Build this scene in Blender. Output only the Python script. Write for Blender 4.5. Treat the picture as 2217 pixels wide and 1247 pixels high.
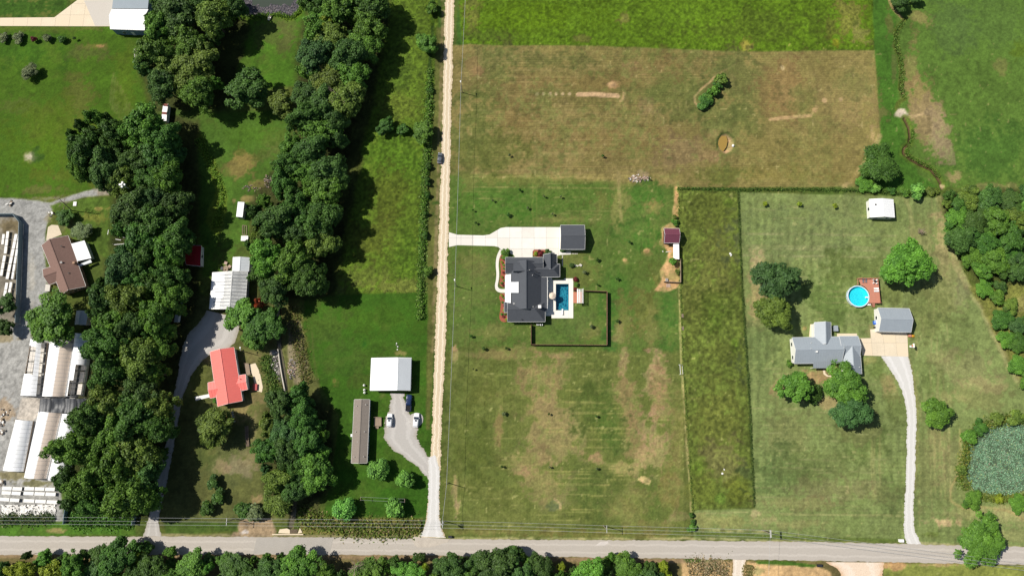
import bpy, math, random
import numpy as np
from mathutils import Vector
R_ = math.radians
S = bpy.context.scene
COL = S.collection
for o in list(bpy.data.objects): bpy.data.objects.remove(o)

# ------------------------------------------------------------------ camera, sky, sun, exposure
TILT, CAMH, FPX = R_(11.0), 245.0, 1478.0
cam = bpy.data.objects.new('camera', bpy.data.cameras.new('camera'))
cam.data.sensor_width = 36; cam.data.lens = 36*FPX/2217
cam.location = (0, 0, CAMH); cam.rotation_euler = (TILT, 0, 0)
cam.data.clip_end = 9000
COL.objects.link(cam); S.camera = cam
SUN_EL = R_(50)
SH = Vector((0.961, -0.277, 0)).normalized()          # heading of the shadows on the ground
w = bpy.data.worlds.new('World'); S.world = w; w.use_nodes = True
nt = w.node_tree
sky = nt.nodes.new('ShaderNodeTexSky'); sky.sky_type = 'NISHITA'; sky.sun_disc = False
sky.sun_elevation = SUN_EL
sky.sun_rotation = math.atan2(-SH.x, -SH.y)
nt.links.new(sky.outputs[0], nt.nodes['Background'].inputs[0])
nt.nodes['Background'].inputs[1].default_value = 0.068
sun = bpy.data.objects.new('sun', bpy.data.lights.new('sun', 'SUN'))
sun.data.energy = 4.9; sun.data.angle = R_(0.53); sun.data.color = (1.0, 0.955, 0.88)
d = SH*math.cos(SUN_EL) + Vector((0, 0, -math.sin(SUN_EL)))
sun.rotation_euler = d.to_track_quat('-Z', 'Y').to_euler(); sun.location = (-100, 40, 150)
COL.objects.link(sun)
S.view_settings.view_transform = 'Standard'; S.view_settings.look = 'None'
S.view_settings.exposure = 0.08; S.view_settings.gamma = 1.0
S.render.engine = 'CYCLES'

# ------------------------------------------------------------------ pixel <-> ground
ct, st = math.cos(TILT), math.sin(TILT)
def G(px, py, z=0.0):
    u, v = px-1108.5, 623.5-py
    k = (CAMH-z)/(FPX*ct - v*st)
    return (u*k, (v*ct+FPX*st)*k)
def P(px, py, z=0.0):
    x, y = G(px, py, z); return Vector((x, y, z))
def mpp(py): return CAMH/(FPX*ct-(623.5-py)*st)

# ------------------------------------------------------------------ numpy noise
rs = np.random.RandomState(7)
TAB = rs.rand(256, 256)
def vn(x, y, s=0):
    x = x+s*17.3; y = y+s*9.7
    xi = np.floor(x).astype(int); yi = np.floor(y).astype(int)
    fx = x-xi; fy = y-yi; fx = fx*fx*(3-2*fx); fy = fy*fy*(3-2*fy)
    a = TAB[xi % 256, yi % 256]; b = TAB[(xi+1) % 256, yi % 256]
    c = TAB[xi % 256, (yi+1) % 256]; e = TAB[(xi+1) % 256, (yi+1) % 256]
    return (a*(1-fx)+b*fx)*(1-fy)+(c*(1-fx)+e*fx)*fy
def fbm(x, y, s=0, o=4):
    t = 0; a = .5; n = 0
    for i in range(o):
        t = t+a*vn(x*2**i, y*2**i, s+i*5); n += a; a *= .55
    return t/n
def lin(c):
    c = np.asarray(c, float)/255.0
    return np.where(c <= .04045, c/12.92, ((c+.055)/1.055)**2.4)

# ------------------------------------------------------------------ materials
MATS = {}
def newmat(name):
    m = bpy.data.materials.new(name); m.use_nodes = True
    return m, m.node_tree.nodes, m.node_tree.links, m.node_tree.nodes['Principled BSDF']
def pm(name, rgb, rough=.75, var=.12, scale=.8, metal=0., bump=0., bscale=6., spec=.35, hue=None, emit=None):
    """procedural paint/stone/etc: sRGB colour broken up by two noises"""
    if name in MATS: return MATS[name]
    m, N, L, b = newmat(name)
    c = lin(rgb)
    tc = N.new('ShaderNodeTexCoord')
    n1 = N.new('ShaderNodeTexNoise'); n1.inputs['Scale'].default_value = scale; n1.inputs['Detail'].default_value = 6
    n2 = N.new('ShaderNodeTexNoise'); n2.inputs['Scale'].default_value = scale*7; n2.inputs['Detail'].default_value = 3
    L.new(tc.outputs['Object'], n1.inputs['Vector']); L.new(tc.outputs['Object'], n2.inputs['Vector'])
    ad = N.new('ShaderNodeMath'); ad.operation = 'ADD'
    L.new(n1.outputs[0], ad.inputs[0]); L.new(n2.outputs[0], ad.inputs[1])
    mr = N.new('ShaderNodeMapRange'); mr.inputs[1].default_value = .65; mr.inputs[2].default_value = 1.35
    L.new(ad.outputs[0], mr.inputs[0])
    mx = N.new('ShaderNodeMix'); mx.data_type = 'RGBA'
    c2 = lin(hue) if hue else c
    mx.inputs[6].default_value = (*(c*(1-var)), 1); mx.inputs[7].default_value = (*np.minimum(c2*(1+var), .95), 1)
    L.new(mr.outputs[0], mx.inputs[0]); L.new(mx.outputs[2], b.inputs['Base Color'])
    b.inputs['Roughness'].default_value = rough; b.inputs['Metallic'].default_value = metal
    b.inputs['Specular IOR Level'].default_value = spec
    if bump:
        n3 = N.new('ShaderNodeTexNoise'); n3.inputs['Scale'].default_value = bscale; n3.inputs['Detail'].default_value = 5
        L.new(tc.outputs['Object'], n3.inputs['Vector'])
        bp = N.new('ShaderNodeBump'); bp.inputs['Strength'].default_value = bump; bp.inputs['Distance'].default_value = .1
        L.new(n3.outputs[0], bp.inputs['Height']); L.new(bp.outputs[0], b.inputs['Normal'])
    MATS[name] = m; return m
def glass(name='window_glass', rgb=(40, 52, 62)):
    if name in MATS: return MATS[name]
    m, N, L, b = newmat(name)
    b.inputs['Base Color'].default_value = (*lin(rgb), 1); b.inputs['Roughness'].default_value = .06
    b.inputs['Specular IOR Level'].default_value = .8
    MATS[name] = m; return m
def water(name, tint, fres=.05, wave=2.2, bump=.25):
    """clear tinted water sheet over a real bed"""
    if name in MATS: return MATS[name]
    m, N, L, b = newmat(name); out = N['Material Output']; N.remove(b)
    tr = N.new('ShaderNodeBsdfTransparent'); tr.inputs[0].default_value = (*lin(tint), 1)
    gl = N.new('ShaderNodeBsdfGlossy'); gl.inputs['Roughness'].default_value = .06
    tc = N.new('ShaderNodeTexCoord'); n = N.new('ShaderNodeTexNoise'); n.inputs['Scale'].default_value = wave; n.inputs['Detail'].default_value = 3
    L.new(tc.outputs['Object'], n.inputs['Vector'])
    bp = N.new('ShaderNodeBump'); bp.inputs['Strength'].default_value = bump; bp.inputs['Distance'].default_value = .1
    L.new(n.outputs[0], bp.inputs['Height']); L.new(bp.outputs[0], gl.inputs['Normal'])
    mx = N.new('ShaderNodeMixShader'); mx.inputs[0].default_value = fres
    L.new(tr.outputs[0], mx.inputs[1]); L.new(gl.outputs[0], mx.inputs[2]); L.new(mx.outputs[0], out.inputs[0])
    MATS[name] = m; return m

# ------------------------------------------------------------------ object helpers
ORG = {}
def tag(o, label=None, cat=None, group=None, kind=None):
    if label: o['label'] = label
    if cat: o['category'] = cat
    if group: o['group'] = group
    if kind: o['kind'] = kind
    return o
def thing(name, label, cat, loc=(0, 0, 0), group=None, rz=0):
    o = bpy.data.objects.new(name, None); o.empty_display_size = .3
    o.location = loc; o.rotation_euler = (0, 0, rz); COL.objects.link(o)
    ORG[o] = Vector(loc) if not rz else Vector((0, 0, 0))
    return tag(o, label, cat, group)
def link(name, me, mat=None, parent=None, loc=None):
    o = bpy.data.objects.new(name, me); COL.objects.link(o)
    if mat is not None and len(me.materials) == 0: me.materials.append(mat)
    if parent is not None: o.parent = parent; ORG[o] = ORG.get(parent, Vector((0, 0, 0)))
    else: ORG[o] = Vector((0, 0, 0))
    if loc is not None: o.location = loc
    return o
class MB:
    def __init__(s): s.v = []; s.f = []
    def add(s, vs, fs):
        n = len(s.v); s.v += [tuple(p) for p in vs]; s.f += [tuple(i+n for i in f) for f in fs]; return s
    def hexa(s, b, t):                       # bottom quad, top quad (ccw from above)
        return s.add(list(b)+list(t), [(3, 2, 1, 0), (4, 5, 6, 7), (0, 1, 5, 4), (1, 2, 6, 5), (2, 3, 7, 6), (3, 0, 4, 7)])
    def box(s, c, sz, rz=0):
        x, y, z = c; a, b, h = sz[0]/2, sz[1]/2, sz[2]/2; C_, S_ = math.cos(rz), math.sin(rz)
        q = [(x+p*C_-r*S_, y+p*S_+r*C_) for p, r in ((-a, -b), (a, -b), (a, b), (-a, b))]
        return s.hexa([(i, j, z-h) for i, j in q], [(i, j, z+h) for i, j in q])
    def bar(s, p, q, wd, h):                 # horizontal-ish beam from p to q
        p, q = Vector(p), Vector(q); d = (q-p); d2 = Vector((d.x, d.y, 0))
        n = Vector((-d2.y, d2.x, 0)); n = n.normalized()*wd/2 if n.length > 1e-6 else Vector((wd/2, 0, 0))
        up = Vector((0, 0, h/2))
        return s.hexa([p-n-up, q-n-up, q+n-up, p+n-up], [p-n+up, q-n+up, q+n+up, p+n+up])
    def prism(s, poly, z0, z1):
        a = sum(poly[i-1][0]*poly[i][1]-poly[i][0]*poly[i-1][1] for i in range(len(poly)))
        if a < 0: poly = poly[::-1]
        n = len(poly)
        return s.add([(x, y, z0) for x, y in poly]+[(x, y, z1) for x, y in poly],
                     [tuple(range(n-1, -1, -1)), tuple(range(n, 2*n))]+[(i, (i+1) % n, n+(i+1) % n, n+i) for i in range(n)])
    def tube(s, pts, r, n=6, taper=None):
        pts = [Vector(p) for p in pts]; k = len(pts); vs = []
        for i, p in enumerate(pts):
            d = (pts[min(i+1, k-1)]-pts[max(i-1, 0)]).normalized()
            a = d.cross(Vector((0, 0, 1)));
            if a.length < 1e-3: a = d.cross(Vector((1, 0, 0)))
            a.normalize(); b = d.cross(a)
            rr = r if taper is None else r+(taper-r)*i/(k-1)
            vs += [p+(a*math.cos(t)+b*math.sin(t))*rr for t in [2*math.pi*j/n for j in range(n)]]
        fs = [(i*n+j, i*n+(j+1) % n, (i+1)*n+(j+1) % n, (i+1)*n+j) for i in range(k-1) for j in range(n)]
        fs += [tuple(range(n-1, -1, -1)), tuple((k-1)*n+j for j in range(n))]
        return s.add(vs, fs)
    def cyl(s, c, r, z0, z1, n=12, r2=None):
        r2 = r if r2 is None else r2; x, y = c[0], c[1]
        A = [2*math.pi*i/n for i in range(n)]
        return s.add([(x+r*math.cos(a), y+r*math.sin(a), z0) for a in A]+[(x+r2*math.cos(a), y+r2*math.sin(a), z1) for a in A],
                     [tuple(range(n-1, -1, -1)), tuple(range(n, 2*n))]+[(i, (i+1) % n, n+(i+1) % n, n+i) for i in range(n)])
    def build(s, name, mat, parent=None, smooth=False):
        off = ORG.get(parent, Vector((0, 0, 0))) if parent is not None else Vector((0, 0, 0))
        me = bpy.data.meshes.new(name)
        me.from_pydata([(x-off.x, y-off.y, z-off.z) for x, y, z in s.v], [], s.f); me.update()
        if smooth: me.polygons.foreach_set('use_smooth', [True]*len(me.polygons))
        return link(name, me, mat, parent)
def npmesh(name, V, F, attrs=None, mat=None, smooth=False):
    me = bpy.data.meshes.new(name); V = np.asarray(V, np.float32); F = np.asarray(F, np.int32); k = F.shape[1]
    me.vertices.add(len(V)); me.vertices.foreach_set('co', V.ravel())
    me.loops.add(F.size); me.loops.foreach_set('vertex_index', F.ravel())
    me.polygons.add(len(F)); me.polygons.foreach_set('loop_start', np.arange(0, F.size, k, dtype=np.int32))
    if smooth: me.polygons.foreach_set('use_smooth', np.ones(len(F), bool))
    me.update(calc_edges=True)
    for nme, arr in (attrs or {}).items():
        arr = np.asarray(arr, np.float32)
        if arr.ndim == 2:
            a = me.attributes.new(nme, 'FLOAT_COLOR', 'POINT')
            a.data.foreach_set('color', np.hstack([arr, np.ones((len(arr), 1), np.float32)]).ravel())
        else:
            a = me.attributes.new(nme, 'FLOAT', 'POINT'); a.data.foreach_set('value', arr)
    if mat: me.materials.append(mat)
    return me
# ------------------------------------------------------------------ the ground: one sheet, fine where the photo looks
fx = np.arange(-214, 214.1, .45); fy = np.arange(-60, 174, .45)
far = np.array([16, 40, 90, 200, 450, 1000, 2500])
gx = np.concatenate([fx[0]-far[::-1], fx, fx[-1]+far]); gy = np.concatenate([fy[0]-far[::-1], fy, fy[-1]+far])
GX, GY = np.meshgrid(gx, gy); X = GX.ravel(); Y = GY.ravel()
dep = np.maximum(Y*st+CAMH*ct, 5)
PX = 1108.5+FPX*X/dep; PY = 623.5-FPX*(Y*ct-CAMH*st)/dep
n_s = fbm(X/2.2, Y/2.2, 1); n_m = fbm(X/7, Y/7, 2); n_l = fbm(X/24, Y/24, 3); n_xl = fbm(X/60, Y/60, 11); n_f = vn(X/.8, Y/.8, 4)
wx = (fbm(X/4, Y/4, 21)-.5)*2; wy = (fbm(X/4, Y/4, 31)-.5)*2
C = np.zeros((len(X), 3)); ROUGH = np.zeros(len(X)); DROP = np.zeros(len(X))
def sstep(a, b, x):
    t = np.clip((x-a)/(b-a), 0, 1); return t*t*(3-2*t)
def sdf(x, y, poly):
    d = np.full(len(x), 1e9); ins = np.zeros(len(x), bool); n = len(poly)
    for i in range(n):
        ax, ay = poly[i-1]; bx, by = poly[i]; ex, ey = bx-ax, by-ay
        t = np.clip(((x-ax)*ex+(y-ay)*ey)/(ex*ex+ey*ey+1e-9), 0, 1)
        d = np.minimum(d, (x-ax-t*ex)**2+(y-ay-t*ey)**2)
        if ay != by:
            c = ((ay > y) != (by > y)) & (x < ex*(y-ay)/(by-ay)+ax); ins ^= c
    return np.where(ins, -np.sqrt(d), np.sqrt(d))
def sub(x0, x1, y0, y1): return np.nonzero((PX > x0) & (PX < x1) & (PY > y0) & (PY < y1))[0]
def mixc(i, m, col, jit=.0):
    c = np.asarray(col, float)[None, :]
    if jit: c = c*(1+jit*(n_m[i]-.5)[:, None]*2)
    C[i] = C[i]*(1-m[:, None])+c*m[:, None]
def zone(poly, col, feather=5, warp=3, a=1., jit=.15, rough=None):
    xs = [p[0] for p in poly]; ys = [p[1] for p in poly]; e = feather+warp*2+4
    i = sub(min(xs)-e, max(xs)+e, min(ys)-e, max(ys)+e)
    d = sdf(PX[i]+wx[i]*warp, PY[i]+wy[i]*warp, poly)
    m = a*sstep(feather/2, -feather/2, d); mixc(i, m, col, jit)
    if rough is not None: ROUGH[i] = ROUGH[i]*(1-m)+rough*m
def blob(cx, cy, rx, ry, col, a=.8, rot=0, patch=.9, jit=.1, hard=.32):
    e = max(rx, ry)*1.7
    i = sub(cx-e, cx+e, cy-e, cy+e); r = R_(rot)
    dx = PX[i]-cx; dy = PY[i]-cy
    q = np.hypot((dx*math.cos(r)+dy*math.sin(r))/rx, (-dx*math.sin(r)+dy*math.cos(r))/ry)
    m = sstep(1+hard, 1-hard, q+(n_m[i]-.5)*patch*2.2+(n_s[i]-.5)*patch*1.9+(n_f[i]-.5)*patch*.8)
    mixc(i, a*m, col, jit)
def line(pts, wd, col, a=.8, feather=2, warp=2, brk=.0, drop=0):
    xs = [p[0] for p in pts]; ys = [p[1] for p in pts]; e = wd+feather+warp*2+3
    i = sub(min(xs)-e, max(xs)+e, min(ys)-e, max(ys)+e)
    x = PX[i]+wx[i]*warp; y = PY[i]+wy[i]*warp; dd = np.full(len(i), 1e9)
    for (ax, ay), (bx, by) in zip(pts[:-1], pts[1:]):
        ex, ey = bx-ax, by-ay; t = np.clip(((x-ax)*ex+(y-ay)*ey)/(ex*ex+ey*ey+1e-9), 0, 1)
        dd = np.minimum(dd, (x-ax-t*ex)**2+(y-ay-t*ey)**2)
    m = sstep(wd/2+feather, wd/2-.3, np.sqrt(dd))
    if brk: m = m*sstep(brk-.12, brk+.12, n_s[i]*.5+n_m[i]*.5+.0)
    mixc(i, a*m, col)
    if drop: DROP[i] = np.maximum(DROP[i], drop*m)

# base: pasture everywhere
C[:] = np.array([80, 108, 42])[None, :]*(1+.35*(n_l-.5))[:, None]
C += ((n_xl-.5)*60)[:, None]*np.array([1, .3, .3])[None, :]
far_ = (np.abs(X) > 216) | (Y < -62) | (Y > 176); ROUGH[:] = .25
# top-left lawn
zone([(-60, 56), (330, 56), (330, 250), (240, 420), (0, 430), (-60, 430)], (66, 104, 24), 8, 4, rough=.0)
for b in ((60, 110, 90, 40, (60, 108, 26), .6), (175, 215, 28, 55, (112, 104, 56), .45), (205, 102, 32, 7, (128, 106, 62), .5), (190, 115, 40, 18, (88, 96, 50), .5),
          (40, 230, 45, 18, (100, 110, 55), .4), (120, 320, 110, 70, (86, 124, 24), .55), (270, 180, 25, 60, (90, 120, 28), .5), (110, 260, 60, 45, (84, 116, 28), .5),
          (50, 60, 80, 8, (92, 112, 42), .5), (185, 62, 35, 8, (124, 118, 70), .45), (125, 385, 60, 20, (92, 112, 34), .5), (90, 410, 60, 12, (120, 116, 70), .5),
          (30, 20, 120, 18, (52, 104, 26), .7)): blob(*b[:4], b[4], b[5])
blob(63, 339, 13, 12, (176, 166, 142), .95, patch=.5); blob(78, 336, 14, 16, (52, 92, 34), .6)
blob(117, 388, 8, 5, (92, 70, 44), .8); blob(215, 100, 9, 3, (168, 128, 88), .8)
for k in range(9): line([(246+k*5, 160+k*9), (238+k*5, 230+k*6)], 2, (128, 128, 84), .35, 3, 3, .45)
# meadow strips between the belts
zone([(488, 40), (560, 20), (668, 0), (668, 100), (640, 190), (500, 190), (480, 80)], (70, 116, 30), 8, 5, rough=.05)
blob(590, 75, 40, 35, (92, 104, 52), .55); blob(625, 60, 25, 30, (104, 112, 60), .5); blob(510, 85, 30, 35, (74, 132, 26), .6)
line([(494, 50), (520, 38), (560, 37), (600, 31), (632, 40), (650, 25), (655, 0)], 9, (104, 140, 36), .8, 4, 4); line([(505, 55), (525, 40)], 7, (150, 136, 84), .6, 4)
zone([(430, 245), (640, 240), (640, 400), (540, 480), (540, 600), (440, 600), (430, 480)], (72, 112, 36), 8, 5, rough=.05)
for b in ((520, 360, 20, 30, (150, 124, 74), .8, 30), (505, 372, 28, 18, (120, 112, 62), .6), (600, 310, 40, 35, (104, 112, 58), .5), (560, 290, 60, 30, (78, 124, 32), .5),
          (525, 600, 60, 60, (88, 104, 46), .6), (560, 400, 20, 8, (140, 118, 72), .7), (545, 432, 25, 6, (160, 136, 88), .8), (580, 420, 14, 18, (128, 106, 70), .7)): blob(*b[:4], b[4], b[5], *(b[6:7]))
line([(430, 300), (455, 350), (478, 410), (485, 430), (470, 500), (455, 480), (478, 420)], 13, (108, 138, 40), .8, 6, 6); line([(505, 560), (508, 620)], 3, (150, 140, 100), .4)
# rough meadow beside the gravel road
ME = (86, 118, 34)
zone([(735, 330), (800, 200), (830, 60), (840, -30), (952, -30), (945, 80), (936, 300), (924, 380), (912, 640), (690, 650), (690, 560)], ME, 6, 5, rough=1., jit=.15)
for b in ((850, 340, 70, 60, (82, 130, 30), .6), (840, 420, 40, 50, (92, 110, 36), .6), (800, 520, 60, 45, (98, 114, 40), .6), (880, 560, 30, 60, (78, 122, 30), .5), (850, 620, 90, 16, (128, 142, 66), .6),
          (870, 120, 40, 60, (92, 128, 40), .6), (860, 230, 50, 30, (112, 138, 48), .6), (860, 170, 30, 25, (80, 116, 36), .5), (790, 600, 60, 25, (108, 128, 54), .5)): blob(*b[:4], b[4], b[5])
zone([(655, 640), (900, 634), (940, 640), (935, 1000), (928, 1118), (700, 1118), (720, 1020), (735, 900), (690, 830), (655, 760)], (58, 102, 26), 4, 2, rough=.0)
for b in ((800, 690, 120, 30, (74, 116, 30), .5), (710, 700, 40, 60, (84, 112, 44), .45), (735, 770, 50, 40, (66, 104, 34), .5), (725, 825, 8, 8, (124, 112, 60), .6), (830, 745, 60, 20, (70, 112, 32), .5),
          (860, 1060, 70, 50, (54, 104, 24), .7), (770, 1060, 50, 30, (66, 104, 30), .5), (790, 745, 8, 10, (36, 92, 28), .6), (870, 765, 14, 5, (150, 134, 84), .8), (825, 830, 60, 14, (84, 110, 40), .5), (828, 855, 10, 12, (110, 116, 66), .5)): blob(*b[:4], b[4], b[5])
line([(657, 650), (655, 730), (670, 790), (672, 830)], 3, (100, 112, 54), .6); line([(676, 720), (680, 780), (690, 830)], 2, (90, 104, 50), .5)
# verge left and right of the gravel road
zone([(945, 60), (962, 60), (960, 140), (955, 300), (948, 500), (943, 640), (938, 800), (930, 930), (922, 930), (926, 700), (926, 400), (936, 300)], (92, 98, 48), 5, 2, rough=.1)
line([(960, 0), (957, 140), (952, 300), (946, 480), (941, 640), (938, 760)], 5, (140, 122, 88), .75, 4, 2, .42)
line([(987, 0), (982, 140), (978, 300), (974, 480), (971, 640), (967, 760), (960, 900), (956, 1000), (952, 1120)], 5, (86, 108, 44), .8, 3)
line([(940, 0), (936, 40), (934, 90), (931, 160), (927, 300)], 4, (42, 70, 24), .8, 3, 3)
# top-right meadow
zone([(990, -60), (1890, -60), (1895, 108), (1620, 112), (1300, 100), (1000, 97)], (86, 124, 26), 3, 2, rough=.8, jit=.14)
for b in ((1150, 40, 130, 30, (96, 138, 20), .6), (1480, 30, 60, 30, (98, 142, 32), .5), (1020, 30, 22, 40, (124, 124, 66), .6), (1050, 80, 60, 14, (82, 108, 38), .5), (1600, 60, 120, 30, (90, 118, 36), .5),
          (1350, 40, 12, 14, (132, 120, 72), .7), (1260, 85, 16, 8, (120, 112, 66), .6), (1615, 98, 12, 14, (170, 144, 74), .7), (1830, 50, 32, 45, (146, 130, 74), .65), (1860, 75, 22, 22, (150, 140, 84), .6), (1810, 90, 10, 14, (150, 140, 40), .6), (1780, 60, 60, 30, (84, 116, 30), .5)): blob(*b[:4], b[4], b[5])
# right-hand strip, ditch and pasture
zone([(1885, -60), (2300, -60), (2300, 420), (2120, 410), (2040, 404), (1930, 420), (1860, 410), (1905, 300), (1895, 110)], (84, 122, 46), 3, 2, rough=.12, jit=.12)
zone([(1888, -60), (1935, -60), (1942, 120), (1946, 250), (1960, 300), (1990, 380), (2030, 405), (1900, 415), (1908, 300), (1893, 110)], (68, 116, 36), 6, 3, rough=.05)
for b in ((2110, 120, 80, 60, (84, 122, 46), .5), (2150, 60, 80, 50, (90, 128, 58), .4), (2060, 60, 40, 60, (86, 120, 60), .45), (2170, 150, 14, 26, (134, 130, 76), .5, -25), (2140, 330, 80, 60, (66, 116, 40), .5), (2205, 110, 16, 20, (92, 126, 30), .6),
          (1975, 150, 14, 60, (136, 124, 76), .75, 8), (1990, 215, 26, 50, (150, 128, 84), .85, -10), (2010, 255, 34, 40, (158, 138, 96), .85, -30), (2030, 290, 30, 40, (160, 140, 104), .8), (2045, 315, 18, 35, (150, 132, 100), .7, -30), (2070, 385, 18, 14, (158, 136, 96), .8),
          (2000, 290, 14, 24, (140, 124, 80), .6), (1995, 40, 22, 12, (150, 130, 84), .7, 35), (1925, 45, 7, 30, (120, 112, 66), .5), (1935, 150, 4, 40, (112, 116, 66), .5), (2160, 405, 60, 8, (150, 138, 90), .6)): blob(*b[:4], b[4], b[5], *(b[6:7]))
line([(1925, 0), (1935, 20), (1950, 38), (1955, 45)], 4, (168, 140, 96), .9, 2, 3)
line([(1955, 45), (1940, 65), (1940, 100), (1950, 130), (1953, 160), (1950, 190), (1958, 215), (1945, 225), (1940, 235)], 7, (92, 112, 42), .9, 4, 4)
line([(1955, 45), (1941, 65), (1940, 100), (1951, 130), (1953, 160), (1950, 190), (1956, 210)], 2.2, (48, 62, 28), .9, 2, 5, .38, drop=.5)
line([(1954, 135), (1954, 160), (1950, 185), (1958, 205)], 2.5, (190, 160, 112), .9, 2, 3, .5)
blob(1952, 245, 13, 11, (206, 190, 166), 1, patch=.35, hard=.2); line([(1960, 255), (1985, 252), (2005, 244)], 4, (196, 170, 124), .8, 3, 3, .4)
line([(1958, 258), (1967, 275), (1971, 295), (1968, 312), (1958, 322), (1957, 332), (1972, 345), (1995, 358), (2015, 366), (2028, 382), (2036, 395), (2040, 408)], 13, (92, 124, 40), .7, 5, 3)
line([(1958, 258), (1967, 275), (1971, 295), (1968, 312), (1958, 322), (1957, 332), (1972, 345), (1995, 358), (2015, 366), (2028, 382), (2036, 395), (2040, 408)], 4, (86, 66, 48), .95, 2, 2, drop=.7)
blob(2040, 403, 7, 6, (190, 168, 130), .9)
# big mown brown field
BF = (124, 114, 66)
zone([(978, 97), (1300, 101), (1620, 113), (1893, 110), (1897, 170), (1906, 292), (1870, 340), (1850, 405), (1465, 408), (1330, 404), (975, 380)], BF, 3, 2, rough=.06, jit=.12)
for b in ((1060, 170, 60, 60, (98, 104, 54), .7), (1030, 260, 50, 60, (94, 108, 50), .7), (1180, 130, 90, 20, (96, 104, 54), .5), (1120, 250, 60, 30, (132, 110, 66), .5), (1250, 210, 120, 40, (112, 106, 58), .5), (1300, 300, 180, 30, (134, 114, 68), .55), (1470, 210, 80, 40, (98, 108, 54), .65),
          (1430, 130, 60, 20, (112, 106, 56), .5), (1420, 150, 40, 22, (138, 114, 72), .5), (1400, 230, 20, 16, (146, 122, 84), .6, 45), (1330, 185, 10, 7, (190, 152, 106), .95), (1370, 140, 22, 8, (156, 128, 86), .7), (1395, 162, 12, 4, (168, 138, 96), .6), (1600, 180, 60, 60, (98, 106, 56), .6), (1590, 260, 60, 40, (96, 108, 54), .5),
          (1470, 330, 40, 36, (132, 112, 78), .7), (1540, 340, 20, 10, (150, 122, 86), .6), (1551, 337, 9, 10, (170, 138, 98), .8), (1548, 290, 9, 8, (160, 134, 90), .7), (1700, 200, 50, 60, (140, 112, 72), .6), (1810, 240, 50, 60, (136, 122, 74), .7), (1860, 220, 40, 50, (150, 130, 84), .55), (1850, 180, 40, 40, (112, 114, 62), .5),
          (1800, 150, 30, 30, (126, 114, 66), .5), (1890, 290, 12, 20, (176, 150, 104), .7), (1660, 380, 150, 20, (128, 118, 62), .6), (1570, 380, 60, 16, (96, 110, 48), .5), (1700, 330, 120, 40, (122, 114, 62), .4), (1800, 330, 40, 40, (134, 120, 70), .5), (1740, 215, 20, 30, (100, 108, 54), .5), (1060, 330, 90, 40, (98, 110, 50), .6),
          (1786, 218, 5, 4, (196, 164, 120), .9), (1764, 238, 8, 7, (182, 148, 104), .9), (1820, 215, 6, 5, (176, 150, 110), .8), (1695, 148, 4, 4, (186, 166, 120), .8), (1200, 180, 200, 14, (136, 112, 68), .4), (1130, 190, 60, 30, (126, 108, 66), .5), (1024, 150, 14, 20, (140, 112, 74), .6), (1032, 155, 10, 8, (150, 118, 80), .6)): blob(*b[:4], b[4], b[5], *(b[6:7]))
ii = sub(975, 1910, 97, 410)
mow = .5+.5*np.sin(PY[ii]*2*math.pi/5.2+(n_l[ii])*5); mf = sstep(110, 118, PY[ii])*sstep(1900, 1850, PX[ii])
C[ii] *= (1-.10*mf*mow*(n_m[ii] > .35))[:, None]
for y in (149, 166, 209, 216, 228, 243, 262, 287, 301, 318, 331, 346, 360, 372): line([(1030+(y*37) % 160, y), (1330+(y*53) % 200, y+3)], 1.6, (152, 130, 84), .42, 1.5, 1, .46)
line([(1252, 205), (1275, 205), (1305, 206), (1338, 209)], 8, (196, 164, 124), 1, 2, 2); line([(1352, 203), (1350, 214), (1344, 219)], 5, (190, 158, 112), .95, 2, 2)
blob(1325, 184, 8, 6, (192, 156, 112), 1, patch=.4)
for x in (1163, 1177, 1191, 1204, 1218, 1233): blob(x, 204, 3.6, 3.6, (186, 164, 124), .95, patch=.3)
line([(1668, 259), (1700, 255), (1735, 253), (1755, 250)], 5, (176, 146, 104), .95, 2, 2, .3); line([(1755, 250), (1762, 238)], 3, (170, 142, 98), .7)
line([(1518, 240), (1504, 222), (1503, 210), (1520, 192), (1535, 180), (1546, 168)], 3, (178, 150, 106), .9, 2, 1); line([(1548, 166), (1592, 140)], 2, (160, 138, 92), .5, 2)
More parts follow.
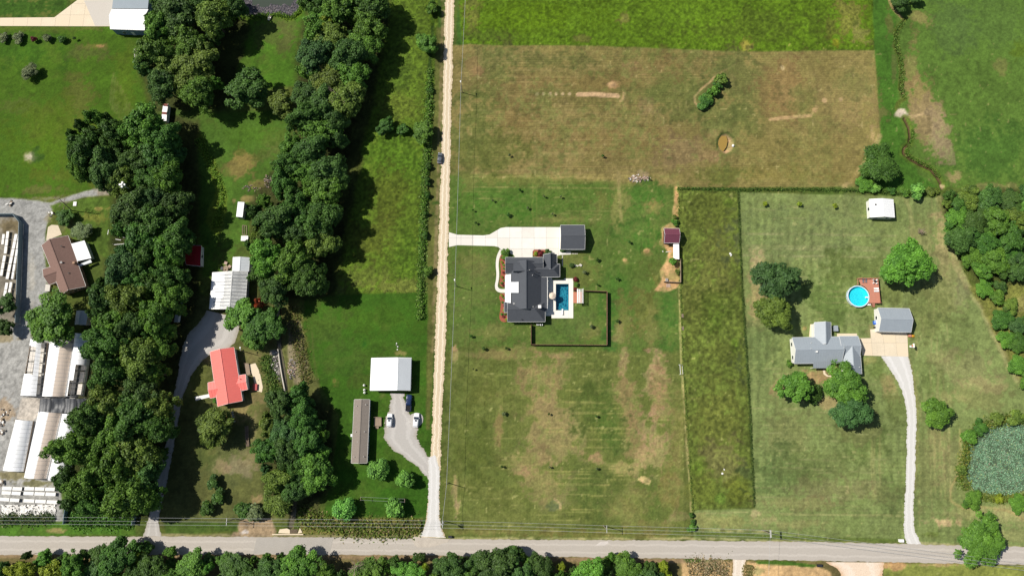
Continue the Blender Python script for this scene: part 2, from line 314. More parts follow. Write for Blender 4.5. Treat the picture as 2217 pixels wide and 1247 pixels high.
# house lawn
zone([(975, 376), (1330, 398), (1466, 408), (1474, 600), (1476, 760), (975, 760)], (76, 106, 42), 14, 8, rough=.0, jit=.12)
for b in ((1080, 440, 100, 40, (66, 112, 36), .75), (1240, 430, 60, 30, (72, 110, 38), .6), (1130, 390, 120, 12, (104, 108, 52), .6), (1390, 450, 50, 40, (70, 116, 40), .75), (1340, 440, 18, 60, (128, 120, 70), .55), (1300, 440, 22, 22, (112, 112, 58), .5), (1415, 450, 16, 14, (140, 116, 72), .65), (1385, 510, 40, 40, (62, 112, 36), .7),
          (1240, 475, 60, 8, (120, 118, 66), .5), (1020, 640, 40, 60, (92, 112, 54), .6), (1040, 570, 30, 30, (92, 112, 54), .6), (1020, 560, 30, 20, (110, 112, 60), .4), (1050, 690, 60, 24, (70, 108, 40), .5), (1070, 720, 40, 14, (116, 116, 64), .5), (1120, 765, 60, 12, (140, 118, 78), .55), (1230, 560, 40, 20, (92, 108, 50), .6),
          (1270, 590, 40, 30, (98, 112, 52), .6), (1330, 640, 30, 60, (66, 110, 38), .7), (1320, 730, 20, 60, (52, 104, 36), .7), (1420, 600, 14, 30, (96, 96, 46), .7), (1400, 580, 40, 30, (76, 100, 40), .5), (1350, 560, 30, 30, (72, 108, 38), .5), (1400, 680, 30, 50, (98, 96, 48), .6), (1450, 690, 24, 60, (66, 112, 40), .7), (1350, 700, 16, 50, (116, 104, 60), .5),
          (1340, 720, 14, 24, (136, 122, 78), .5), (1410, 720, 20, 18, (122, 116, 68), .5), (1210, 725, 60, 20, (76, 110, 44), .6), (1280, 720, 22, 18, (116, 108, 62), .5, -30), (1250, 690, 40, 30, (84, 114, 52), .5), (1300, 655, 8, 40, (62, 112, 38), .6), (1000, 470, 20, 60, (74, 112, 38), .6), (1010, 395, 20, 20, (112, 116, 60), .5)): blob(*b[:4], b[4], min(1, b[5]*1.2), *(b[6:7]))
for x in (1154, 1163): line([(x, 400), (x-2, 440), (x+1, 490)], 1.5, (116, 134, 62), .5, 2, 2)
for y in (375, 383, 405): line([(1020, y), (1330, y+3)], 1.6, (150, 134, 84), .5, 2, 1, .46)
line([(1338, 372), (1340, 410), (1345, 480)], 4, (150, 134, 90), .5, 3, 3, .42)
for a in range(7): line([(1394, 470), (1350+a*18, 420+abs(a-3)*4)], 1.2, (108, 126, 62), .4, 2, 2)
for k in range(5): line([(1385+k*8, 480), (1380+k*9, 560)], 1.2, (104, 128, 58), .3, 2, 2)
line([(1385, 373), (1400, 377)], 9, (150, 132, 100), .8, 3, 3)
for x, y in ((1353, 563), (1400, 543)): blob(x, y, 6, 4.5, (190, 152, 104), 1, patch=.3); blob(x+2, y+6, 9, 4, (140, 120, 74), .6)
zone([(1430, 493), (1455, 482), (1462, 405), (1469, 405), (1468, 500), (1470, 612), (1472, 622), (1440, 634), (1416, 628), (1432, 605), (1430, 585), (1440, 570), (1446, 545), (1434, 530)], (190, 150, 106), 4, 4, jit=.12, rough=.0)
blob(1437, 528, 20, 8, (168, 134, 92), .6); line([(1463, 410), (1463, 470)], 5, (180, 140, 92), .6, 4)
# lower field
zone([(965, 760), (1476, 760), (1484, 860), (1498, 1150), (1500, 1168), (955, 1163), (955, 1100), (964, 900)], (90, 106, 48), 10, 6, rough=.04, jit=.14)
for b in ((1040, 820, 70, 60, (86, 100, 44), .6), (1180, 820, 50, 50, (146, 122, 80), .65), (1200, 900, 60, 40, (134, 118, 72), .5), (1210, 950, 60, 60, (138, 122, 78), .65), (1080, 920, 10, 60, (140, 112, 74), .55), (1300, 880, 50, 60, (78, 104, 42), .7), (1290, 780, 40, 20, (84, 106, 44), .6), (1350, 780, 10, 30, (146, 122, 84), .65),
          (1355, 870, 22, 60, (140, 114, 76), .65), (1375, 960, 24, 60, (136, 114, 74), .65), (1420, 820, 20, 40, (160, 132, 92), .85), (1430, 880, 18, 60, (146, 116, 78), .65), (1420, 960, 24, 60, (166, 134, 96), .7), (1390, 1000, 26, 20, (160, 136, 90), .7, -30), (1345, 1010, 30, 14, (158, 138, 86), .6), (1290, 990, 24, 16, (164, 128, 92), .65),
          (1320, 930, 30, 50, (76, 108, 42), .7), (1270, 1060, 60, 50, (82, 106, 46), .7), (1180, 1040, 60, 40, (140, 122, 78), .5), (1140, 1000, 50, 30, (142, 122, 78), .5), (1050, 1040, 60, 60, (90, 104, 46), .6), (1010, 960, 40, 80, (84, 104, 42), .6), (1130, 1020, 20, 12, (150, 120, 84), .6), (1410, 1090, 30, 40, (84, 110, 46), .6), (1450, 1060, 18, 60, (122, 112, 62), .6),
          (1370, 1100, 40, 30, (128, 116, 66), .5), (1460, 1120, 20, 14, (136, 122, 78), .6), (1200, 1090, 40, 20, (132, 120, 74), .4), (990, 1100, 8, 20, (168, 140, 102), .8, 10), (985, 1060, 6, 30, (150, 130, 90), .5), (985, 770, 6, 14, (172, 136, 98), .7), (1060, 860, 40, 20, (96, 104, 48), .5), (1470, 960, 14, 100, (118, 112, 62), .5), (1210, 770, 40, 8, (150, 122, 84), .6), (1090, 770, 60, 8, (140, 116, 76), .5),
          (1200, 1095, 12, 10, (98, 116, 72), .8), (1190, 860, 30, 14, (150, 130, 84), .5), (1410, 1135, 60, 8, (126, 114, 64), .5), (1100, 1150, 140, 8, (112, 108, 58), .6), (1350, 1155, 140, 7, (116, 110, 58), .6)): blob(*b[:4], np.array(b[4])*((1.0, 1.02, 1.06) if b[4][0] > 125 else (.98, .98, .98)), min(1, b[5]*1.18), *(b[6:7]))
zone([(1380, 1036), (1390, 1030), (1405, 1036), (1409, 1042), (1406, 1050), (1392, 1046)], (198, 168, 120), 2, 2, jit=.05)
for y in (846, 868, 893, 925, 933, 948, 965, 1013, 1019, 1025, 1034, 1046, 1102): line([(1130+(y*29) % 130, y), (1330+(y*43) % 60, y+4)], 1.6, (170, 148, 96), .45, 1.5, 1.5, .47)
ii = sub(960, 1490, 760, 1160)
C[ii] *= (1-.07*(.5+.5*np.sin(PX[ii]*2*math.pi/7+n_l[ii]*6))*sstep(.35, .6, n_m[ii]))[:, None]
line([(1470, 620), (1474, 760), (1480, 860), (1489, 1000), (1497, 1110)], 2.6, (170, 158, 104), .85, 1.5, 1); line([(1201, 1080), (1212, 1090), (1213, 1100)], 3, (186, 160, 116), .7, 2, 2)
line([(985, 1030), (987, 1080), (992, 1110)], 4, (166, 140, 100), .6, 3, 4, .5)
# unmown strip
zone([(1468, 408), (1597, 412), (1604, 600), (1620, 840), (1632, 1098), (1500, 1102), (1490, 960), (1478, 760), (1472, 610)], (96, 120, 48), 4, 6, rough=1., jit=.12)
for b in ((1530, 460, 50, 40, (96, 112, 44), .5), (1545, 560, 40, 60, (108, 112, 56), .6), (1520, 640, 40, 60, (112, 118, 58), .5), (1545, 680, 30, 40, (82, 114, 36), .6), (1500, 720, 24, 60, (92, 108, 44), .5), (1590, 745, 8, 16, (98, 140, 40), .6), (1550, 900, 50, 70, (112, 124, 54), .6), (1570, 1000, 40, 40, (124, 116, 72), .7), (1520, 1060, 30, 30, (108, 130, 48), .6),
          (1510, 1010, 14, 14, (104, 140, 46), .7), (1600, 1060, 26, 30, (112, 130, 44), .6), (1560, 1080, 10, 10, (112, 156, 56), .8), (1578, 438, 10, 8, (100, 138, 44), .6), (1545, 760, 40, 30, (96, 112, 46), .5)): blob(*b[:4], b[4], b[5])
# grey house lawn
RL = (110, 134, 74)
zone([(1599, 416), (2028, 428), (2050, 500), (2100, 620), (2150, 720), (2200, 820), (2300, 860), (2300, 1190), (1975, 1180), (1700, 1172), (1502, 1166), (1502, 1104), (1634, 1100), (1622, 840), (1606, 600)], RL, 3, 2, rough=.0, jit=.1)
for b in ((1720, 520, 110, 60, (108, 132, 76), .6), (1830, 470, 60, 40, (106, 128, 74), .5), (1640, 590, 14, 50, (160, 146, 104), .75), (1640, 660, 18, 40, (150, 136, 92), .7), (1650, 760, 40, 50, (96, 122, 66), .6), (1790, 640, 60, 60, (88, 118, 54), .6), (1850, 590, 60, 30, (96, 120, 58), .5), (1940, 620, 30, 30, (98, 120, 58), .5), (1990, 540, 24, 60, (132, 130, 84), .6),
          (2040, 540, 12, 60, (166, 150, 106), .7, -8), (2050, 620, 30, 60, (126, 124, 80), .55), (2020, 680, 40, 60, (104, 124, 64), .5), (2070, 740, 40, 50, (100, 122, 66), .5), (2090, 800, 60, 30, (124, 120, 80), .5), (2100, 860, 60, 24, (120, 124, 74), .5), (2020, 830, 30, 30, (96, 120, 60), .5), (2060, 860, 40, 14, (150, 138, 92), .4), (1900, 720, 14, 16, (140, 130, 88), .6),
          (1760, 815, 40, 20, (156, 132, 92), .8), (1700, 830, 24, 22, (150, 130, 90), .7), (1790, 800, 20, 10, (160, 140, 100), .7), (1800, 870, 24, 20, (154, 132, 94), .6), (1740, 712, 6, 6, (166, 140, 92), .7), (1925, 830, 14, 30, (144, 124, 84), .6, -25), (1900, 800, 20, 18, (92, 118, 56), .6), (1940, 880, 16, 30, (100, 122, 62), .5), (1880, 780, 14, 8, (150, 140, 88), .5),
          (1700, 960, 50, 60, (116, 124, 74), .4), (1680, 1020, 60, 50, (88, 116, 60), .6), (1780, 1000, 80, 40, (96, 118, 62), .5), (1870, 960, 40, 50, (92, 118, 58), .6), (1820, 1060, 100, 24, (116, 112, 74), .6), (1720, 1090, 80, 14, (128, 118, 78), .5), (1860, 930, 30, 30, (120, 124, 76), .4), (1930, 1060, 24, 40, (94, 120, 62), .5), (1565, 1125, 60, 14, (134, 132, 80), .6), (1660, 1125, 30, 14, (150, 138, 96), .55), (1720, 1135, 60, 12, (140, 130, 86), .5),
          (2030, 960, 24, 60, (146, 134, 90), .5), (2060, 1000, 24, 60, (132, 130, 84), .5), (2000, 1000, 14, 80, (116, 126, 74), .5), (2040, 1130, 40, 10, (186, 162, 120), .75), (2010, 1155, 30, 8, (96, 120, 54), .7), (2090, 1110, 60, 14, (146, 136, 92), .5), (2180, 1110, 40, 20, (150, 140, 96), .6), (2190, 1160, 40, 10, (130, 134, 84), .6), (2120, 830, 40, 14, (150, 138, 94), .5), (2030, 770, 30, 12, (140, 132, 88), .35), (1640, 1110, 14, 8, (174, 156, 114), .6), (2080, 640, 14, 30, (112, 112, 78), .5)): blob(*b[:4], b[4], min(1, b[5]*1.25), *(b[6:7]))
ii = sub(1500, 2300, 415, 1190)
C[ii] *= (1+.13*sstep(3, -3, sdf(PX[ii], PY[ii], [(1599, 416), (2028, 428), (2050, 500), (2100, 620), (2150, 720), (2200, 820), (2300, 860), (2300, 1190), (1975, 1180), (1700, 1172), (1502, 1166), (1502, 1104), (1634, 1100), (1622, 840), (1606, 600)])))[:, None]
ii = sub(1600, 2100, 415, 1180)
C[ii] *= (1-.09*(.5+.5*np.sin(PX[ii]*2*math.pi/17+n_xl[ii]*9))*sstep(.3, .6, n_l[ii]))[:, None]
C[ii] *= (1-.06*(.5+.5*np.sin(PY[ii]*2*math.pi/9+n_xl[ii]*9))*sstep(880, 920, PY[ii]))[:, None]
for y in (506, 532, 538, 553): line([(1605, y), (1780, y+2), (1940, y+5)], 1.8, (152, 148, 108), .55, 2, 1, .44)
for x in (1888, 1893, 1905, 2015, 2024, 2035, 2045, 2056): line([(x, 935), (x-1, 1000), (x+2, 1080)], 2, (160, 148, 98), .45, 2, 2, .42)
line([(1502, 1146), (1600, 1149), (1670, 1150)], 2.5, (184, 166, 120), .7, 2, 2, .42); line([(1502, 1112), (1620, 1108)], 2, (170, 158, 110), .5, 2, 2, .4); line([(1690, 1112), (1950, 1116)], 2, (166, 152, 106), .5, 2, 2, .4)
line([(2035, 430), (2052, 500), (2060, 540), (2072, 580), (2100, 625), (2130, 670), (2150, 720), (2165, 745), (2188, 800), (2210, 830)], 9, (176, 156, 114), .6, 6, 4, .38)
line([(1962, 430), (1975, 480), (1980, 530)], 5, (158, 146, 100), .5, 4, 3, .42); line([(1966, 770), (1978, 820), (1985, 870), (1986, 940), (1980, 1060)], 4, (140, 130, 84), .6, 4)
line([(2078, 930), (2080, 980), (2070, 1030), (2058, 1060), (2060, 1085), (2085, 1100), (2130, 1098), (2180, 1105), (2230, 1130)], 2.5, (176, 158, 104), .7, 3, 3)
line([(1600, 420), (1606, 600), (1622, 840), (1633, 1095)], 3, (60, 84, 34), .55, 2, 1)
line([(1905, 295), (1890, 330), (1862, 365), (1845, 395), (1825, 406)], 6, (176, 152, 106), .7, 4, 4, .4)
# between belts and bottom left
zone([(380, 640), (640, 640), (655, 760), (690, 830), (700, 1000), (690, 1128), (340, 1140), (350, 1060), (385, 900), (400, 760)], (92, 96, 52), 10, 6, rough=.1, jit=.2)
for b in ((430, 830, 18, 60, (88, 98, 44), .6), (520, 885, 40, 22, (164, 140, 96), .65), (500, 1000, 50, 50, (96, 106, 60), .7), (520, 1010, 30, 20, (156, 138, 112), .6), (480, 1010, 16, 16, (160, 138, 104), .6), (445, 975, 20, 30, (80, 106, 46), .6), (540, 990, 24, 16, (140, 128, 92), .6), (560, 840, 16, 40, (140, 122, 84), .6), (590, 720, 24, 24, (124, 112, 66), .6),
          (550, 940, 14, 60, (140, 128, 88), .5), (470, 1120, 90, 12, (96, 106, 58), .6), (555, 1080, 12, 12, (170, 144, 104), .7), (470, 765, 30, 14, (150, 130, 90), .6), (450, 770, 20, 14, (140, 122, 86), .6), (545, 770, 24, 16, (130, 118, 78), .6), (640, 700, 14, 60, (120, 122, 60), .7), (650, 780, 12, 40, (116, 112, 58), .7)): blob(*b[:4], b[4], b[5])
zone([(585, 760), (602, 758), (612, 830), (585, 815)], (138, 130, 124), 4, 4, jit=.3); zone([(622, 700), (652, 690), (668, 800), (660, 830), (640, 830), (625, 780)], (128, 118, 92), 6, 6, jit=.3, rough=.4)
line([(600, 650), (603, 700), (604, 750), (613, 800), (618, 850), (632, 960), (640, 1060), (635, 1110), (630, 1140)], 8, (104, 98, 78), .95, 3, 2, drop=.8)
zone([(520, 1120), (585, 1120), (600, 1150), (590, 1162), (500, 1160)], (160, 138, 108), 4, 4, jit=.2)
blob(530, 1152, 10, 4, (206, 196, 186), .9)
# verge north of the paved road
for pl, c in (([(-60, 1132), (290, 1130), (294, 1158), (0, 1160), (-60, 1160)], (74, 122, 36)), ([(355, 1128), (510, 1130), (515, 1150), (360, 1156)], (74, 106, 40)), ([(650, 1120), (915, 1122), (905, 1158), (650, 1155)], (120, 116, 62))): zone(pl, c, 5, 4, rough=.5 if c[0] > 100 else .1)
blob(122, 1148, 24, 6, (170, 146, 100), .8); line([(350, 1158), (520, 1160), (900, 1160)], 4, (160, 140, 112), .7, 3, 3); line([(960, 1166), (1500, 1166), (1970, 1176), (2230, 1184)], 3, (182, 164, 124), .7, 3, 3, .4)
line([(1510, 1156), (1620, 1158), (1700, 1165), (1960, 1172)], 6, (84, 112, 40), .7, 4, 2)
# south of the paved road
zone([(-60, 1196), (960, 1200), (1480, 1208), (2300, 1222), (2300, 1330), (-60, 1330)], (110, 100, 62), 4, 3, rough=.2, jit=.2)
zone([(1475, 1212), (1585, 1213), (1585, 1330), (1475, 1330)], (186, 156, 110), 5, 4, jit=.2, rough=.2); zone([(1480, 1209), (1545, 1210), (1540, 1216), (1480, 1216)], (78, 116, 44), 3, 2)
zone([(1615, 1216), (1760, 1221), (1800, 1240), (1800, 1330), (1605, 1330)], (200, 166, 118), 4, 4, jit=.15, rough=.1); zone([(1635, 1212), (1700, 1213), (1770, 1222), (1760, 1228), (1640, 1219)], (70, 112, 36), 3, 2)
zone([(1910, 1218), (2300, 1226), (2300, 1330), (1925, 1330)], (128, 146, 66), 5, 3, jit=.15); blob(1940, 1224, 30, 8, (198, 154, 108), .9); blob(2040, 1222, 60, 4, (186, 156, 110), .8); blob(1540, 1225, 24, 14, (148, 132, 100), .7); blob(1640, 1235, 16, 14, (176, 168, 110), .7)
line([(0, 1203), (500, 1203), (800, 1206), (960, 1206), (1100, 1207), (1480, 1214)], 7, (150, 126, 96), .8, 4, 3)
# nursery yard
GRV = (158, 157, 152)
zone([(-60, 426), (60, 432), (108, 440), (190, 412), (222, 404), (246, 420), (190, 426), (132, 442), (106, 462), (100, 500), (96, 540), (100, 600), (106, 650), (70, 720), (60, 745), (-60, 745), (-60, 462)], GRV, 4, 3, jit=.05, rough=.0)
zone([(-60, 736), (210, 724), (190, 860), (170, 900), (130, 1045), (140, 1128), (-60, 1128)], (162, 160, 154), 5, 3, jit=.06)
zone([(46, 862), (92, 860), (86, 895), (72, 912), (36, 906)], (200, 190, 176), 3, 2, jit=.08); zone([(-60, 470), (36, 470), (47, 486), (39, 700), (-60, 740)], (140, 132, 116), 3, 2, jit=.3)
for b in ((22, 490, 24, 14, (112, 98, 66), .7), (12, 730, 24, 16, (150, 134, 96), .7), (12, 890, 14, 26, (176, 152, 122), .8), (30, 1030, 40, 8, (130, 120, 76), .7), (90, 1046, 40, 6, (120, 116, 70), .7), (30, 1120, 60, 6, (98, 112, 56), .7), (105, 470, 10, 14, (150, 138, 110), .6), (70, 600, 6, 40, (188, 182, 168), .6), (100, 430, 40, 6, (150, 146, 120), .6), (230, 415, 20, 8, (150, 136, 112), .7)): blob(*b[:4], b[4], b[5])
zone([(110, 445), (190, 428), (250, 425), (260, 540), (230, 560), (200, 540), (150, 510), (128, 480)], (78, 110, 38), 5, 4, rough=.3); blob(200, 470, 30, 12, (136, 140, 60), .6); blob(215, 452, 20, 4, (168, 142, 84), .7); blob(150, 490, 24, 20, (124, 122, 84), .6)
# forest floor under the belts
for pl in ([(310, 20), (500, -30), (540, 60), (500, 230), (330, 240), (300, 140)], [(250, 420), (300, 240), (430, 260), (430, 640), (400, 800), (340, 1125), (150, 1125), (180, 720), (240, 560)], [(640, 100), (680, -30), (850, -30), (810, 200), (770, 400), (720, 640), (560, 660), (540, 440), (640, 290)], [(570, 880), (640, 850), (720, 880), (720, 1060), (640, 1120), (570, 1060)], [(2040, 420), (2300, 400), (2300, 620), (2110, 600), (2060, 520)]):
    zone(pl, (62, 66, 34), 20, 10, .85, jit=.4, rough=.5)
zone([(2100, 620), (2300, 600), (2300, 860), (2215, 830), (2160, 730)], (116, 120, 58), 10, 6, rough=.6); blob(2205, 650, 16, 20, (158, 150, 92), .7)
# ponds sunk into the sheet
POND_TOP = [(526, -40), (655, -40), (647, 23), (631, 37), (600, 30), (574, 34), (544, 34), (518, 33), (524, 10)]
POND_DIRT = [(1556, 300), (1562, 291), (1575, 289), (1587, 298), (1589, 314), (1584, 328), (1572, 334), (1558, 324), (1553, 312)]
POND_LILY = [(2096, 960), (2110, 935), (2150, 918), (2190, 915), (2300, 905), (2300, 1075), (2217, 1062), (2190, 1073), (2150, 1070), (2110, 1062), (2092, 1030), (2090, 990)]
for pl, dp, c in ((POND_TOP, 1.1, (62, 60, 56)), (POND_DIRT, 1., (186, 150, 112)), (POND_LILY, 1.1, (70, 72, 48))):
    zone(pl, c, 3, 2, jit=.1, rough=.0)
    xs = [p[0] for p in pl]; ys = [p[1] for p in pl]; i = sub(min(xs)-5, max(xs)+5, min(ys)-5, max(ys)+5)
    d_ = sdf(PX[i]+wx[i]*2, PY[i]+wy[i]*2, pl); DROP[i] = np.maximum(DROP[i], dp*sstep(2, -8, d_))
line([(1553, 318), (1553, 303), (1562, 290), (1576, 288), (1588, 298)], 3, (58, 78, 32), .9, 2, 2); blob(1571, 322, 6, 5, (176, 140, 104), .8)
# dry and green mottling on the mown fields
fld = ((PX > 962) & (PX < 2100) & (PY > 96) & (PY < 1165) & (ROUGH < .3) & ~((PX > 1895) & (PY < 410))).astype(float)
lsz = np.where(PX > 1600, .55, 1.)
dry = fbm(X/3.2, Y/3.2, 81)*.55+fbm(X/13, Y/13, 82)*.45; grn = fbm(X/2.6, Y/2.6, 83)*.5+fbm(X/17, Y/17, 84)*.5; fn = fbm(X/.9, Y/.9, 85, 2)
brownish = sstep(30, -5, C[:, 1]-C[:, 0])
m = fld*lsz*sstep(.47, .62, dry*.7+fn*.3)*(.10+.20*brownish); C = C*(1-m[:, None])+m[:, None]*np.array([158, 138, 92])
m = fld*sstep(.48, .62, grn*.72+fn*.28)*(.42-.1*brownish)*lsz; C = C*(1-m[:, None])+m[:, None]*np.array([86, 112, 50])
lw = ((PX < 962) & (ROUGH < .12) & (C[:, 1] > C[:, 0]*1.12)).astype(float)
m = lw*sstep(.5, .66, dry)*.16; C = C*(1-m[:, None])+m[:, None]*np.array([108, 114, 54])
# streaks left by the mower: thin pale rows
for k in range(150):
    r_ = random.Random(1000+k); x0 = r_.uniform(985, 1440); y0 = r_.uniform(120, 1150)
    if 470 < y0 < 760 or (x0 > 1330 and y0 < 410): continue
    line([(x0, y0), (x0+r_.uniform(30, 110), y0+r_.uniform(-1, 2))], 1.0, (172, 152, 102), .3, 1.6, 1., .46)
for k in range(70):
    r_ = random.Random(3000+k); x0 = r_.uniform(1610, 1950); y0 = r_.uniform(430, 1150); line([(x0, y0), (x0+r_.uniform(20, 90), y0+r_.uniform(0, 3))], 1.0, (164, 156, 112), .4, 1.6, 1., .46)
for k in range(60):
    r_ = random.Random(4000+k); x0 = r_.uniform(1985, 2060); y0 = r_.uniform(430, 1100); line([(x0, y0), (x0+r_.uniform(-4, 4), y0+r_.uniform(20, 70))], 1.0, (164, 152, 104), .38, 1.6, 1., .46)
# lawns fade a little with fine mottling
sp = (vn(X/1.1, Y/1.1, 50) > .93) & (n_m > .42) & (PY > 95) & (PX > 960)
C[sp] = C[sp]*.62+np.array([186, 168, 118])*.38
sp2 = (n_s < .36); C[sp2] *= .93
C *= (1+.24*(n_s-.5)*(.45+.9*ROUGH)+.30*(n_f-.5)*(.55+ROUGH)+.12*(vn(X/.5, Y/.5, 77)-.5))[:, None]
# sparse tall growth really stands up; banks and ditches really sink
# a real mown field rolls a little
HT = (n_l-.5)*.0
HT = HT+ROUGH*(.22*np.clip(fbm(X/.95, Y/.95, 61, 2)-.25, 0, 1)*2.2+.08*np.clip(fbm(X/5, Y/5, 71, 2)-.4, 0, 1)*2)
HT = HT-DROP; HT[far_] = 0
for (x0, y0, rx, ry, h) in ((1325, 184, 9, 7, .5), (1295, 206, 44, 5, .25), (1350, 211, 5, 9, .3), (1393, 1040, 15, 7, .35), (1353, 563, 6, 4, .2), (1400, 543, 6, 4, .2), (1710, 254, 44, 4, .2), (1385, 387, 26, 9, .2)):
    i = sub(x0-rx*1.5, x0+rx*1.5, y0-ry*1.5, y0+ry*1.5); q = np.hypot((PX[i]-x0)/rx, (PY[i]-y0)/ry); HT[i] += h*sstep(1, .3, q)*(.6+.8*n_s[i])
lum_ = C.mean(1, keepdims=True); gm_ = sstep(0, 22, C[:, 1]-C[:, 0])[:, None]
C = C*(1-gm_)+gm_*(C*.95+lum_*.05)*np.array([1.05, .965, .99])
C *= np.where(gm_ > .5, .90, .935)
C *= (1+.09*((PX > 972) & (PX < 1480) & (PY > 376) & (PY < 1165))+.06*((PX > 1600) & (PX < 1900) & (PY > 108) & (PY < 408))+.02*((PX < 330) & (PY > 56) & (PY < 425)))[:, None]
C = np.clip(C, 4, 245); LC = lin(C)
# keep ground flat under paved things
def ground_mat():
    m, N, L, b = newmat('ground_cover')
    at = N.new('ShaderNodeAttribute'); at.attribute_name = 'cover'
    tc = N.new('ShaderNodeTexCoord')
    n1 = N.new('ShaderNodeTexNoise'); n1.inputs['Scale'].default_value = 1.6; n1.inputs['Detail'].default_value = 8; n1.inputs['Roughness'].default_value = .7
    L.new(tc.outputs['Object'], n1.inputs['Vector'])
    mr = N.new('ShaderNodeMapRange'); mr.inputs[1].default_value = .3; mr.inputs[2].default_value = .7; mr.inputs[3].default_value = .74; mr.inputs[4].default_value = 1.26
    L.new(n1.outputs[0], mr.inputs[0])
    mx = N.new('ShaderNodeMix'); mx.data_type = 'RGBA'; mx.blend_type = 'MULTIPLY'; mx.inputs[0].default_value = 1
    L.new(at.outputs['Color'], mx.inputs[6]); L.new(mr.outputs[0], mx.inputs[7]); L.new(mx.outputs[2], b.inputs['Base Color'])
    b.inputs['Roughness'].default_value = .95; b.inputs['Specular IOR Level'].default_value = .1
    bp = N.new('ShaderNodeBump'); bp.inputs['Strength'].default_value = .5; bp.inputs['Distance'].default_value = .15
    L.new(n1.outputs[0], bp.inputs['Height']); L.new(bp.outputs[0], b.inputs['Normal'])
    return m
GM = ground_mat()
nx_, ny_ = len(gx), len(gy)
idx = np.arange(nx_*ny_).reshape(ny_, nx_)
Fq = np.stack([idx[:-1, :-1], idx[:-1, 1:], idx[1:, 1:], idx[1:, :-1]], -1).reshape(-1, 4)
# --- roads are laid before the sheet is frozen so that it stays flat beneath them
FLAT = []
# ------------------------------------------------------------------ roads and paving
def resample(pts, step):
    out = []
    for a, b in zip(pts[:-1], pts[1:]):
        n = max(1, int(math.dist(a[:2], b[:2])/step))
        out += [tuple(a[k]+(b[k]-a[k])*i/n for k in range(len(a))) for i in range(n)]
    return out+[pts[-1]]
def smooth(pts, it=2):
    for _ in range(it):
        q = [pts[0]]
        for a, b in zip(pts[:-1], pts[1:]):
            q += [tuple(.75*a[k]+.25*b[k] for k in range(len(a))), tuple(.25*a[k]+.75*b[k] for k in range(len(a)))]
        pts = q+[pts[-1]]
    return pts
PAVE = []; random.seed(5)
def strip(name, pts, z, mat, edge=.2, step=4, cols=9, sm=2, seed=0, crown=0):
    """pts: (px left, py left, px right, py right)"""
    p = resample(smooth(pts, sm) if sm else pts, step); V = []; A = []
    for i, q in enumerate(p):
        a = P(q[0], q[1]); b = P(q[2], q[3]); d = (b-a); ln = d.length; u = d/ln
        e0 = (random.random()-.5)*edge*.9+(float(fbm(np.array([i*.37*step/3]), np.array([seed+.5]), 3)[0])-.5)*2*edge; e1 = (random.random()-.5)*edge*.9+(float(fbm(np.array([i*.37*step/3]), np.array([seed+40.5]), 3)[0])-.5)*2*edge
        a2 = a+u*e0; b2 = b+u*e1
        for k in range(cols):
            t = k/(cols-1); V.append((*(a2+(b2-a2)*t).xy, z+crown*(1-(2*t-1)**2))); A.append(2*t-1)
    F = [(i*cols+k, i*cols+k+1, (i+1)*cols+k+1, (i+1)*cols+k) for i in range(len(p)-1) for k in range(cols-1)]
    Vn = np.array(V); c0 = np.cross(Vn[F[0][1]]-Vn[F[0][0]], Vn[F[0][3]]-Vn[F[0][0]])
    if c0[2] < 0: F = [f[::-1] for f in F]
    PAVE.append([(q[0], q[1]) for q in p]+[(q[2], q[3]) for q in p[::-1]])
    o = link(name, npmesh(name, V, F, {'across': A}, mat)); tag(o, kind='structure'); return o
def slab(name, poly, z, mat, th=.14, sm=0, kind='structure', parent=None):
    pl = smooth(poly+[poly[0]], sm)[:-1] if sm else poly
    if parent is None: PAVE.append(pl)
    m = MB(); m.prism([G(*q) for q in pl], z-th, z); o = m.build(name, mat, parent)
    if kind and parent is None: tag(o, kind=kind)
    return o
def clip(poly, x0, x1, y0, y1):
    for ax, lim, sg in ((0, x0, 1), (0, x1, -1), (1, y0, 1), (1, y1, -1)):
        out = []
        for a, b in zip(poly, poly[1:]+poly[:1]):
            ia, ib = (a[ax]-lim)*sg >= 0, (b[ax]-lim)*sg >= 0
            if ia: out.append(a)
            if ia != ib: t = (lim-a[ax])/(b[ax]-a[ax]); out.append((a[0]+(b[0]-a[0])*t, a[1]+(b[1]-a[1])*t))
        poly = out
        if len(poly) < 3: return []
    return poly
def paneled(name, poly, z, mat, cell=4.4, gap=.05):
    o = slab(name, poly, z-.02, JOINT); w_ = [G(*q) for q in poly]; xs = [q[0] for q in w_]; ys = [q[1] for q in w_]; r = random.Random(len(poly))
    nx, ny = max(1, round((max(xs)-min(xs))/cell)), max(1, round((max(ys)-min(ys))/cell)); dx, dy = (max(xs)-min(xs))/nx, (max(ys)-min(ys))/ny
    for i in range(nx):
        for j in range(ny):
            c = clip(w_, min(xs)+i*dx+gap/2, min(xs)+(i+1)*dx-gap/2, min(ys)+j*dy+gap/2, min(ys)+(j+1)*dy-gap/2)
            if len(c) > 2 and abs(sum(c[k-1][0]*c[k][1]-c[k][0]*c[k-1][1] for k in range(len(c)))) > .4: MB().prism(c, z-.12, z+r.uniform(-.004, .004)).build('slab', mat[r.randrange(len(mat))], o)
    return o
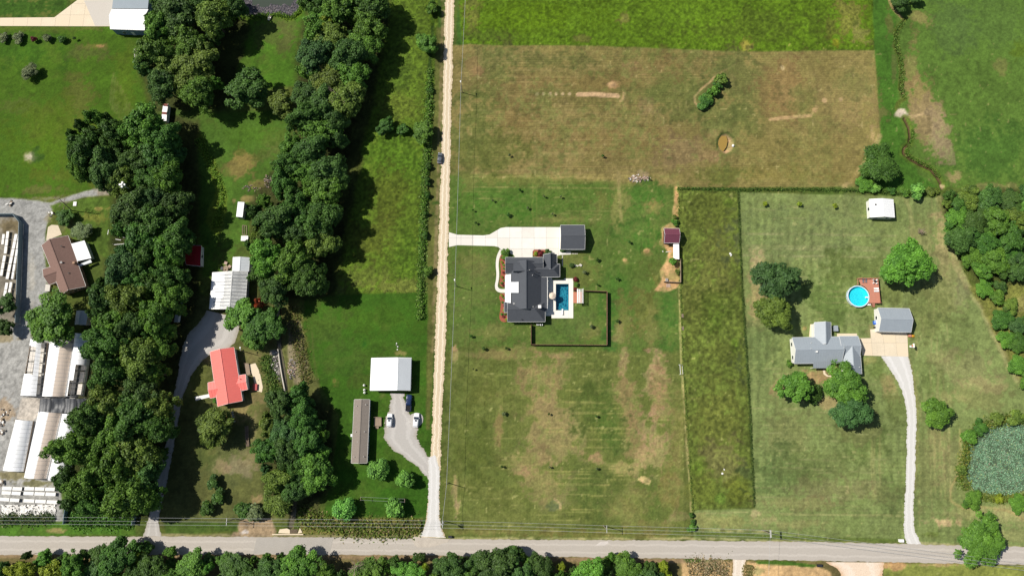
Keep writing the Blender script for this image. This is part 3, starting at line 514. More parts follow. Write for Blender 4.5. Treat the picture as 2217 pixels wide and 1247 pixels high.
def road_mat(name, base, track, edge, tr=(.32, .18), edgew=.8, nz=.6, fine=3, amp=(.74, 1.16)):
    m, N, L, b = newmat(name)
    at = N.new('ShaderNodeAttribute'); at.attribute_name = 'across'
    ab = N.new('ShaderNodeMath'); ab.operation = 'ABSOLUTE'; L.new(at.outputs['Fac'], ab.inputs[0])
    tc = N.new('ShaderNodeTexCoord')
    n = N.new('ShaderNodeTexNoise'); n.inputs['Scale'].default_value = nz; n.inputs['Detail'].default_value = 8; n.inputs['Roughness'].default_value = .65
    L.new(tc.outputs['Object'], n.inputs['Vector'])
    w_ = N.new('ShaderNodeMath'); w_.operation = 'MULTIPLY_ADD'; w_.inputs[1].default_value = .5; L.new(n.outputs[0], w_.inputs[0]); 
    s_ = N.new('ShaderNodeMath'); s_.operation = 'SUBTRACT'; L.new(ab.outputs[0], w_.inputs[2]); L.new(w_.outputs[0], s_.inputs[0]); s_.inputs[1].default_value = .25
    cr = N.new('ShaderNodeValToRGB'); e = cr.color_ramp.elements
    e[0].position = 0; e[0].color = (*lin(base), 1); e[1].position = 1; e[1].color = (*lin(edge), 1)
    for pos, c in ((tr[0], base), (tr[0]+tr[1]*.5, track), (tr[0]+tr[1]*1.5, track), (tr[0]+tr[1]*2.2, base), (edgew, base)):
        q = e.new(min(.98, pos)); q.color = (*lin(c), 1)
    L.new(s_.outputs[0], cr.inputs[0])
    n2 = N.new('ShaderNodeTexNoise'); n2.inputs['Scale'].default_value = fine; n2.inputs['Detail'].default_value = 6; n2.inputs['Roughness'].default_value = .75
    L.new(tc.outputs['Object'], n2.inputs['Vector'])
    mr = N.new('ShaderNodeMapRange'); mr.inputs[1].default_value = .3; mr.inputs[2].default_value = .7; mr.inputs[3].default_value = amp[0]; mr.inputs[4].default_value = amp[1]
    L.new(n2.outputs[0], mr.inputs[0])
    mx = N.new('ShaderNodeMix'); mx.data_type = 'RGBA'; mx.blend_type = 'MULTIPLY'; mx.inputs[0].default_value = 1
    L.new(cr.outputs[0], mx.inputs[6]); L.new(mr.outputs[0], mx.inputs[7])
    L.new(mx.outputs[2], b.inputs['Base Color']); b.inputs['Roughness'].default_value = .9; b.inputs['Specular IOR Level'].default_value = .2
    bp = N.new('ShaderNodeBump'); bp.inputs['Strength'].default_value = .35; bp.inputs['Distance'].default_value = .06; L.new(n2.outputs[0], bp.inputs['Height']); L.new(bp.outputs[0], b.inputs['Normal'])
    return m
M_GR = road_mat('gravel_tan', (206, 188, 158), (226, 212, 188), (188, 168, 134), (.25, .16), .86, .5, 5)
M_AS = road_mat('worn_asphalt', (177, 169, 158), (186, 178, 167), (166, 156, 142), (.3, .14), .9, .25, 2.2, (.9, 1.05))
M_GG = road_mat('gravel_grey', (178, 173, 166), (188, 183, 176), (160, 152, 138), (.3, .16), .8, .5, 5, (.82, 1.1))
M_GL = road_mat('gravel_light', (206, 203, 197), (216, 213, 208), (184, 178, 164), (.3, .16), .88, .6, 5, (.84, 1.08))
JOINT = pm('joint_fill', (120, 110, 96), .95, .1)
M_CW = pm('concrete_new', (222, 217, 206), .85, .06, .35, bump=.1, bscale=8, hue=(214, 208, 196))
M_CT = pm('concrete_tan', (222, 206, 178), .85, .07, .3, bump=.1, bscale=8, hue=(214, 196, 168))
M_CG = pm('concrete_grey', (198, 190, 176), .88, .1, .4, bump=.1, bscale=8)
strip('paved_road', [(-160, 1160, -160, 1201), (0, 1160, 0, 1200), (640, 1161, 640, 1200), (1000, 1167, 1000, 1202), (1650, 1170, 1650, 1211), (1900, 1175.5, 1900, 1216), (2217, 1183, 2217, 1222), (2400, 1189, 2400, 1226)], .06, M_AS, .28, 5, 13, 1, 3, crown=.05)
strip('gravel_road', [(966.5, -60, 987, -60), (964, 0, 984, 0), (960.5, 140, 980, 140), (957, 300, 976, 300), (950, 500, 971, 500), (946, 620, 968, 620), (941, 760, 964, 760), (936, 920, 956, 920), (931, 1000, 954, 1000), (926, 1100, 950, 1100), (921, 1140, 954, 1140), (905, 1162, 965, 1164)], .075, M_GR, .5, 1.8, 9, 1, 11, crown=.05)
strip('trailer_home_driveway', [(847, 851, 874, 851), (846, 870, 878, 872), (840, 893, 884, 893), (832, 908, 906, 912), (831, 930, 903, 934), (832, 948, 903, 950), (846, 972, 913, 966), (868, 983, 926, 985), (905, 1010, 934, 1003), (926, 1035, 941, 1020)], .045, M_GG, .7, 1.6, 9, 2, 21)
slab('parking_pocket', [(890, 897), (902, 892), (913, 896), (917, 906), (914, 918), (900, 926), (888, 920)], .05, M_GG, .05, 2)
strip('grey_house_driveway', [(1906, 771, 1967, 771), (1918, 786, 1972, 792), (1941, 822, 1977, 817), (1957, 855, 1982, 868), (1963.5, 900, 1984, 900), (1964, 927, 1984, 927), (1961, 1040, 1980, 1040), (1955.5, 1130, 1977, 1130), (1957, 1160, 1984, 1160), (1965, 1180, 1998, 1183)], .05, M_GL, .4, 1.8, 9, 1, 31)
strip('farm_lane', [(448, 672, 522, 690), (432, 700, 516, 716), (412, 716, 506, 752), (396, 745, 452, 762), (381, 830, 400, 832), (364, 940, 381, 942), (341, 1040, 362, 1044), (326, 1100, 347, 1102), (318, 1135, 342, 1135), (310, 1162, 352, 1164)], .05, M_GG, .35, 3, 9, 1, 41)
strip('side_road', [(1585, 1206, 1617, 1206), (1588, 1225, 1612, 1225), (1584, 1247, 1607, 1247), (1580, 1310, 1606, 1310)], .05, road_mat('gravel_pale', (216, 202, 184), (224, 212, 196), (204, 180, 152)), .3, 3, 9, 1, 51)
strip('dirt_turnout', [(1786, 1216, 1915, 1217), (1818, 1232, 1912, 1232), (1826, 1260, 1910, 1260), (1830, 1310, 1910, 1310)], .045, MATS.setdefault('gp', road_mat('gravel_pink', (222, 200, 176), (226, 208, 188), (206, 172, 138))), .5, 3, 9, 1, 61)
paneled('house_driveway', [(972, 503), (990, 508.5), (1046, 510), (1060, 508), (1072, 501), (1084, 494), (1096, 492), (1216, 492), (1216, 545), (1236, 545), (1236, 551), (1214, 552), (1200, 556), (1190, 552), (1188, 541), (1156, 540.5), (1153, 545), (1153, 562), (1118, 562), (1112, 552), (1085, 541), (1079, 535), (1070, 533), (990, 531), (972, 535)], .07, [M_CW, pm('concrete_new_b', (219, 213, 202), .85, .08, .35), pm('concrete_new_c', (226, 221, 211), .85, .06, .5)])
paneled('top_left_driveway', [(-60, 40), (118, 38.5), (169, 0), (190, -40), (252, -40), (246, 0), (239, 58), (-60, 57)], .06, [M_CT, pm('concrete_tan_b', (218, 202, 175), .85, .08, .3)], 5.5)
slab('yard_pad', [(182, 2), (246, 0), (239, 57), (206, 57)], .07, pm('concrete_weathered', (206, 198, 186), .9, .1, .2, hue=(186, 178, 166)), .05)
paneled('grey_house_pad', [(1859, 732.5), (1885, 732), (1883.5, 713), (1900, 712), (1964, 722), (1966.5, 772), (1867, 769.5)], .08, [M_CT, MATS['concrete_tan_b'], pm('concrete_tan_c', (215, 200, 174), .85, .1, .25)], 4.6)
strip('front_walk', [(1082, 540, 1090, 545), (1074.5, 556, 1081, 557), (1073, 575, 1079, 575), (1075, 592, 1081, 592), (1074, 606, 1080, 606), (1071, 618, 1077, 619), (1073, 629, 1079, 623), (1082, 634, 1083, 626), (1096, 634, 1096, 626)], .075, M_CW, 0, 1.5, 3, 2, 71)
slab('brown_house_patio', [(104, 492), (112, 487), (126, 488), (134, 508), (100, 521)], .06, pm('concrete_dusty', (206, 192, 166), .9, .1, .3))
slab('red_house_patio', [(538, 790), (553, 786), (560, 800), (564, 813), (567, 828), (569, 838), (567, 849), (555, 846), (548, 815)], .07, M_CT)
slab('red_house_ramp', [(422, 859), (456, 852), (457, 859), (424, 867)], .14, pm('white_boards', (232, 228, 222), .7, .06, 1))
slab('grey_house_walk', [(1781, 800), (1786, 800), (1787, 808), (1793, 813), (1800, 813), (1800, 816), (1790, 815), (1783, 810)], .05, M_CT)
slab('grey_house_back_patio', [(1812, 722), (1855, 722), (1856, 732), (1812, 732)], .07, M_CT)
slab('grey_house_side_patio', [(1754, 702), (1763, 702), (1763, 729), (1752, 729)], .07, M_CT)
M_MULCH = pm('red_mulch', (150, 84, 64), .95, .3, 2.5, bump=.6, bscale=9)
slab('mulch_bed', [(1084, 552), (1094, 556), (1097, 575), (1095, 600), (1095, 622), (1088, 622), (1081, 617), (1082, 604), (1085, 590), (1083, 570), (1081, 560)], .05, M_MULCH, .05, 2)
slab('mulch_bed', [(1083, 636), (1094, 634), (1097, 655), (1096, 676), (1100, 696), (1088, 698), (1080, 690), (1083, 672), (1085, 655), (1080, 645)], .05, M_MULCH, .05, 2)
slab('mulch_bed', [(1154, 542), (1158, 540), (1188, 541), (1192, 556), (1154, 557)], .06, M_MULCH, .05, 1)
strip('driveway_mouth', [(928, 990, 942, 985), (928, 1020, 952, 1018), (927, 1060, 951.5, 1060), (926, 1100, 949, 1100), (921.5, 1140, 953, 1140), (906, 1160, 964, 1163)], .135, M_GL, .5, 1.8, 7, 1, 95)
# road patches
slab('asphalt_patch', [(1289, 1180), (1300, 1172), (1316, 1171), (1318, 1175), (1309, 1180)], .118, pm('patch_concrete', (196, 188, 180), .9, .08), .06)
slab('asphalt_patch', [(556, 1163), (722, 1162.5), (716, 1190), (708, 1198), (548, 1198)], .116, pm('patch_asphalt', (166, 160, 151), .9, .07, .4), .06)
strip('gravel_spill', [(896, 1161, 972, 1166), (892, 1170, 968, 1173), (896, 1178, 948, 1180), (902, 1184, 930, 1184)], .125, pm('spilled_gravel', (182, 172, 158), .95, .14, .6), .8, 2, 7, 1, 81)
# flatten the sheet below all that
for pl in PAVE:
    xs = [p[0] for p in pl]; ys = [p[1] for p in pl]; i = sub(min(xs)-8, max(xs)+8, min(ys)-8, max(ys)+8)
    m_ = sstep(7, 2, sdf(PX[i], PY[i], pl)); HT[i] = np.where(m_ > 0, np.minimum(HT[i], HT[i]*(1-m_)), HT[i]); ROUGH[i] *= 1-m_
# holes for the sunk pools
POOL = [(1203.5, 615), (1231, 615), (1231, 671.6), (1203.5, 671.6)]
px0, py0 = G(1202.6, 672.5); px1, py1 = G(1232, 614)
i = (X > px0-.5) & (X < px1+.5) & (Y > py0-.5) & (Y < py1+.5); HT[i] = -3.0
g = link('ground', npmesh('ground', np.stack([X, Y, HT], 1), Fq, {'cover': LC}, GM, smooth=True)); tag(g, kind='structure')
# ------------------------------------------------------------------ tall weeds on the rough ground
def cards(name, pts, cols, size, mat, up=.5, asp=(.5, 1.2), seed=1, zoff=.0):
    r = np.random.RandomState(seed); n = len(pts)
    nrm = r.normal(size=(n, 3)); nrm[:, 2] = np.abs(nrm[:, 2])+up; nrm /= np.linalg.norm(nrm, axis=1)[:, None]
    t = np.cross(nrm, r.normal(size=(n, 3))); t /= np.linalg.norm(t, axis=1)[:, None]; b = np.cross(nrm, t)
    s = size*r.uniform(.6, 1.4, n)[:, None]; a = r.uniform(*asp, n)[:, None]
    V = np.stack([pts-t*s, pts-b*s*a*.7+t*s*.1, pts+t*s, pts+b*s*a*.7+t*s*.1], 1).reshape(-1, 3)
    return npmesh(name, V, np.arange(4*n).reshape(-1, 4), {'cover': np.repeat(cols, 4, axis=0)}, mat)
def leafy(name, attr='cover', tr=.3, mul=1.0):
    m, N, L, b = newmat(name); out = N['Material Output']
    at = N.new('ShaderNodeAttribute'); at.attribute_name = attr
    b.inputs['Roughness'].default_value = .7; b.inputs['Specular IOR Level'].default_value = .25
    t = N.new('ShaderNodeBsdfTranslucent'); mx = N.new('ShaderNodeMixShader'); mx.inputs[0].default_value = tr
    L.new(at.outputs['Color'], b.inputs['Base Color']); L.new(at.outputs['Color'], t.inputs[0])
    L.new(b.outputs[0], mx.inputs[1]); L.new(t.outputs[0], mx.inputs[2]); L.new(mx.outputs[0], out.inputs[0]); return m
r = np.random.RandomState(5)
cand = np.nonzero((ROUGH > .4) & ~far_ & (HT > -.05))[0]
pr = ROUGH[cand]*(.25+.75*sstep(.35, .6, n_s[cand]))*.6; pk = cand[r.rand(len(cand)) < pr*2.6]
pts = np.stack([X[pk]+r.uniform(-.3, .3, len(pk)), Y[pk]+r.uniform(-.3, .3, len(pk)), HT[pk]+r.uniform(.03, .2, len(pk))], 1)
cj = LC[pk]*r.uniform(.8, 1.35, (len(pk), 1))*r.uniform(.92, 1.08, (len(pk), 3))
o = link('meadow_weeds', cards('meadow_weeds', pts, cj, .17, leafy('weed_leaf'), .7)); tag(o, 'knee-high unmown grass and weeds of the meadows', 'grass', kind='stuff')
# dense weedy bands: hedge-banks, creek banks, fence lines
def band(name, label, pts_px, wd, n, col, h=(.2, 1.2), size=.35, seed=3, cat='weeds'):
    r = np.random.RandomState(seed); p = [P(*q) for q in pts_px]; L_ = [0]
    for a, b in zip(p[:-1], p[1:]): L_.append(L_[-1]+(b-a).length)
    t = r.uniform(0, L_[-1], n); k = np.clip(np.searchsorted(L_, t)-1, 0, len(p)-2)
    A = np.array([q[:] for q in p]); f = (t-np.array(L_)[k])/(np.diff(L_)[k]); B = A[k]+(A[k+1]-A[k])*f[:, None]
    dr = A[k+1]-A[k]; nn = np.stack([-dr[:, 1], dr[:, 0]], 1); nn /= np.linalg.norm(nn, axis=1)[:, None]
    lump = fbm(t/2.2, t*0+seed, 3)
    o_ = r.normal(size=n)*wd*.32*(.6+.9*lump); B[:, :2] += nn*o_[:, None]
    B[:, 2] = (h[0]+(h[1]-h[0])*r.rand(n)*(.3+1.1*lump))*np.exp(-(o_/wd)**2*2)
    c = lin(np.array(col, float)); c = c[r.randint(0, len(c), n)]*r.uniform(.7, 1.35, (n, 1))
    o = link(name, cards(name, B, c, size, MATS.setdefault('band_leaf', leafy('band_leaf')), .35, seed=seed)); tag(o, label, cat, kind='stuff'); return o
band('hedge_bank', 'bright green weedy hedge strip along the meadow beside the gravel road', [(931, 150), (927, 300), (921, 380), (916, 480), (912, 560), (911, 640), (911, 692)], 2.4, 5200, [(108, 146, 52), (92, 130, 44), (128, 152, 80), (70, 104, 40)], (.2, 1.7), .34, 3)
band('fence_line_growth', 'dark green growth along the fence line north of the grey house lawn', [(1466, 409), (1600, 411), (1750, 411), (1832, 412), (1900, 416), (2000, 424)], 1.2, 2200, [(72, 100, 38), (88, 116, 46), (62, 88, 34)], (.1, .8), .3, 4)
band('fence_row_growth', 'thin dark weeds on the east edge of the unmown strip', [(1598, 415), (1605, 600), (1621, 840), (1633, 1096)], .8, 1500, [(56, 80, 32), (80, 100, 44)], (.1, .6), .24, 5)
band('fence_row_growth', 'sparse weeds on the west edge of the unmown strip', [(1469, 420), (1473, 620), (1478, 760), (1490, 960), (1500, 1100), (1502, 1150)], .8, 1300, [(96, 120, 48), (70, 100, 36), (120, 132, 60)], (.1, .5), .24, 6)
band('creek_brush', 'weedy brush on the left bank of the gravelly creek', [(575, 770), (585, 800), (590, 830), (600, 860)], 4, 1300, [(92, 122, 50), (110, 126, 60), (70, 100, 40)], (.1, 1.3), .34, 7)
band('creek_brush', 'dry yellowish brush on the right bank of the gravelly creek', [(640, 660), (640, 720), (655, 780), (664, 830)], 4, 1800, [(124, 122, 66), (140, 126, 80), (96, 108, 52), (110, 122, 56)], (.1, 1.), .3, 8)
band('verge_brush', 'yellow green roadside brush between the bushy lawn and the paved road', [(645, 1110), (690, 1130), (760, 1142), (840, 1145), (912, 1140)], 5, 4200, [(128, 140, 60), (104, 128, 50), (150, 136, 92), (90, 112, 46)], (.2, 1.5), .34, 9)
band('verge_brush', 'green hedge behind the left paved road verge', [(155, 1122), (230, 1124), (290, 1122)], 4.2, 2600, [(82, 128, 46), (66, 108, 40), (100, 140, 60)], (.3, 2.), .34, 10)
band('verge_brush', 'low green weeds below the nursery tables at the left edge', [(0, 1124), (60, 1124), (120, 1120)], 3, 1500, [(72, 104, 46), (110, 116, 72), (60, 90, 40)], (.2, 1.1), .32, 11)
band('pond_bank_growth', 'bright bank grass around the dark pond at the top', [(490, 52), (520, 38), (560, 37), (600, 32), (632, 40), (650, 24), (656, 0)], 1.8, 1500, [(116, 150, 44), (96, 132, 40), (84, 112, 40)], (.1, .8), .3, 12)
band('ditch_growth', 'overgrown ditch weeds in the right hand pasture', [(1955, 48), (1941, 66), (1940, 100), (1951, 130), (1953, 160), (1951, 190), (1956, 215)], 1.8, 900, [(92, 126, 44), (80, 114, 42), (118, 138, 64)], (.05, .6), .26, 13)
band('ditch_growth', 'grassy lip of the muddy ditch above the lone round tree', [(1976, 280), (1974, 300), (1966, 318), (1962, 334), (1978, 344), (2000, 356), (2020, 366), (2034, 384)], 1.2, 800, [(88, 128, 36), (72, 110, 34), (110, 120, 60)], (.05, .5), .24, 14)
band('strip_growth', 'bright weeds left of the shed strip in the shaded meadow', [(430, 300), (455, 350), (478, 405), (482, 430), (470, 490), (462, 480)], 2.6, 1400, [(112, 144, 46), (96, 130, 44)], (.1, .8), .32, 15)
band('lily_bank_growth', 'tall olive weeds around the lily pond shore', [(2088, 1060), (2080, 1030), (2088, 990), (2096, 955), (2120, 925), (2170, 908), (2217, 904), (2260, 900)], 3.2, 2600, [(100, 122, 48), (84, 108, 40), (132, 134, 60)], (.2, 1.3), .34, 16)
band('lily_bank_growth', 'low yellow olive shrubs along the near shore of the lily pond', [(2110, 1072), (2140, 1078), (2180, 1080), (2217, 1076), (2260, 1080)], 2.6, 1300, [(124, 132, 56), (96, 116, 44)], (.2, 1.1), .34, 17)
band('sandy_lot_growth', 'dry scrub on the sandy lot south of the paved road', [(1490, 1235), (1530, 1226), (1575, 1240), (1570, 1250)], 6, 1500, [(150, 130, 96), (176, 160, 124), (104, 108, 66)], (.05, .7), .3, 18)
band('sandy_lot_growth', 'dry tufts beside the side road mouth', [(1622, 1222), (1618, 1250)], 3, 700, [(120, 122, 66), (160, 140, 96)], (.05, .6), .28, 19)
# ------------------------------------------------------------------ ponds
def pond(name, poly, z, mat): tag(MB().prism([G(*q) for q in poly], z-.04, z).build(name, mat), kind='structure')
mw, N, L, b = newmat('dark_pond_water'); b.inputs['Base Color'].default_value = (*lin((66, 74, 62)), 1); b.inputs['Roughness'].default_value = .12
pond('pond_water', POND_TOP, -.28, mw)
mw2, N, L, b = newmat('muddy_water'); b.inputs['Base Color'].default_value = (*lin((152, 124, 62)), 1); b.inputs['Roughness'].default_value = .2
pond('muddy_pond_water', [(1556, 302), (1563, 294), (1573, 294), (1576, 305), (1573, 318), (1566, 328), (1559, 322), (1555, 312)], -.3, mw2)
mw3, N, L, b = newmat('lily_pond_water'); b.inputs['Base Color'].default_value = (*lin((78, 94, 70)), 1); b.inputs['Roughness'].default_value = .15
pond('lily_pond_water', [(2094, 960), (2110, 933), (2150, 916), (2190, 913), (2300, 903), (2300, 1078), (2217, 1066), (2190, 1076), (2150, 1073), (2110, 1065), (2090, 1030), (2088, 990)], -.3, mw3)
mw4, N, L, b = newmat('creek_water'); b.inputs['Base Color'].default_value = (*lin((92, 86, 66)), 1); b.inputs['Roughness'].default_value = .15
strip('creek_water', [(596, 640, 604, 640), (599, 700, 606, 700), (600, 750, 608, 750), (609, 800, 617, 798), (614, 850, 622, 850), (628, 960, 636, 960), (636, 1060, 644, 1060), (630, 1110, 642, 1110), (612, 1142, 650, 1142)], -.35, mw4, .1, 5, 3, 1, 91)
r = np.random.RandomState(12)
def scatter_poly(poly, n, seed=1):
    r = np.random.RandomState(seed); xs = [p[0] for p in poly]; ys = [p[1] for p in poly]
    q = np.stack([r.uniform(min(xs), max(xs), n*2), r.uniform(min(ys), max(ys), n*2)], 1)
    return q[sdf(q[:, 0], q[:, 1], poly) < 0][:n]
q = scatter_poly(POND_LILY, 21000, 3); q = q[fbm(q[:, 0]/9, q[:, 1]/9, 5)+(np.random.RandomState(9).rand(len(q))-.5)*.25 > .36]
W_ = np.array([G(x, y) for x, y in q]); n = len(W_); zz = -.28+r.rand(n)*.5*(r.rand(n) > .5)
cl = lin(np.array([(128, 168, 130), (112, 154, 116), (150, 180, 146), (96, 128, 96), (158, 176, 114), (144, 136, 116)], float))[r.choice(6, n, p=[.3, .25, .2, .15, .05, .05])]*r.uniform(.75, 1.2, (n, 1))
o = link('lily_pads', cards('lily_pads', np.column_stack([W_, zz]), cl, .16, leafy('lily_leaf', tr=.1), 2.2, (1., 1.4), 5)); tag(o, 'mass of pale blue green lily pads covering the pond', 'lily pads', kind='stuff')
q = scatter_poly(POND_TOP, 9000, 4); dd = sdf(q[:, 0], q[:, 1], POND_TOP)
q = q[(dd > -16*(.5+fbm(q[:, 0]/14, q[:, 1]/14, 6)*1.3)) | (q[:, 0] < 545)]; W_ = np.array([G(x, y) for x, y in q]); n = len(W_)
cl = lin(np.array([(96, 92, 98), (72, 70, 76), (120, 112, 112), (58, 56, 60)], float))[r.randint(0, 4, n)]
o = link('pond_algae', cards('pond_algae', np.column_stack([W_, np.full(n, -.25)+r.rand(n)*.04]), cl, .3, leafy('algae_leaf', tr=0), 3, (.8, 1.3), 6)); tag(o, 'grey mat of dead algae along the shore of the top pond', 'algae', kind='stuff')
# ------------------------------------------------------------------ trees
TONES = {'dark green': (60, 88, 40), 'deep green': (60, 92, 36), 'mid green': (76, 110, 40), 'olive green': (84, 104, 42), 'yellow green': (112, 130, 36), 'bright green': (80, 122, 44), 'blue green': (60, 92, 50), 'grey green': (92, 106, 72), 'fresh green': (98, 146, 66), 'rust red': (150, 70, 52), 'burgundy': (96, 34, 36)}
def leaf_mat(nm, rgb):
    m, N, L, b = newmat('leaves_'+nm.replace(' ', '_')); out = N['Material Output']
    at = N.new('ShaderNodeAttribute'); at.attribute_name = 'lv'
    oi = N.new('ShaderNodeObjectInfo')
    c = lin(rgb)*np.array([1.2, 1.24, 1.15])
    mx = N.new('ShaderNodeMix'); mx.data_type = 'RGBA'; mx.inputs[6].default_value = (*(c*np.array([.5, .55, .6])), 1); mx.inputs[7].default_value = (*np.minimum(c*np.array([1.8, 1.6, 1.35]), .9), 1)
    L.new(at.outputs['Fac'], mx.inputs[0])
    hs = N.new('ShaderNodeHueSaturation'); L.new(mx.outputs[2], hs.inputs['Color'])
    mr = N.new('ShaderNodeMapRange'); mr.inputs[3].default_value = .49; mr.inputs[4].default_value = .51; L.new(oi.outputs['Random'], mr.inputs[0]); L.new(mr.outputs[0], hs.inputs['Hue'])
    mr2 = N.new('ShaderNodeMapRange'); mr2.inputs[3].default_value = .85; mr2.inputs[4].default_value = 1.15; L.new(oi.outputs['Random'], mr2.inputs[0]); L.new(mr2.outputs[0], hs.inputs['Value'])
    b.inputs['Roughness'].default_value = .6; b.inputs['Specular IOR Level'].default_value = .3
    t = N.new('ShaderNodeBsdfTranslucent'); mm = N.new('ShaderNodeMixShader'); mm.inputs[0].default_value = .14
    L.new(hs.outputs[0], b.inputs['Base Color']); L.new(hs.outputs[0], t.inputs[0]); L.new(b.outputs[0], mm.inputs[1]); L.new(t.outputs[0], mm.inputs[2]); L.new(mm.outputs[0], out.inputs[0])
    return m
LM = {k: leaf_mat(k, v) for k, v in TONES.items()}
BARK = pm('bark', (98, 84, 70), .95, .25, 3, bump=.5, bscale=8)
DEAD = pm('dead_wood', (150, 132, 116), .95, .2, 3)
def crown_mesh(name, Rr, Vz, zc, nl, nleaf, leaf, seed, rl=.27, ragged=.25, flat=.0, spiky=False):
    r = np.random.RandomState(seed)
    d = r.normal(size=(nl*4, 3)); d /= np.linalg.norm(d, axis=1)[:, None]; d = d[d[:, 2] > -.4][:nl]; nl = len(d)
    out = 1-ragged*r.rand(nl)**1.5
    ang = np.arctan2(d[:, 1], d[:, 0]); k = r.uniform(0, 6.28, 3)
    out *= 1+.15*np.sin(2*ang+k[0])+.12*np.sin(3*ang+k[1])+.10*np.sin(5*ang+k[2])
    rls = Rr*rl*r.uniform(.7, 1.3, nl)
    inner = r.rand(nl) < .22; out[inner] *= r.uniform(.3, .75, inner.sum())
    Lc = d*(Rr*(1-rl*.75))*out[:, None]; Lc[:, 2] *= Vz/Rr
    lobe_b = r.normal(size=nl)*.14
    li = r.choice(nl, nleaf, p=rls**2/np.sum(rls**2))
    e = r.normal(size=(nleaf, 3)); e /= np.linalg.norm(e, axis=1)[:, None]; e[:, 2] = np.where(e[:, 2] < -.2, -e[:, 2]*.7, e[:, 2])
    e2 = e.copy(); e2[:, 2] *= .75
    pos = Lc[li]+e2*rls[li][:, None]*r.uniform(.62, 1.08, nleaf)[:, None]
    pos += r.normal(size=pos.shape)*leaf*.25
    stray = r.rand(nleaf) < .05; pos[stray] *= r.uniform(1.0, 1.09, stray.sum())[:, None]
    nrm = e*.55+d[li]*.25+r.normal(size=(nleaf, 3))*.42+np.array([0, 0, .35]); nrm /= np.linalg.norm(nrm, axis=1)[:, None]
    t = np.cross(nrm, r.normal(size=(nleaf, 3)))
    if spiky: t = d[li]*1.0+e*.6+r.normal(size=(nleaf, 3))*.35; t -= nrm*np.sum(t*nrm, 1)[:, None]
    t /= np.linalg.norm(t, axis=1)[:, None]; b = np.cross(nrm, t)
    s = leaf*r.uniform(.55, 1.4, nleaf)[:, None]; a = (r.uniform(.16, .34, nleaf) if spiky else r.uniform(.55, 1.05, nleaf))[:, None]
    if spiky: s *= 1.7
    pos[:, 2] += zc
    V = np.stack([pos-t*s, pos-b*s*a+t*s*.15, pos+t*s, pos+b*s*a+t*s*.15], 1).reshape(-1, 3); V[:, 2] = np.maximum(V[:, 2], .05)
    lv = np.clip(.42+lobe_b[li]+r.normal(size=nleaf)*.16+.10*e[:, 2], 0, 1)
    return npmesh(name, V, np.arange(4*nleaf).reshape(-1, 4), {'lv': np.repeat(lv, 4)})
def trunk_mesh(name, h, r0, spread, seed, limbs=5, top=None):
    r = random.Random(seed); m = MB(); hh = h*.45
    m.tube([(0, 0, -.2), (r.uniform(-.1, .1), r.uniform(-.1, .1), hh*.5), (r.uniform(-.2, .2), r.uniform(-.2, .2), hh), (r.uniform(-.4, .4), r.uniform(-.4, .4), h*.8)], r0, 7, r0*.3)
    for i in range(limbs):
        a = 6.283*i/limbs+r.uniform(-.4, .4); l = spread*r.uniform(.55, .85); z0 = hh*r.uniform(.7, 1.2)
        p1 = (l*.45*math.cos(a), l*.45*math.sin(a), z0+h*.13); p2 = (l*math.cos(a+.2), l*math.sin(a+.2), z0+h*.26)
        m.tube([(0, 0, z0), p1, p2], r0*.45, 5, r0*.12)
    me = bpy.data.meshes.new(name); me.from_pydata(m.v, [], m.f); me.materials.append(BARK); return me
KINDS = {}
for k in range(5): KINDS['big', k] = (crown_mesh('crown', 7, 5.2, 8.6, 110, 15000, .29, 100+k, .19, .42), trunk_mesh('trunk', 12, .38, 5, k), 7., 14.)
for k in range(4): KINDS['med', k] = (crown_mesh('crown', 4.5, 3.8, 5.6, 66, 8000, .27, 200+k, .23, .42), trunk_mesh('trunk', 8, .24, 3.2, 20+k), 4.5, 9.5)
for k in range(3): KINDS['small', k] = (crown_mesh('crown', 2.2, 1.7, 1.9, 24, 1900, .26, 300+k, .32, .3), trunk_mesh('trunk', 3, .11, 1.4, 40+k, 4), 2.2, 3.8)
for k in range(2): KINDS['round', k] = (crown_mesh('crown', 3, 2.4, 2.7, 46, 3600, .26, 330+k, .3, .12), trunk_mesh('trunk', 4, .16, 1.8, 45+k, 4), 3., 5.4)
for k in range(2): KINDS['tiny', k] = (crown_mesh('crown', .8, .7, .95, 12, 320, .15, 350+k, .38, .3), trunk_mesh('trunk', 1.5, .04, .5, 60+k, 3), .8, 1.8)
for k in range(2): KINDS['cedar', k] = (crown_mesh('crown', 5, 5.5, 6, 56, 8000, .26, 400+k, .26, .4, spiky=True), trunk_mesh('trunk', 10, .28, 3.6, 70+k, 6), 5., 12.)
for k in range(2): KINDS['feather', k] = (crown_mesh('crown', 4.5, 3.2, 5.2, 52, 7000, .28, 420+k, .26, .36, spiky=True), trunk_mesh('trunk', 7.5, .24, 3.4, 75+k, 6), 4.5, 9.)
TREES = []
rnd = random.Random(99)
def tree(px, py, rpx, h, tone, kind, label, group=None, name='broadleaf_tree', cat='tree', var=None, oval=1., vis=.62):
    me, tk, R0, H0 = KINDS[kind, var if var is not None else rnd.randrange(sum(1 for q in KINDS if q[0] == kind))]
    x, y = G(px, py, h*vis); rm = rpx*mpp(py)*(1-h*vis/CAMH)
    o = thing(name, label, cat, (x, y, 0), group, rz=rnd.uniform(0, 6.28)); s = rm/R0
    o.scale = (s, s*oval, h/H0)
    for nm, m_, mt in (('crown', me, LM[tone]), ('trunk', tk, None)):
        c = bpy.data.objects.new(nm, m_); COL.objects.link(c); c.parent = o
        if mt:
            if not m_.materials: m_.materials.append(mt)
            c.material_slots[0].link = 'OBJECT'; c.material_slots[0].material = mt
    TREES.append((px, py, rpx, h)); return o
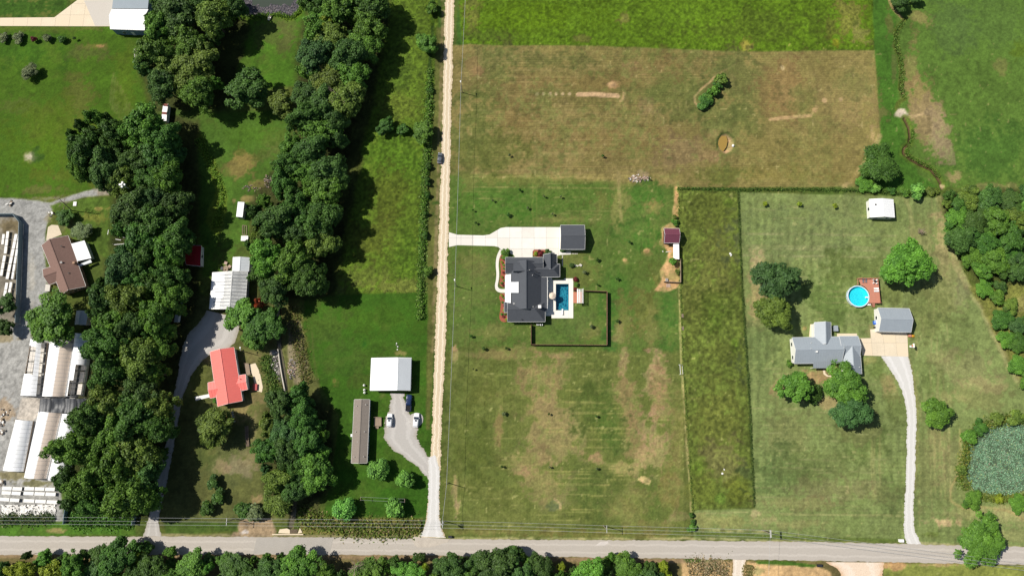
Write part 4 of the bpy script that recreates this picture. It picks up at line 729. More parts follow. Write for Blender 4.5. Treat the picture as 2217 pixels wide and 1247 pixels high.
def fill(poly, rr, hr, tones, where, group, seed, kinds=('big', 'med'), sep=.52, tries=900, end='north', extra=()):
    r = random.Random(seed); xs = [p[0] for p in poly]; ys = [p[1] for p in poly]; L_ = []
    for (x, y, q, h, t) in extra: L_.append((x, y, q, h, t))
    for i in range(tries):
        q = r.uniform(*rr) if i > tries*.35 else r.uniform(rr[0]*.5+rr[1]*.5, rr[1]); x = r.uniform(min(xs), max(xs)); y = r.uniform(min(ys), max(ys))
        if sdf(np.array([x]), np.array([y]), poly)[0] > -q*.55: continue
        if any(math.hypot(x-a, y-b) < sep*(q+c) for a, b, c, _, _ in L_): continue
        L_.append((x, y, q, r.uniform(*hr)*(.75+.25*(q-rr[0])/(rr[1]-rr[0]+.01)), r.choices([t for t, _ in tones], [w_ for _, w_ in tones])[0]))
    for i in range(tries):
        q = r.uniform(rr[0]*.5, rr[0]*.95); x = r.uniform(min(xs), max(xs)); y = r.uniform(min(ys), max(ys))
        if sdf(np.array([x]), np.array([y]), poly)[0] > -q*.6: continue
        if any(math.hypot(x-a, y-b) < .66*(q+c) for a, b, c, _, _ in L_): continue
        L_.append((x, y, q, r.uniform(*hr)*.62, r.choices([t for t, _ in tones], [w_ for _, w_ in tones])[0]+'|'))
    key = {'north': lambda t: t[1], 'west': lambda t: t[0]}[end]; L_.sort(key=key); cnt = {}
    ORD = ['first', 'second', 'third', 'fourth', 'fifth', 'sixth', 'seventh', 'eighth', 'ninth', 'tenth', 'eleventh', 'twelfth', 'thirteenth', 'fourteenth', 'fifteenth', 'sixteenth', 'seventeenth', 'eighteenth', 'nineteenth', 'twentieth']
    ORD += [f'twenty-{w_}' for w_ in ORD[:9]]+['thirtieth']+[f'thirty-{w_}' for w_ in ORD[:9]]+['fortieth']+[f'forty-{w_}' for w_ in ORD[:9]]+['fiftieth']+[f'fifty-{w_}' for w_ in ORD[:9]]
    for x, y, q, h, t in L_:
        small_ = t.endswith('|'); t0 = t; t = t.rstrip('|')
        if x < -q*.7 or x > 2217+q*.7 or y < -q*.9 or y > 1247+q*.75: continue
        if small_:
            cnt[t0] = cnt.get(t0, 0)+1
            tree(x, y, q, h, t, 'med' if q > 9 else 'small', f"small {t} understory tree, {ORD[cnt[t0]-1]} such from the {'top' if end == 'north' else 'left'} in the {where}", group, 'understory_tree'); continue
        cnt[t] = cnt.get(t, 0)+1
        tree(x, y, q, h, t, 'big' if q > 29 and 'big' in kinds else ('med' if 'med' in kinds else kinds[-1]), f"{t} tree, {ORD[cnt[t]-1]} of its tone from the {'top' if end == 'north' else 'left'} in the {where}", group, oval=r.uniform(.78, 1.))
MIX = [('dark green', 3), ('deep green', 5), ('mid green', 4), ('olive green', 1.5), ('blue green', 1)]
fill([(312, 60), (340, -20), (525, -20), (525, 25), (480, 60), (470, 110), (492, 170), (475, 215), (410, 240), (335, 205), (300, 140)], (26, 52), (14, 18), [('dark green', 4), ('deep green', 4), ('mid green', 1), ('olive green', 1.5)], 'upper left belt', 'trees of the upper left belt', 1)
fill([(142, 300), (200, 236), (262, 262), (300, 240), (350, 250), (400, 285), (398, 340), (386, 400), (408, 440), (415, 520), (400, 545), (398, 650), (410, 700), (395, 730), (200, 730), (188, 640), (238, 570), (256, 450), (262, 420), (222, 412), (150, 388)], (24, 48), (15, 19), MIX, 'long left belt', 'trees of the long left belt', 2, tries=1300)
fill([(200, 720), (395, 715), (372, 760), (352, 800), (366, 850), (376, 900), (356, 1000), (338, 1100), (225, 1118), (130, 1095), (118, 960), (205, 850), (198, 790)], (30, 58), (16, 21), [('olive green', 2), ('deep green', 4), ('mid green', 3), ('dark green', 2)], 'hoop house belt', 'trees of the lower left belt', 12, tries=1300)
fill([(668, -20), (845, -20), (822, 50), (806, 160), (790, 200), (762, 262), (760, 300), (742, 400), (735, 470), (715, 560), (690, 645), (612, 650), (556, 645), (538, 570), (528, 450), (588, 410), (596, 330), (640, 285), (628, 200), (636, 120), (662, 60)], (24, 48), (13, 17), [('deep green', 4), ('mid green', 4), ('dark green', 3), ('olive green', 2), ('bright green', .7), ('blue green', 1)], 'middle belt', 'trees of the middle belt', 3, tries=1500)
fill([(560, 905), (582, 872), (625, 832), (676, 850), (690, 880), (712, 930), (716, 1000), (700, 1050), (660, 1080), (600, 1070), (570, 1030), (556, 960)], (24, 44), (12, 15), MIX+[('bright green', 1)], 'workshop grove', 'trees of the grove by the workshop', 4)
fill([(-40, 1219), (60, 1189), (130, 1199), (200, 1177), (330, 1169), (400, 1189), (480, 1199), (600, 1197), (700, 1209), (800, 1211), (880, 1199), (960, 1195), (1000, 1185), (1150, 1181), (1180, 1204), (1300, 1204), (1330, 1194), (1400, 1205), (1455, 1209), (1470, 1290), (-40, 1290)], (17, 46), (6, 12), [('deep green', 3), ('mid green', 5), ('dark green', 3), ('yellow green', 1), ('bright green', 1.5)], 'bottom row', 'trees along the bottom edge', 5, end='west', sep=.6, tries=800, extra=[(1072, 1222, 48, 11, 'dark green')])
fill([(2030, 425), (2080, 398), (2150, 405), (2290, 400), (2290, 610), (2205, 612), (2120, 600), (2075, 560), (2050, 500)], (20, 36), (5, 10), [('dark green', 4), ('deep green', 4), ('mid green', 3), ('olive green', 1), ('bright green', 1)], 'right edge wood', 'trees of the right edge wood', 6, kinds=('med',), tries=900)
T = tree
# trees that stand by themselves or can be told apart
T(535, 196, 47, 13, 'deep green', 'big', 'round dense dark green tree standing between the two upper meadows', var=0)
T(612, 226, 30, 10, 'olive green', 'med', 'olive tree between the round tree and the middle belt')
T(712, 50, 22, 12, 'yellow green', 'med', 'yellowish tree near the top of the middle belt')
T(115, 692, 56, 13, 'mid green', 'big', 'wide green tree over the yard between brown-roofed house and hoop houses', var=1)
T(525, 684, 38, 9, 'mid green', 'med', 'mid green tree at the south end of the grey striped barn'); T(572, 706, 40, 9, 'deep green', 'big', 'deep green tree between the grey striped barn and the creek'); T(560, 655, 11, 11, 'rust red', 'small', 'small rust red tree crown beside the grey striped barn')
T(550, 740, 24, 7, 'mid green', 'med', 'small green tree just north east of the red-roofed house')
T(465, 922, 42, 12, 'olive green', 'cedar', 'feathery olive cedar south of the red-roofed house', name='cedar_tree')
T(604, 1088, 32, 9, 'olive green', 'feather', 'feathery olive tree at the bottom of the grove near the culvert', name='cedar_tree', var=0); T(640, 1060, 24, 9, 'olive green', 'feather', 'feathery olive tree leaning over the creek above the culvert', name='cedar_tree', var=1)
T(735, 222, 26, 10, 'grey green', 'med', 'greyish thin tree behind the bare dead branches')
T(65, 154, 22, 4, 'grey green', 'feather', 'lone greyish oval tree on the top left lawn', oval=.7)
for x, y, q, t, l in ((6, 82, 12, 'grey green', 'grey green bush cut by the left edge below the top driveway'), (37, 82, 13, 'grey green', 'largest grey green bush of the row below the top driveway'), (73, 85, 7, 'burgundy', 'small purplish bush in the row below the top driveway'), (101, 82, 10, 'grey green', 'dark bush fourth in the row below the top driveway'), (134, 85, 9, 'deep green', 'green bush fifth in the row below the top driveway')): T(x, y, q, 2.4, t, 'small', l, 'bushes below the top driveway', 'bush', 'bush')
T(935, 14, 15, 5, 'mid green', 'small', 'small roadside tree at the top of the gravel road'); T(925, 96, 25, 7, 'mid green', 'med', 'round roadside tree casting shade across the gravel road')
T(832, 275, 22, 5, 'deep green', 'med', 'dark bush at the meadow edge of the middle belt', oval=.8); T(917, 286, 25, 6, 'mid green', 'med', 'bushy roadside tree just above the parked grey car'); T(872, 280, 14, 3.5, 'deep green', 'small', 'low thicket between the meadow bush and the roadside tree'); T(932, 194, 7, 2, 'deep green', 'small', 'tiny dark roadside bush left of the gravel road', name='bush', cat='bush')
for x, y, q, l in ((928, 359, 8, 'first'), (925, 388, 7, 'second'), (926, 398, 6, 'third'), (925, 421, 7, 'fourth'), (922, 462, 6, 'fifth'), (920, 510, 8, 'sixth')): T(x, y, q, 2.6, 'deep green', 'small', f'small hedge shrub, {l} below the parked grey car', 'shrubs in the roadside hedge', 'shrub', 'shrub')
T(925, 588, 13, 3.6, 'mid green', 'small', 'largest shrub of the roadside hedge beside the front lawn', name='shrub', cat='shrub')
for x, y, q, l in ((819, 1016, 20, 'round bright bush nearest the trailer home'), (877, 1038, 17, 'round bright bush beside the gravel drive mouth'), (745, 1102, 21, 'oval bright bush left of the clothesline'), (853, 1099, 19, 'round bright bush under the clothesline end')): T(x, y, q*1.12, 6.2, 'fresh green', 'round', l, 'bright bushes south of the trailer home', 'bush', 'bush')
for x, y, q, t, l in ((461, 1042, 16, 'dark green', 'dark bush upper of the three below the cedar'), (473, 1073, 18, 'deep green', 'round dark bush with long shadow below the cedar'), (448, 1100, 17, 'deep green', 'low bush by the farm lane mouth'), (525, 1104, 20, 'deep green', 'green bush left of the pair beside the culvert'), (552, 1110, 20, 'grey green', 'greyish bush right of the pair beside the culvert')): T(x, y, q, 4, t, 'small', l, 'bushes near the farm lane mouth', 'bush', 'bush')
T(1905, 356, 43, 8, 'deep green', 'feather', 'lone wide tree at the corner of the brown field and ditch', var=0); T(1872, 398, 20, 2.5, 'mid green', 'med', 'low thicket under the lone tree at the field corner', name='thicket', cat='shrub'); T(1896, 408, 12, 3, 'fresh green', 'small', 'pale green bush behind the white shed'); T(1932, 411, 9, 2, 'deep green', 'small', 'small dark bush right of the pale bush', name='bush', cat='bush'); T(1960, 414, 11, 2, 'mid green', 'small', 'low bush left of the fence corner tree', name='bush', cat='bush')
T(1987, 414, 19, 5, 'fresh green', 'small', 'pale green tree at the fence corner right of the white shed'); T(2020, 415, 12, 2, 'olive green', 'small', 'olive bush where the ditch meets the wood', name='bush', cat='bush')
T(1562, 171, 15, 4, 'olive green', 'small', 'olive topmost bush of the island in the brown field', 'island bushes', 'bush', 'bush'); T(1545, 195, 13, 4.5, 'bright green', 'small', 'bright middle bush of the island in the brown field', 'island bushes', 'bush', 'bush'); T(1524, 220, 17, 2.6, 'deep green', 'small', 'dark lowest bush of the island in the brown field', 'island bushes', 'bush', 'bush')
T(1680, 606, 49, 12.5, 'blue green', 'big', 'large dark blue green tree left of the round pool', var=2); T(1676, 676, 41, 11, 'olive green', 'big', 'olive yellow tree just below the dark blue green tree', var=3)
T(1963, 570, 53, 12, 'bright green', 'big', 'large green tree above the wooden pool deck', var=4); T(1720, 840, 37, 9.5, 'mid green', 'med', 'green tree in front of the grey house left corner', var=0); T(1760, 852, 21, 4, 'deep green', 'round', 'dark round shrub between the two front trees', name='shrub', cat='shrub')
T(1830, 832, 46, 10, 'mid green', 'big', 'wide green tree overlapping the grey house roof corner', var=1); T(1842, 892, 42, 10, 'blue green', 'big', 'dark tree below the wide tree in front of the grey house', var=2); T(2029, 895, 34, 7, 'mid green', 'med', 'lone dense tree right of the pale gravel driveway', var=3)
T(2122, 1172, 58, 9, 'mid green', 'big', 'broad spreading tree overhanging the paved road at lower right', var=0, oval=.88); T(1950, 4, 20, 7, 'dark green', 'cedar', 'dark pine at the top edge beside the ditch', name='pine_tree'); T(1985, -6, 14, 6, 'dark green', 'cedar', 'second dark pine cut by the top edge', name='pine_tree')
q0 = [(2130, 622, 22, 'mid green'), (2160, 644, 18, 'mid green'), (2172, 690, 24, 'deep green'), (2185, 665, 20, 'olive green'), (2200, 705, 20, 'blue green'), (2178, 735, 20, 'mid green'), (2205, 742, 24, 'deep green'), (2210, 790, 24, 'mid green'), (2230, 825, 24, 'mid green'), (2235, 700, 24, 'deep green'), (2168, 618, 14, 'dark green')]
for k, (x, y, q, t) in enumerate(sorted(q0, key=lambda a: a[1])): T(x, y, q, 3.6, t, 'small' if q < 20 else 'med', f"{t} shrub of the right edge thicket, {['first', 'second', 'third', 'fourth', 'fifth', 'sixth', 'seventh', 'eighth', 'ninth', 'tenth', 'eleventh'][k]} from the top", 'shrubs of the right edge thicket', 'shrub', 'shrub')
q0 = [(2100, 945, 18, 'mid green', 'left of the pond head'), (2124, 922, 18, 'deep green', 'at the upper left of the pond'), (2160, 905, 15, 'olive green', 'at the middle of the upper shore'), (2200, 903, 18, 'olive green', 'at the right of the upper shore'), (2084, 1015, 11, 'olive green', 'low on the left shore'), (2103, 1083, 23, 'mid green', 'below the left end of the pond'), (2205, 1088, 20, 'bright green', 'below the right end of the pond'), (2165, 1078, 11, 'yellow green', 'on the near shore')]
for x, y, q, t, l in q0: T(x, y, q, 3, t, 'small' if q < 20 else 'med', f'{t} lily pond shrub {l}', 'shrubs around the lily pond', 'shrub', 'shrub')
T(1536, 207, 13, 2.4, 'mid green', 'small', 'low green bush between the middle and lowest island bushes', 'island bushes', 'bush', 'bush'); T(1554, 183, 11, 2.6, 'deep green', 'small', 'low bush between the olive and bright island bushes', 'island bushes', 'bush', 'bush')
# shrubs of the flower beds
for k, (x, y, q, t, l) in enumerate(((1093, 549, 11, 'mid green', 'green garden tree at the driveway corner of the dark-roofed house'), (1170, 547, 8, 'burgundy', 'purple leaved bush by the dark-roofed house driveway'), (1184, 546, 8, 'dark green', 'dark bush right of the purple bush'), (1160, 549, 5, 'yellow green', 'yellow green plant left of the purple bush'), (1246, 605, 6, 'burgundy', 'purple bush at the upper right pool corner'), (1248, 616, 5, 'mid green', 'green bush between the purple pool bushes'), (1246, 626, 5, 'burgundy', 'purple bush beside the pergola'), (1219, 541, 6, 'dark green', 'dark shrub below the detached dark garage'), (1238, 574, 6, 'dark green', 'dark shrub beside the lawn rocks'))):
    T(x, y, q, 2.6 if q > 6 else 1.4, t, 'small', l, 'garden shrubs of the dark-roofed house', 'shrub', 'shrub')
bed = [(1087, 558), (1091, 562), (1086, 568), (1090, 574), (1091, 582), (1090, 590), (1087, 600), (1091, 607), (1086, 613), (1090, 618), (1086, 640), (1091, 645), (1088, 655), (1092, 662), (1090, 672), (1086, 680), (1093, 680), (1090, 686), (1096, 692)]
for k, (x, y) in enumerate(bed): T(x, y, 3.2, .9, ['mid green', 'bright green', 'yellow green', 'burgundy'][k*7 % 4], 'tiny', f"small bed plant in the red mulch by the dark-roofed house, {['first', 'second', 'third', 'fourth', 'fifth', 'sixth', 'seventh', 'eighth', 'ninth', 'tenth', 'eleventh', 'twelfth', 'thirteenth', 'fourteenth', 'fifteenth', 'sixteenth', 'seventeenth', 'eighteenth', 'nineteenth'][k]} from the top", 'bed plants along the house front', 'bed_plant', 'plant', vis=.4)
T(1457, 566, 9, 3.5, 'bright green', 'small', 'small round tree in the sandy pen by the burgundy barn'); T(1468, 588, 6, 1.8, 'olive green', 'small', 'bush against the pen fence by the burgundy barn', name='bush', cat='bush'); T(1462, 480, 8, 2.4, 'mid green', 'small', 'bush on the fence line above the burgundy barn', name='bush', cat='bush'); T(1461, 470, 6, 2, 'olive green', 'small', 'olive bush just above the fence line bush', name='bush', cat='bush')
T(1497, 1115, 6, 2, 'deep green', 'small', 'small bush at the south end of the unmown strip', name='bush', cat='bush'); T(1497, 1143, 11, 2, 'mid green', 'small', 'roadside bush below the unmown strip', name='bush', cat='bush'); T(1500, 1130, 6, 1.6, 'deep green', 'small', 'middle bush of the three below the unmown strip', name='bush', cat='bush')
T(464, 866, 5, 1.4, 'bright green', 'small', 'small shrub at the red-roofed house corner', name='shrub', cat='shrub'); T(1709, 786, 8, 2, 'mid green', 'small', 'corner shrub at the left end of the grey house', name='shrub', cat='shrub')
T(140, 470, 20, 4, 'deep green', 'med', 'bushy growth above the brown-roofed house', name='shrub', cat='shrub'); T(175, 500, 24, 4, 'grey green', 'feather', 'greyish thin tree above the white annex', oval=.8); T(12, 660, 22, 6, 'dark green', 'med', 'dark tree at the left edge beside the nursery tables')
T(12, 710, 18, 6, 'deep green', 'med', 'deep green tree at the left edge below the nursery fence end')
# young trees planted on the lawns
SAP = [(1103, 337, 3), (1125, 412, 3), (1067, 435, 2.5), (1178, 426, 2.5), (1214, 427, 2.5), (1142, 451, 3), (1101, 466, 4.5), (1030, 483, 3), (1024, 456, 2), (1196, 464, 2.5), (1305, 339, 3), (1405, 388, 2), (1362, 525, 3.5), (1293, 563, 4), (1265, 590, 4.5), (1336, 604, 3.5), (1293, 617, 2.5), (1336, 695, 4), (1280, 707, 4), (1020, 728, 3.5), (1048, 755, 4), (1096, 754, 3), (1025, 799, 2), (1091, 895, 4.5), (1188, 896, 2.5), (1291, 901, 3), (1087, 1010, 3), (1190, 1011, 2.5), (1292, 1014, 3), (163, 85, 3.5)]
SAP.sort(key=lambda q: q[0]); row = {}
NTH = ['first', 'second', 'third', 'fourth', 'fifth', 'sixth', 'seventh', 'eighth', 'ninth', 'tenth', 'eleventh', 'twelfth', 'thirteenth', 'fourteenth', 'fifteenth', 'sixteenth', 'seventeenth', 'eighteenth', 'nineteenth']
for x, y, q in SAP:
    near = 'north of the dark-roofed house' if y < 500 else ('beside or below the dark-roofed house' if y < 820 else 'on the lower mown field')
    row[near] = row.get(near, 0)+(x > 200)
    l = 'tiny young tree at the end of the top left bush row' if x < 200 else f'thin young tree {near}, {NTH[row[near]-1]} of these from the left'
    T(x, y, q*1.1, 2.2, ['deep green', 'dark green', 'grey green'][int(x) % 3], 'tiny', l, 'young trees on the lawns', 'young_tree', 'tree', vis=.3)
for k, (x, y) in enumerate(((1656, 442), (1730, 442), (1807, 446))): T(x, y, 6, 2.4, 'yellow green', 'tiny', f"{['left', 'middle', 'right'][k]} of the three yellow green young trees on the grey house lawn", 'young trees of the grey house lawn', 'young_tree', 'tree', vis=.4)
# bare trees
def bare(px, py, h, rad, label, seed, lean=(0, 0), n=26):
    r = random.Random(seed); x, y = G(px, py, h*.5); o = thing('bare_tree', label, 'tree', (x, y, 0)); t = MB(); c = MB()
    top = Vector((x+lean[0], y+lean[1], h)); b0 = Vector((x, y, -.2)); t.tube([b0, b0.lerp(top, .5), top], .22, 6, .07); t.build('trunk', DEAD, o)
    for i in range(n):
        f = r.uniform(.45, 1); s = b0.lerp(top, f); a = r.uniform(0, 6.28); l = rad*r.uniform(.5, 1)
        e = s+Vector((l*math.cos(a), l*math.sin(a), r.uniform(0, .35)*l)); m_ = s.lerp(e, .5)+Vector((r.uniform(-.3, .3), r.uniform(-.3, .3), .2))
        c.tube([s, m_, e], .07, 4, .02)
        for j in range(4):
            q = m_.lerp(e, r.uniform(0, .9)); a2 = a+r.uniform(-1, 1); c.tube([q, q+Vector((math.cos(a2), math.sin(a2), .3))*l*.35], .035, 3, .01)
    c.build('branches', DEAD, o)
bare(738, 222, 13, 4.5, 'leafless grey tree standing in the middle belt', 3, n=40); bare(135, 447, 11, 2.2, 'tall bare snag throwing a long shadow over the yard', 5, (2.2, 1.2), 20); bare(775, 1222, 8, 3, 'pale leafless tree in the bottom row', 8); bare(1992, 503, 2.2, 1.6, 'small leafless shrub in a ring of darker grass', 9)
# ------------------------------------------------------------------ buildings
WHITE_M = pm('white_metal_roof', (240, 240, 238), .45, .04, .5, spec=.4)
GREY_M = pm('pale_grey_metal_roof', (196, 200, 202), .45, .06, .4, spec=.4)
BLUEG_M = pm('blue_grey_metal_roof', (142, 152, 158), .5, .05, .4)
LGREY = pm('light_grey_metal_roof', (150, 158, 164), .5, .05, .5)
DGREY = pm('charcoal_shingle', (78, 81, 86), .9, .10, 1.2, bump=.3, bscale=14)
BROWN = pm('brown_shingle', (124, 98, 88), .9, .12, 1.5, bump=.3, bscale=14)
TAUPE = pm('taupe_shingle', (134, 124, 114), .9, .18, 2.5, bump=.3, bscale=14)
CORAL = pm('coral_metal_roof', (234, 118, 108), .5, .04, .5)
REDM = pm('red_metal_roof', (168, 36, 40), .5, .1, .7)
BURG = pm('burgundy_metal_roof', (112, 62, 76), .5, .06, .6)
STRIPE = pm('weathered_metal_roof', (166, 166, 162), .5, .15, .25, hue=(200, 200, 196))
TRIM = pm('white_trim', (236, 234, 228), .6, .04)
WALLW = pm('white_siding', (226, 224, 216), .7, .05, .7); WALLG = pm('grey_siding', (150, 152, 152), .75, .06); WALLB = pm('tan_brick', (164, 132, 108), .9, .18, 3)
WALLBL = pm('blue_grey_siding', (112, 136, 152), .7, .08, .6); WALLM = pm('maroon_siding', (72, 38, 44), .75, .1); WOOD = pm('weathered_wood', (150, 132, 112), .9, .2, 2.2); WOODR = pm('red_stained_wood', (186, 126, 104), .8, .1, 1.2); WOODB = pm('brown_fence_wood', (104, 76, 60), .9, .2, 2)
DARKM = pm('dark_metal', (44, 46, 50), .5, .1); RUBBER = pm('rubber', (28, 28, 30), .85, .1); CHROME = pm('bright_metal', (180, 182, 186), .3, .05, metal=.8)
GLASS = glass()
def roof_mesh(c, r1, r2, th, m, hp=(0, 0)):
    """c: A,B,C,D eave corners, r1 over A-D, r2 over B-C"""
    A, B, Cc, D = c; dn = Vector((0, 0, -th)); T_ = [A, B, r2, r1, Cc, D]; V = T_+[p+dn for p in T_]
    f = [(0, 1, 2, 3), (3, 2, 4, 5), (9, 8, 7, 6), (11, 10, 8, 9), (0, 6, 7, 1), (5, 4, 10, 11), (0, 3, 9, 6), (3, 5, 11, 9), (1, 7, 8, 2), (2, 8, 10, 4)]
    if hp[0]: f.append((0, 3, 5))
    if hp[1]: f.append((1, 4, 2))
    if (B-A).cross(D-A).z < 0: f = [q[::-1] for q in f]
    m.add(V, f)
def gable(o, px, ze, zr, roof, wall, over=.4, t=.5, ribs=0, th=.14, trim=TRIM, walls=True, seam=True, hip=(0, 0), ribw=.07, wz=0, ribmat=None, corners=None, name='roof'):
    A, B, Cc, D = [P(*q, ze) for q in px] if corners is None else corners
    up = Vector((0, 0, zr-ze)); r1 = A.lerp(D, t)+up; r2 = B.lerp(Cc, t)+up; ax = (r2-r1)
    r1 = r1+ax*hip[0]; r2 = r2-ax*hip[1]
    m = MB(); roof_mesh((A, B, Cc, D), r1, r2, th, m, hip)
    ro = m.build(name, roof, o)
    if ribs:
        m = MB(); n = int((B-A).length/ribs); n2 = Vector((0, 0, .02))
        for i in range(1, n):
            f = i/n
            for e0, e1 in ((A, B), (D, Cc)): m.bar(e0.lerp(e1, f)+n2, (r1).lerp(r2, f)+n2, ribw, .05)
        m.build('standing_seams', ribmat or roof, ro)
    if seam: MB().bar(r1+Vector((0, 0, .03)), r2+Vector((0, 0, .03)), .3, .06).build('ridge_cap', roof, ro)
    if trim:
        m = MB()
        for a, b in [(A, B), (D, Cc)]+([(A, D)] if hip[0] else [(A, r1), (D, r1)])+([(B, Cc)] if hip[1] else [(B, r2), (Cc, r2)]):
            ou = ((a+b)/2-(A+B+Cc+D)/4); ou.z = 0
            m.bar(a.lerp(b, .004)+ou.normalized()*.035+Vector((0, 0, -th*.55)), a.lerp(b, .996)+ou.normalized()*.035+Vector((0, 0, -th*.55)), .07, th*1.25)
        m.build('fascia', trim, ro)
    if walls:
        u = (B-A).normalized(); v = (D-A).normalized(); L_ = (B-A).length; W_ = (D-A).length
        dz = Vector((0, 0, -th-.01)); wd = []
        def at(s, q):                                       # s along ridge 0..L, q across 0..W
            h = A.lerp(B, s/L_).lerp(D.lerp(Cc, s/L_), q/W_)
            k = q/W_; z = ze+(zr-ze)*(k/t if k < t else (1-k)/(1-t))
            if hip[0] and s < L_*.5: z = min(z, ze+(zr-ze)*s/(L_*max(hip[0], .01)))
            if hip[1] and s > L_*.5: z = min(z, ze+(zr-ze)*(L_-s)/(L_*max(hip[1], .01)))
            return Vector((h.x, h.y, z-th-.02))
        qs = [over, W_*t, W_-over]; tops = [at(over, q) for q in qs]+[at(L_-over, q) for q in qs[::-1]]
        V = [Vector((p.x, p.y, wz)) for p in tops]+tops; n = 6
        f = [(i, (i+1) % n, n+(i+1) % n, n+i) for i in range(n)]+[(6, 7, 10, 11), (7, 8, 9, 10)]
        MB().add(V, f).build('wall', wall, o)
    return dict(A=A, B=B, C=Cc, D=D, r1=r1, r2=r2, roof=ro, over=over, ze=ze)
def opening(o, g, side, f, w_, z0, h, kind='window', frame=TRIM, fill=None):
    e = {'AB': (g['A'], g['B']), 'DC': (g['D'], g['C']), 'AD': (g['A'], g['D']), 'BC': (g['B'], g['C'])}[side]
    c = (g['A']+g['B']+g['C']+g['D'])/4; p = e[0].lerp(e[1], f); u = (e[1]-e[0]).normalized(); u.z = 0
    n = Vector((-u.y, u.x, 0)); n = -n if n.dot(c-p) < 0 else n
    p = p+n*(g['over']-.03); p.z = z0+h/2; rz = math.atan2(u.y, u.x)
    w0 = MB().box(p, (w_+.16, .08, h+.16), rz).build(kind, frame, o)
    MB().box(p-n*.03, (w_, .06, h), rz).build('pane' if kind == 'window' else 'panel', fill or GLASS, w0)
    if kind == 'door': MB().box(p-n*.09+u*w_*.38, (.06, .08, .12), rz).build('handle', CHROME, w0)
def pipe(o, px, py, z, h=.5, r=.1, mat=TRIM, name='vent_pipe'):
    x, y = G(px, py, z+h); MB().cyl((x, y), r, z-.5, z+h, 8).cyl((x, y), r*1.5, z+h-.08, z+h, 8).build(name, mat, o)
def boxvent(o, px, py, z, mat=DARKM, s=.45):
    p = P(px, py, z); MB().box(p, (s, s, .3)).build('roof_vent', mat, o)
def hs(label, px, name='house', cat='house', z=0): x, y = G(*px); return thing(name, label, cat, (x, y, 0))
H7 = lambda x, y: (1080+x/7.333, 540+y/7.333)
# --- dark-roofed house
o = hs('large dark grey shingle-roofed house with white front porch roof beside a pool', (1140, 630))
g = gable(o, [H7(190, 205), H7(190, 965), H7(672, 965), H7(672, 205)], 3.2, 7.2, DGREY, WALLW, .05, .5, trim=None)
A_, B_ = P(*H7(672, 440), 3.42), P(*H7(672, 965), 3.42); C_, D_ = P(*H7(768, 965), 2.9), P(*H7(768, 440), 2.9)
MB().hexa([p+Vector((0, 0, -.14)) for p in (A_, B_, C_, D_)], [A_, B_, C_, D_]).build('rear_porch_roof', DGREY, o); MB().bar(C_+Vector((.05, 0, -.08)), D_+Vector((.05, 0, -.08)), .14, .2).build('gutter', TRIM, o)
m = MB()
for k in range(5): p = D_.lerp(C_, .03+.235*k); m.box((p.x-.3, p.y, 1.4), (.2, .2, 2.8))
m.build('porch_posts', TRIM, o)
g2 = gable(o, [H7(105, 127), H7(700, 127), H7(700, 385), H7(105, 385)], 3.0, 5.6, DGREY, WALLW, .4, .45)
g3 = gable(o, [H7(707, 82), H7(707, 330), H7(922, 330), H7(922, 82)], 3.05, 5.2, DGREY, WALLW, .4, .5, hip=(.0, 0))
g4 = gable(o, [H7(560, 232), H7(968, 232), H7(968, 438), H7(560, 438)], 3.02, 5.0, DGREY, WALLW, .4, .5, hip=(0, .25))
g5 = gable(o, [H7(138, 832), H7(735, 832), H7(735, 1148), H7(138, 1148)], 2.98, 5.7, DGREY, WALLW, .4, .42, hip=(0, .28))
g6 = gable(o, [H7(85, 835), H7(300, 835), H7(300, 1000), H7(85, 1000)], 2.9, 3.9, DGREY, WALLW, .35, .35, hip=(.1, 0))
gable(o, [H7(230, 202), H7(470, 202), H7(470, 370), H7(230, 370)], 5.3, 6.9, DGREY, WALLW, .1, .9, walls=False, trim=None)
A_, B_, C_, D_ = P(*H7(192, 395), 3.75), P(*H7(190, 850), 3.75), P(*H7(98, 838), 2.75), P(*H7(100, 408), 2.75)
pr_ = MB().hexa([p+Vector((0, 0, -.12)) for p in (A_, B_, C_, D_)], [A_, B_, C_, D_]).build('front_porch_roof', WHITE_M, o)
m = MB()
for k in range(1, 22): m.bar(A_.lerp(B_, k/22)+Vector((0, 0, .02)), D_.lerp(C_, k/22)+Vector((0, 0, .02)), .06, .05)
m.build('standing_seams', WHITE_M, pr_)
m = MB()
for k in range(5): p = D_.lerp(C_, .04+.23*k); m.box((p.x+.4, p.y, 1.3), (.25, .25, 2.6))
m.build('porch_posts', TRIM, o)
A_, B_, C_, D_ = P(*H7(305, 515), 5.55), P(*H7(305, 690), 5.55), P(*H7(188, 690), 4.15), P(*H7(188, 515), 4.15)
dr = MB().hexa([p+Vector((0, 0, -.5)) for p in (A_, B_, C_, D_)], [A_, B_, C_, D_]).build('dormer_roof', pm('dormer_metal', (186, 188, 190), .5, .05), o)
m = MB()
for k in range(1, 9): m.bar(A_.lerp(B_, k/9)+Vector((0, 0, .02)), D_.lerp(C_, k/9)+Vector((0, 0, .02)), .06, .05)
m.build('standing_seams', WHITE_M, dr)
MB().bar(A_+Vector((0, 0, .03)), B_+Vector((0, 0, .03)), .4, .1).build('dormer_ridge', WHITE_M, dr)
p = P(*H7(648, 908), 6.2); ch = MB().box((p.x, p.y, 5.0), (.95, .95, 2.4)).build('chimney', WALLW, o); MB().box((p.x, p.y, 6.25), (1.1, 1.1, .12)).build('chimney_cap', TRIM, ch)
for x, y, z in ((545, 908, 5.6), (488, 325, 6.3), (535, 408, 5.9)): pipe(o, *H7(x, y), z)
for x, y, z in ((605, 350, 5.2), (565, 382, 5.6), (882, 203, 3.9), (366, 1112, 3.6)): pipe(o, *H7(x, y), z, .3, .12, DARKM)
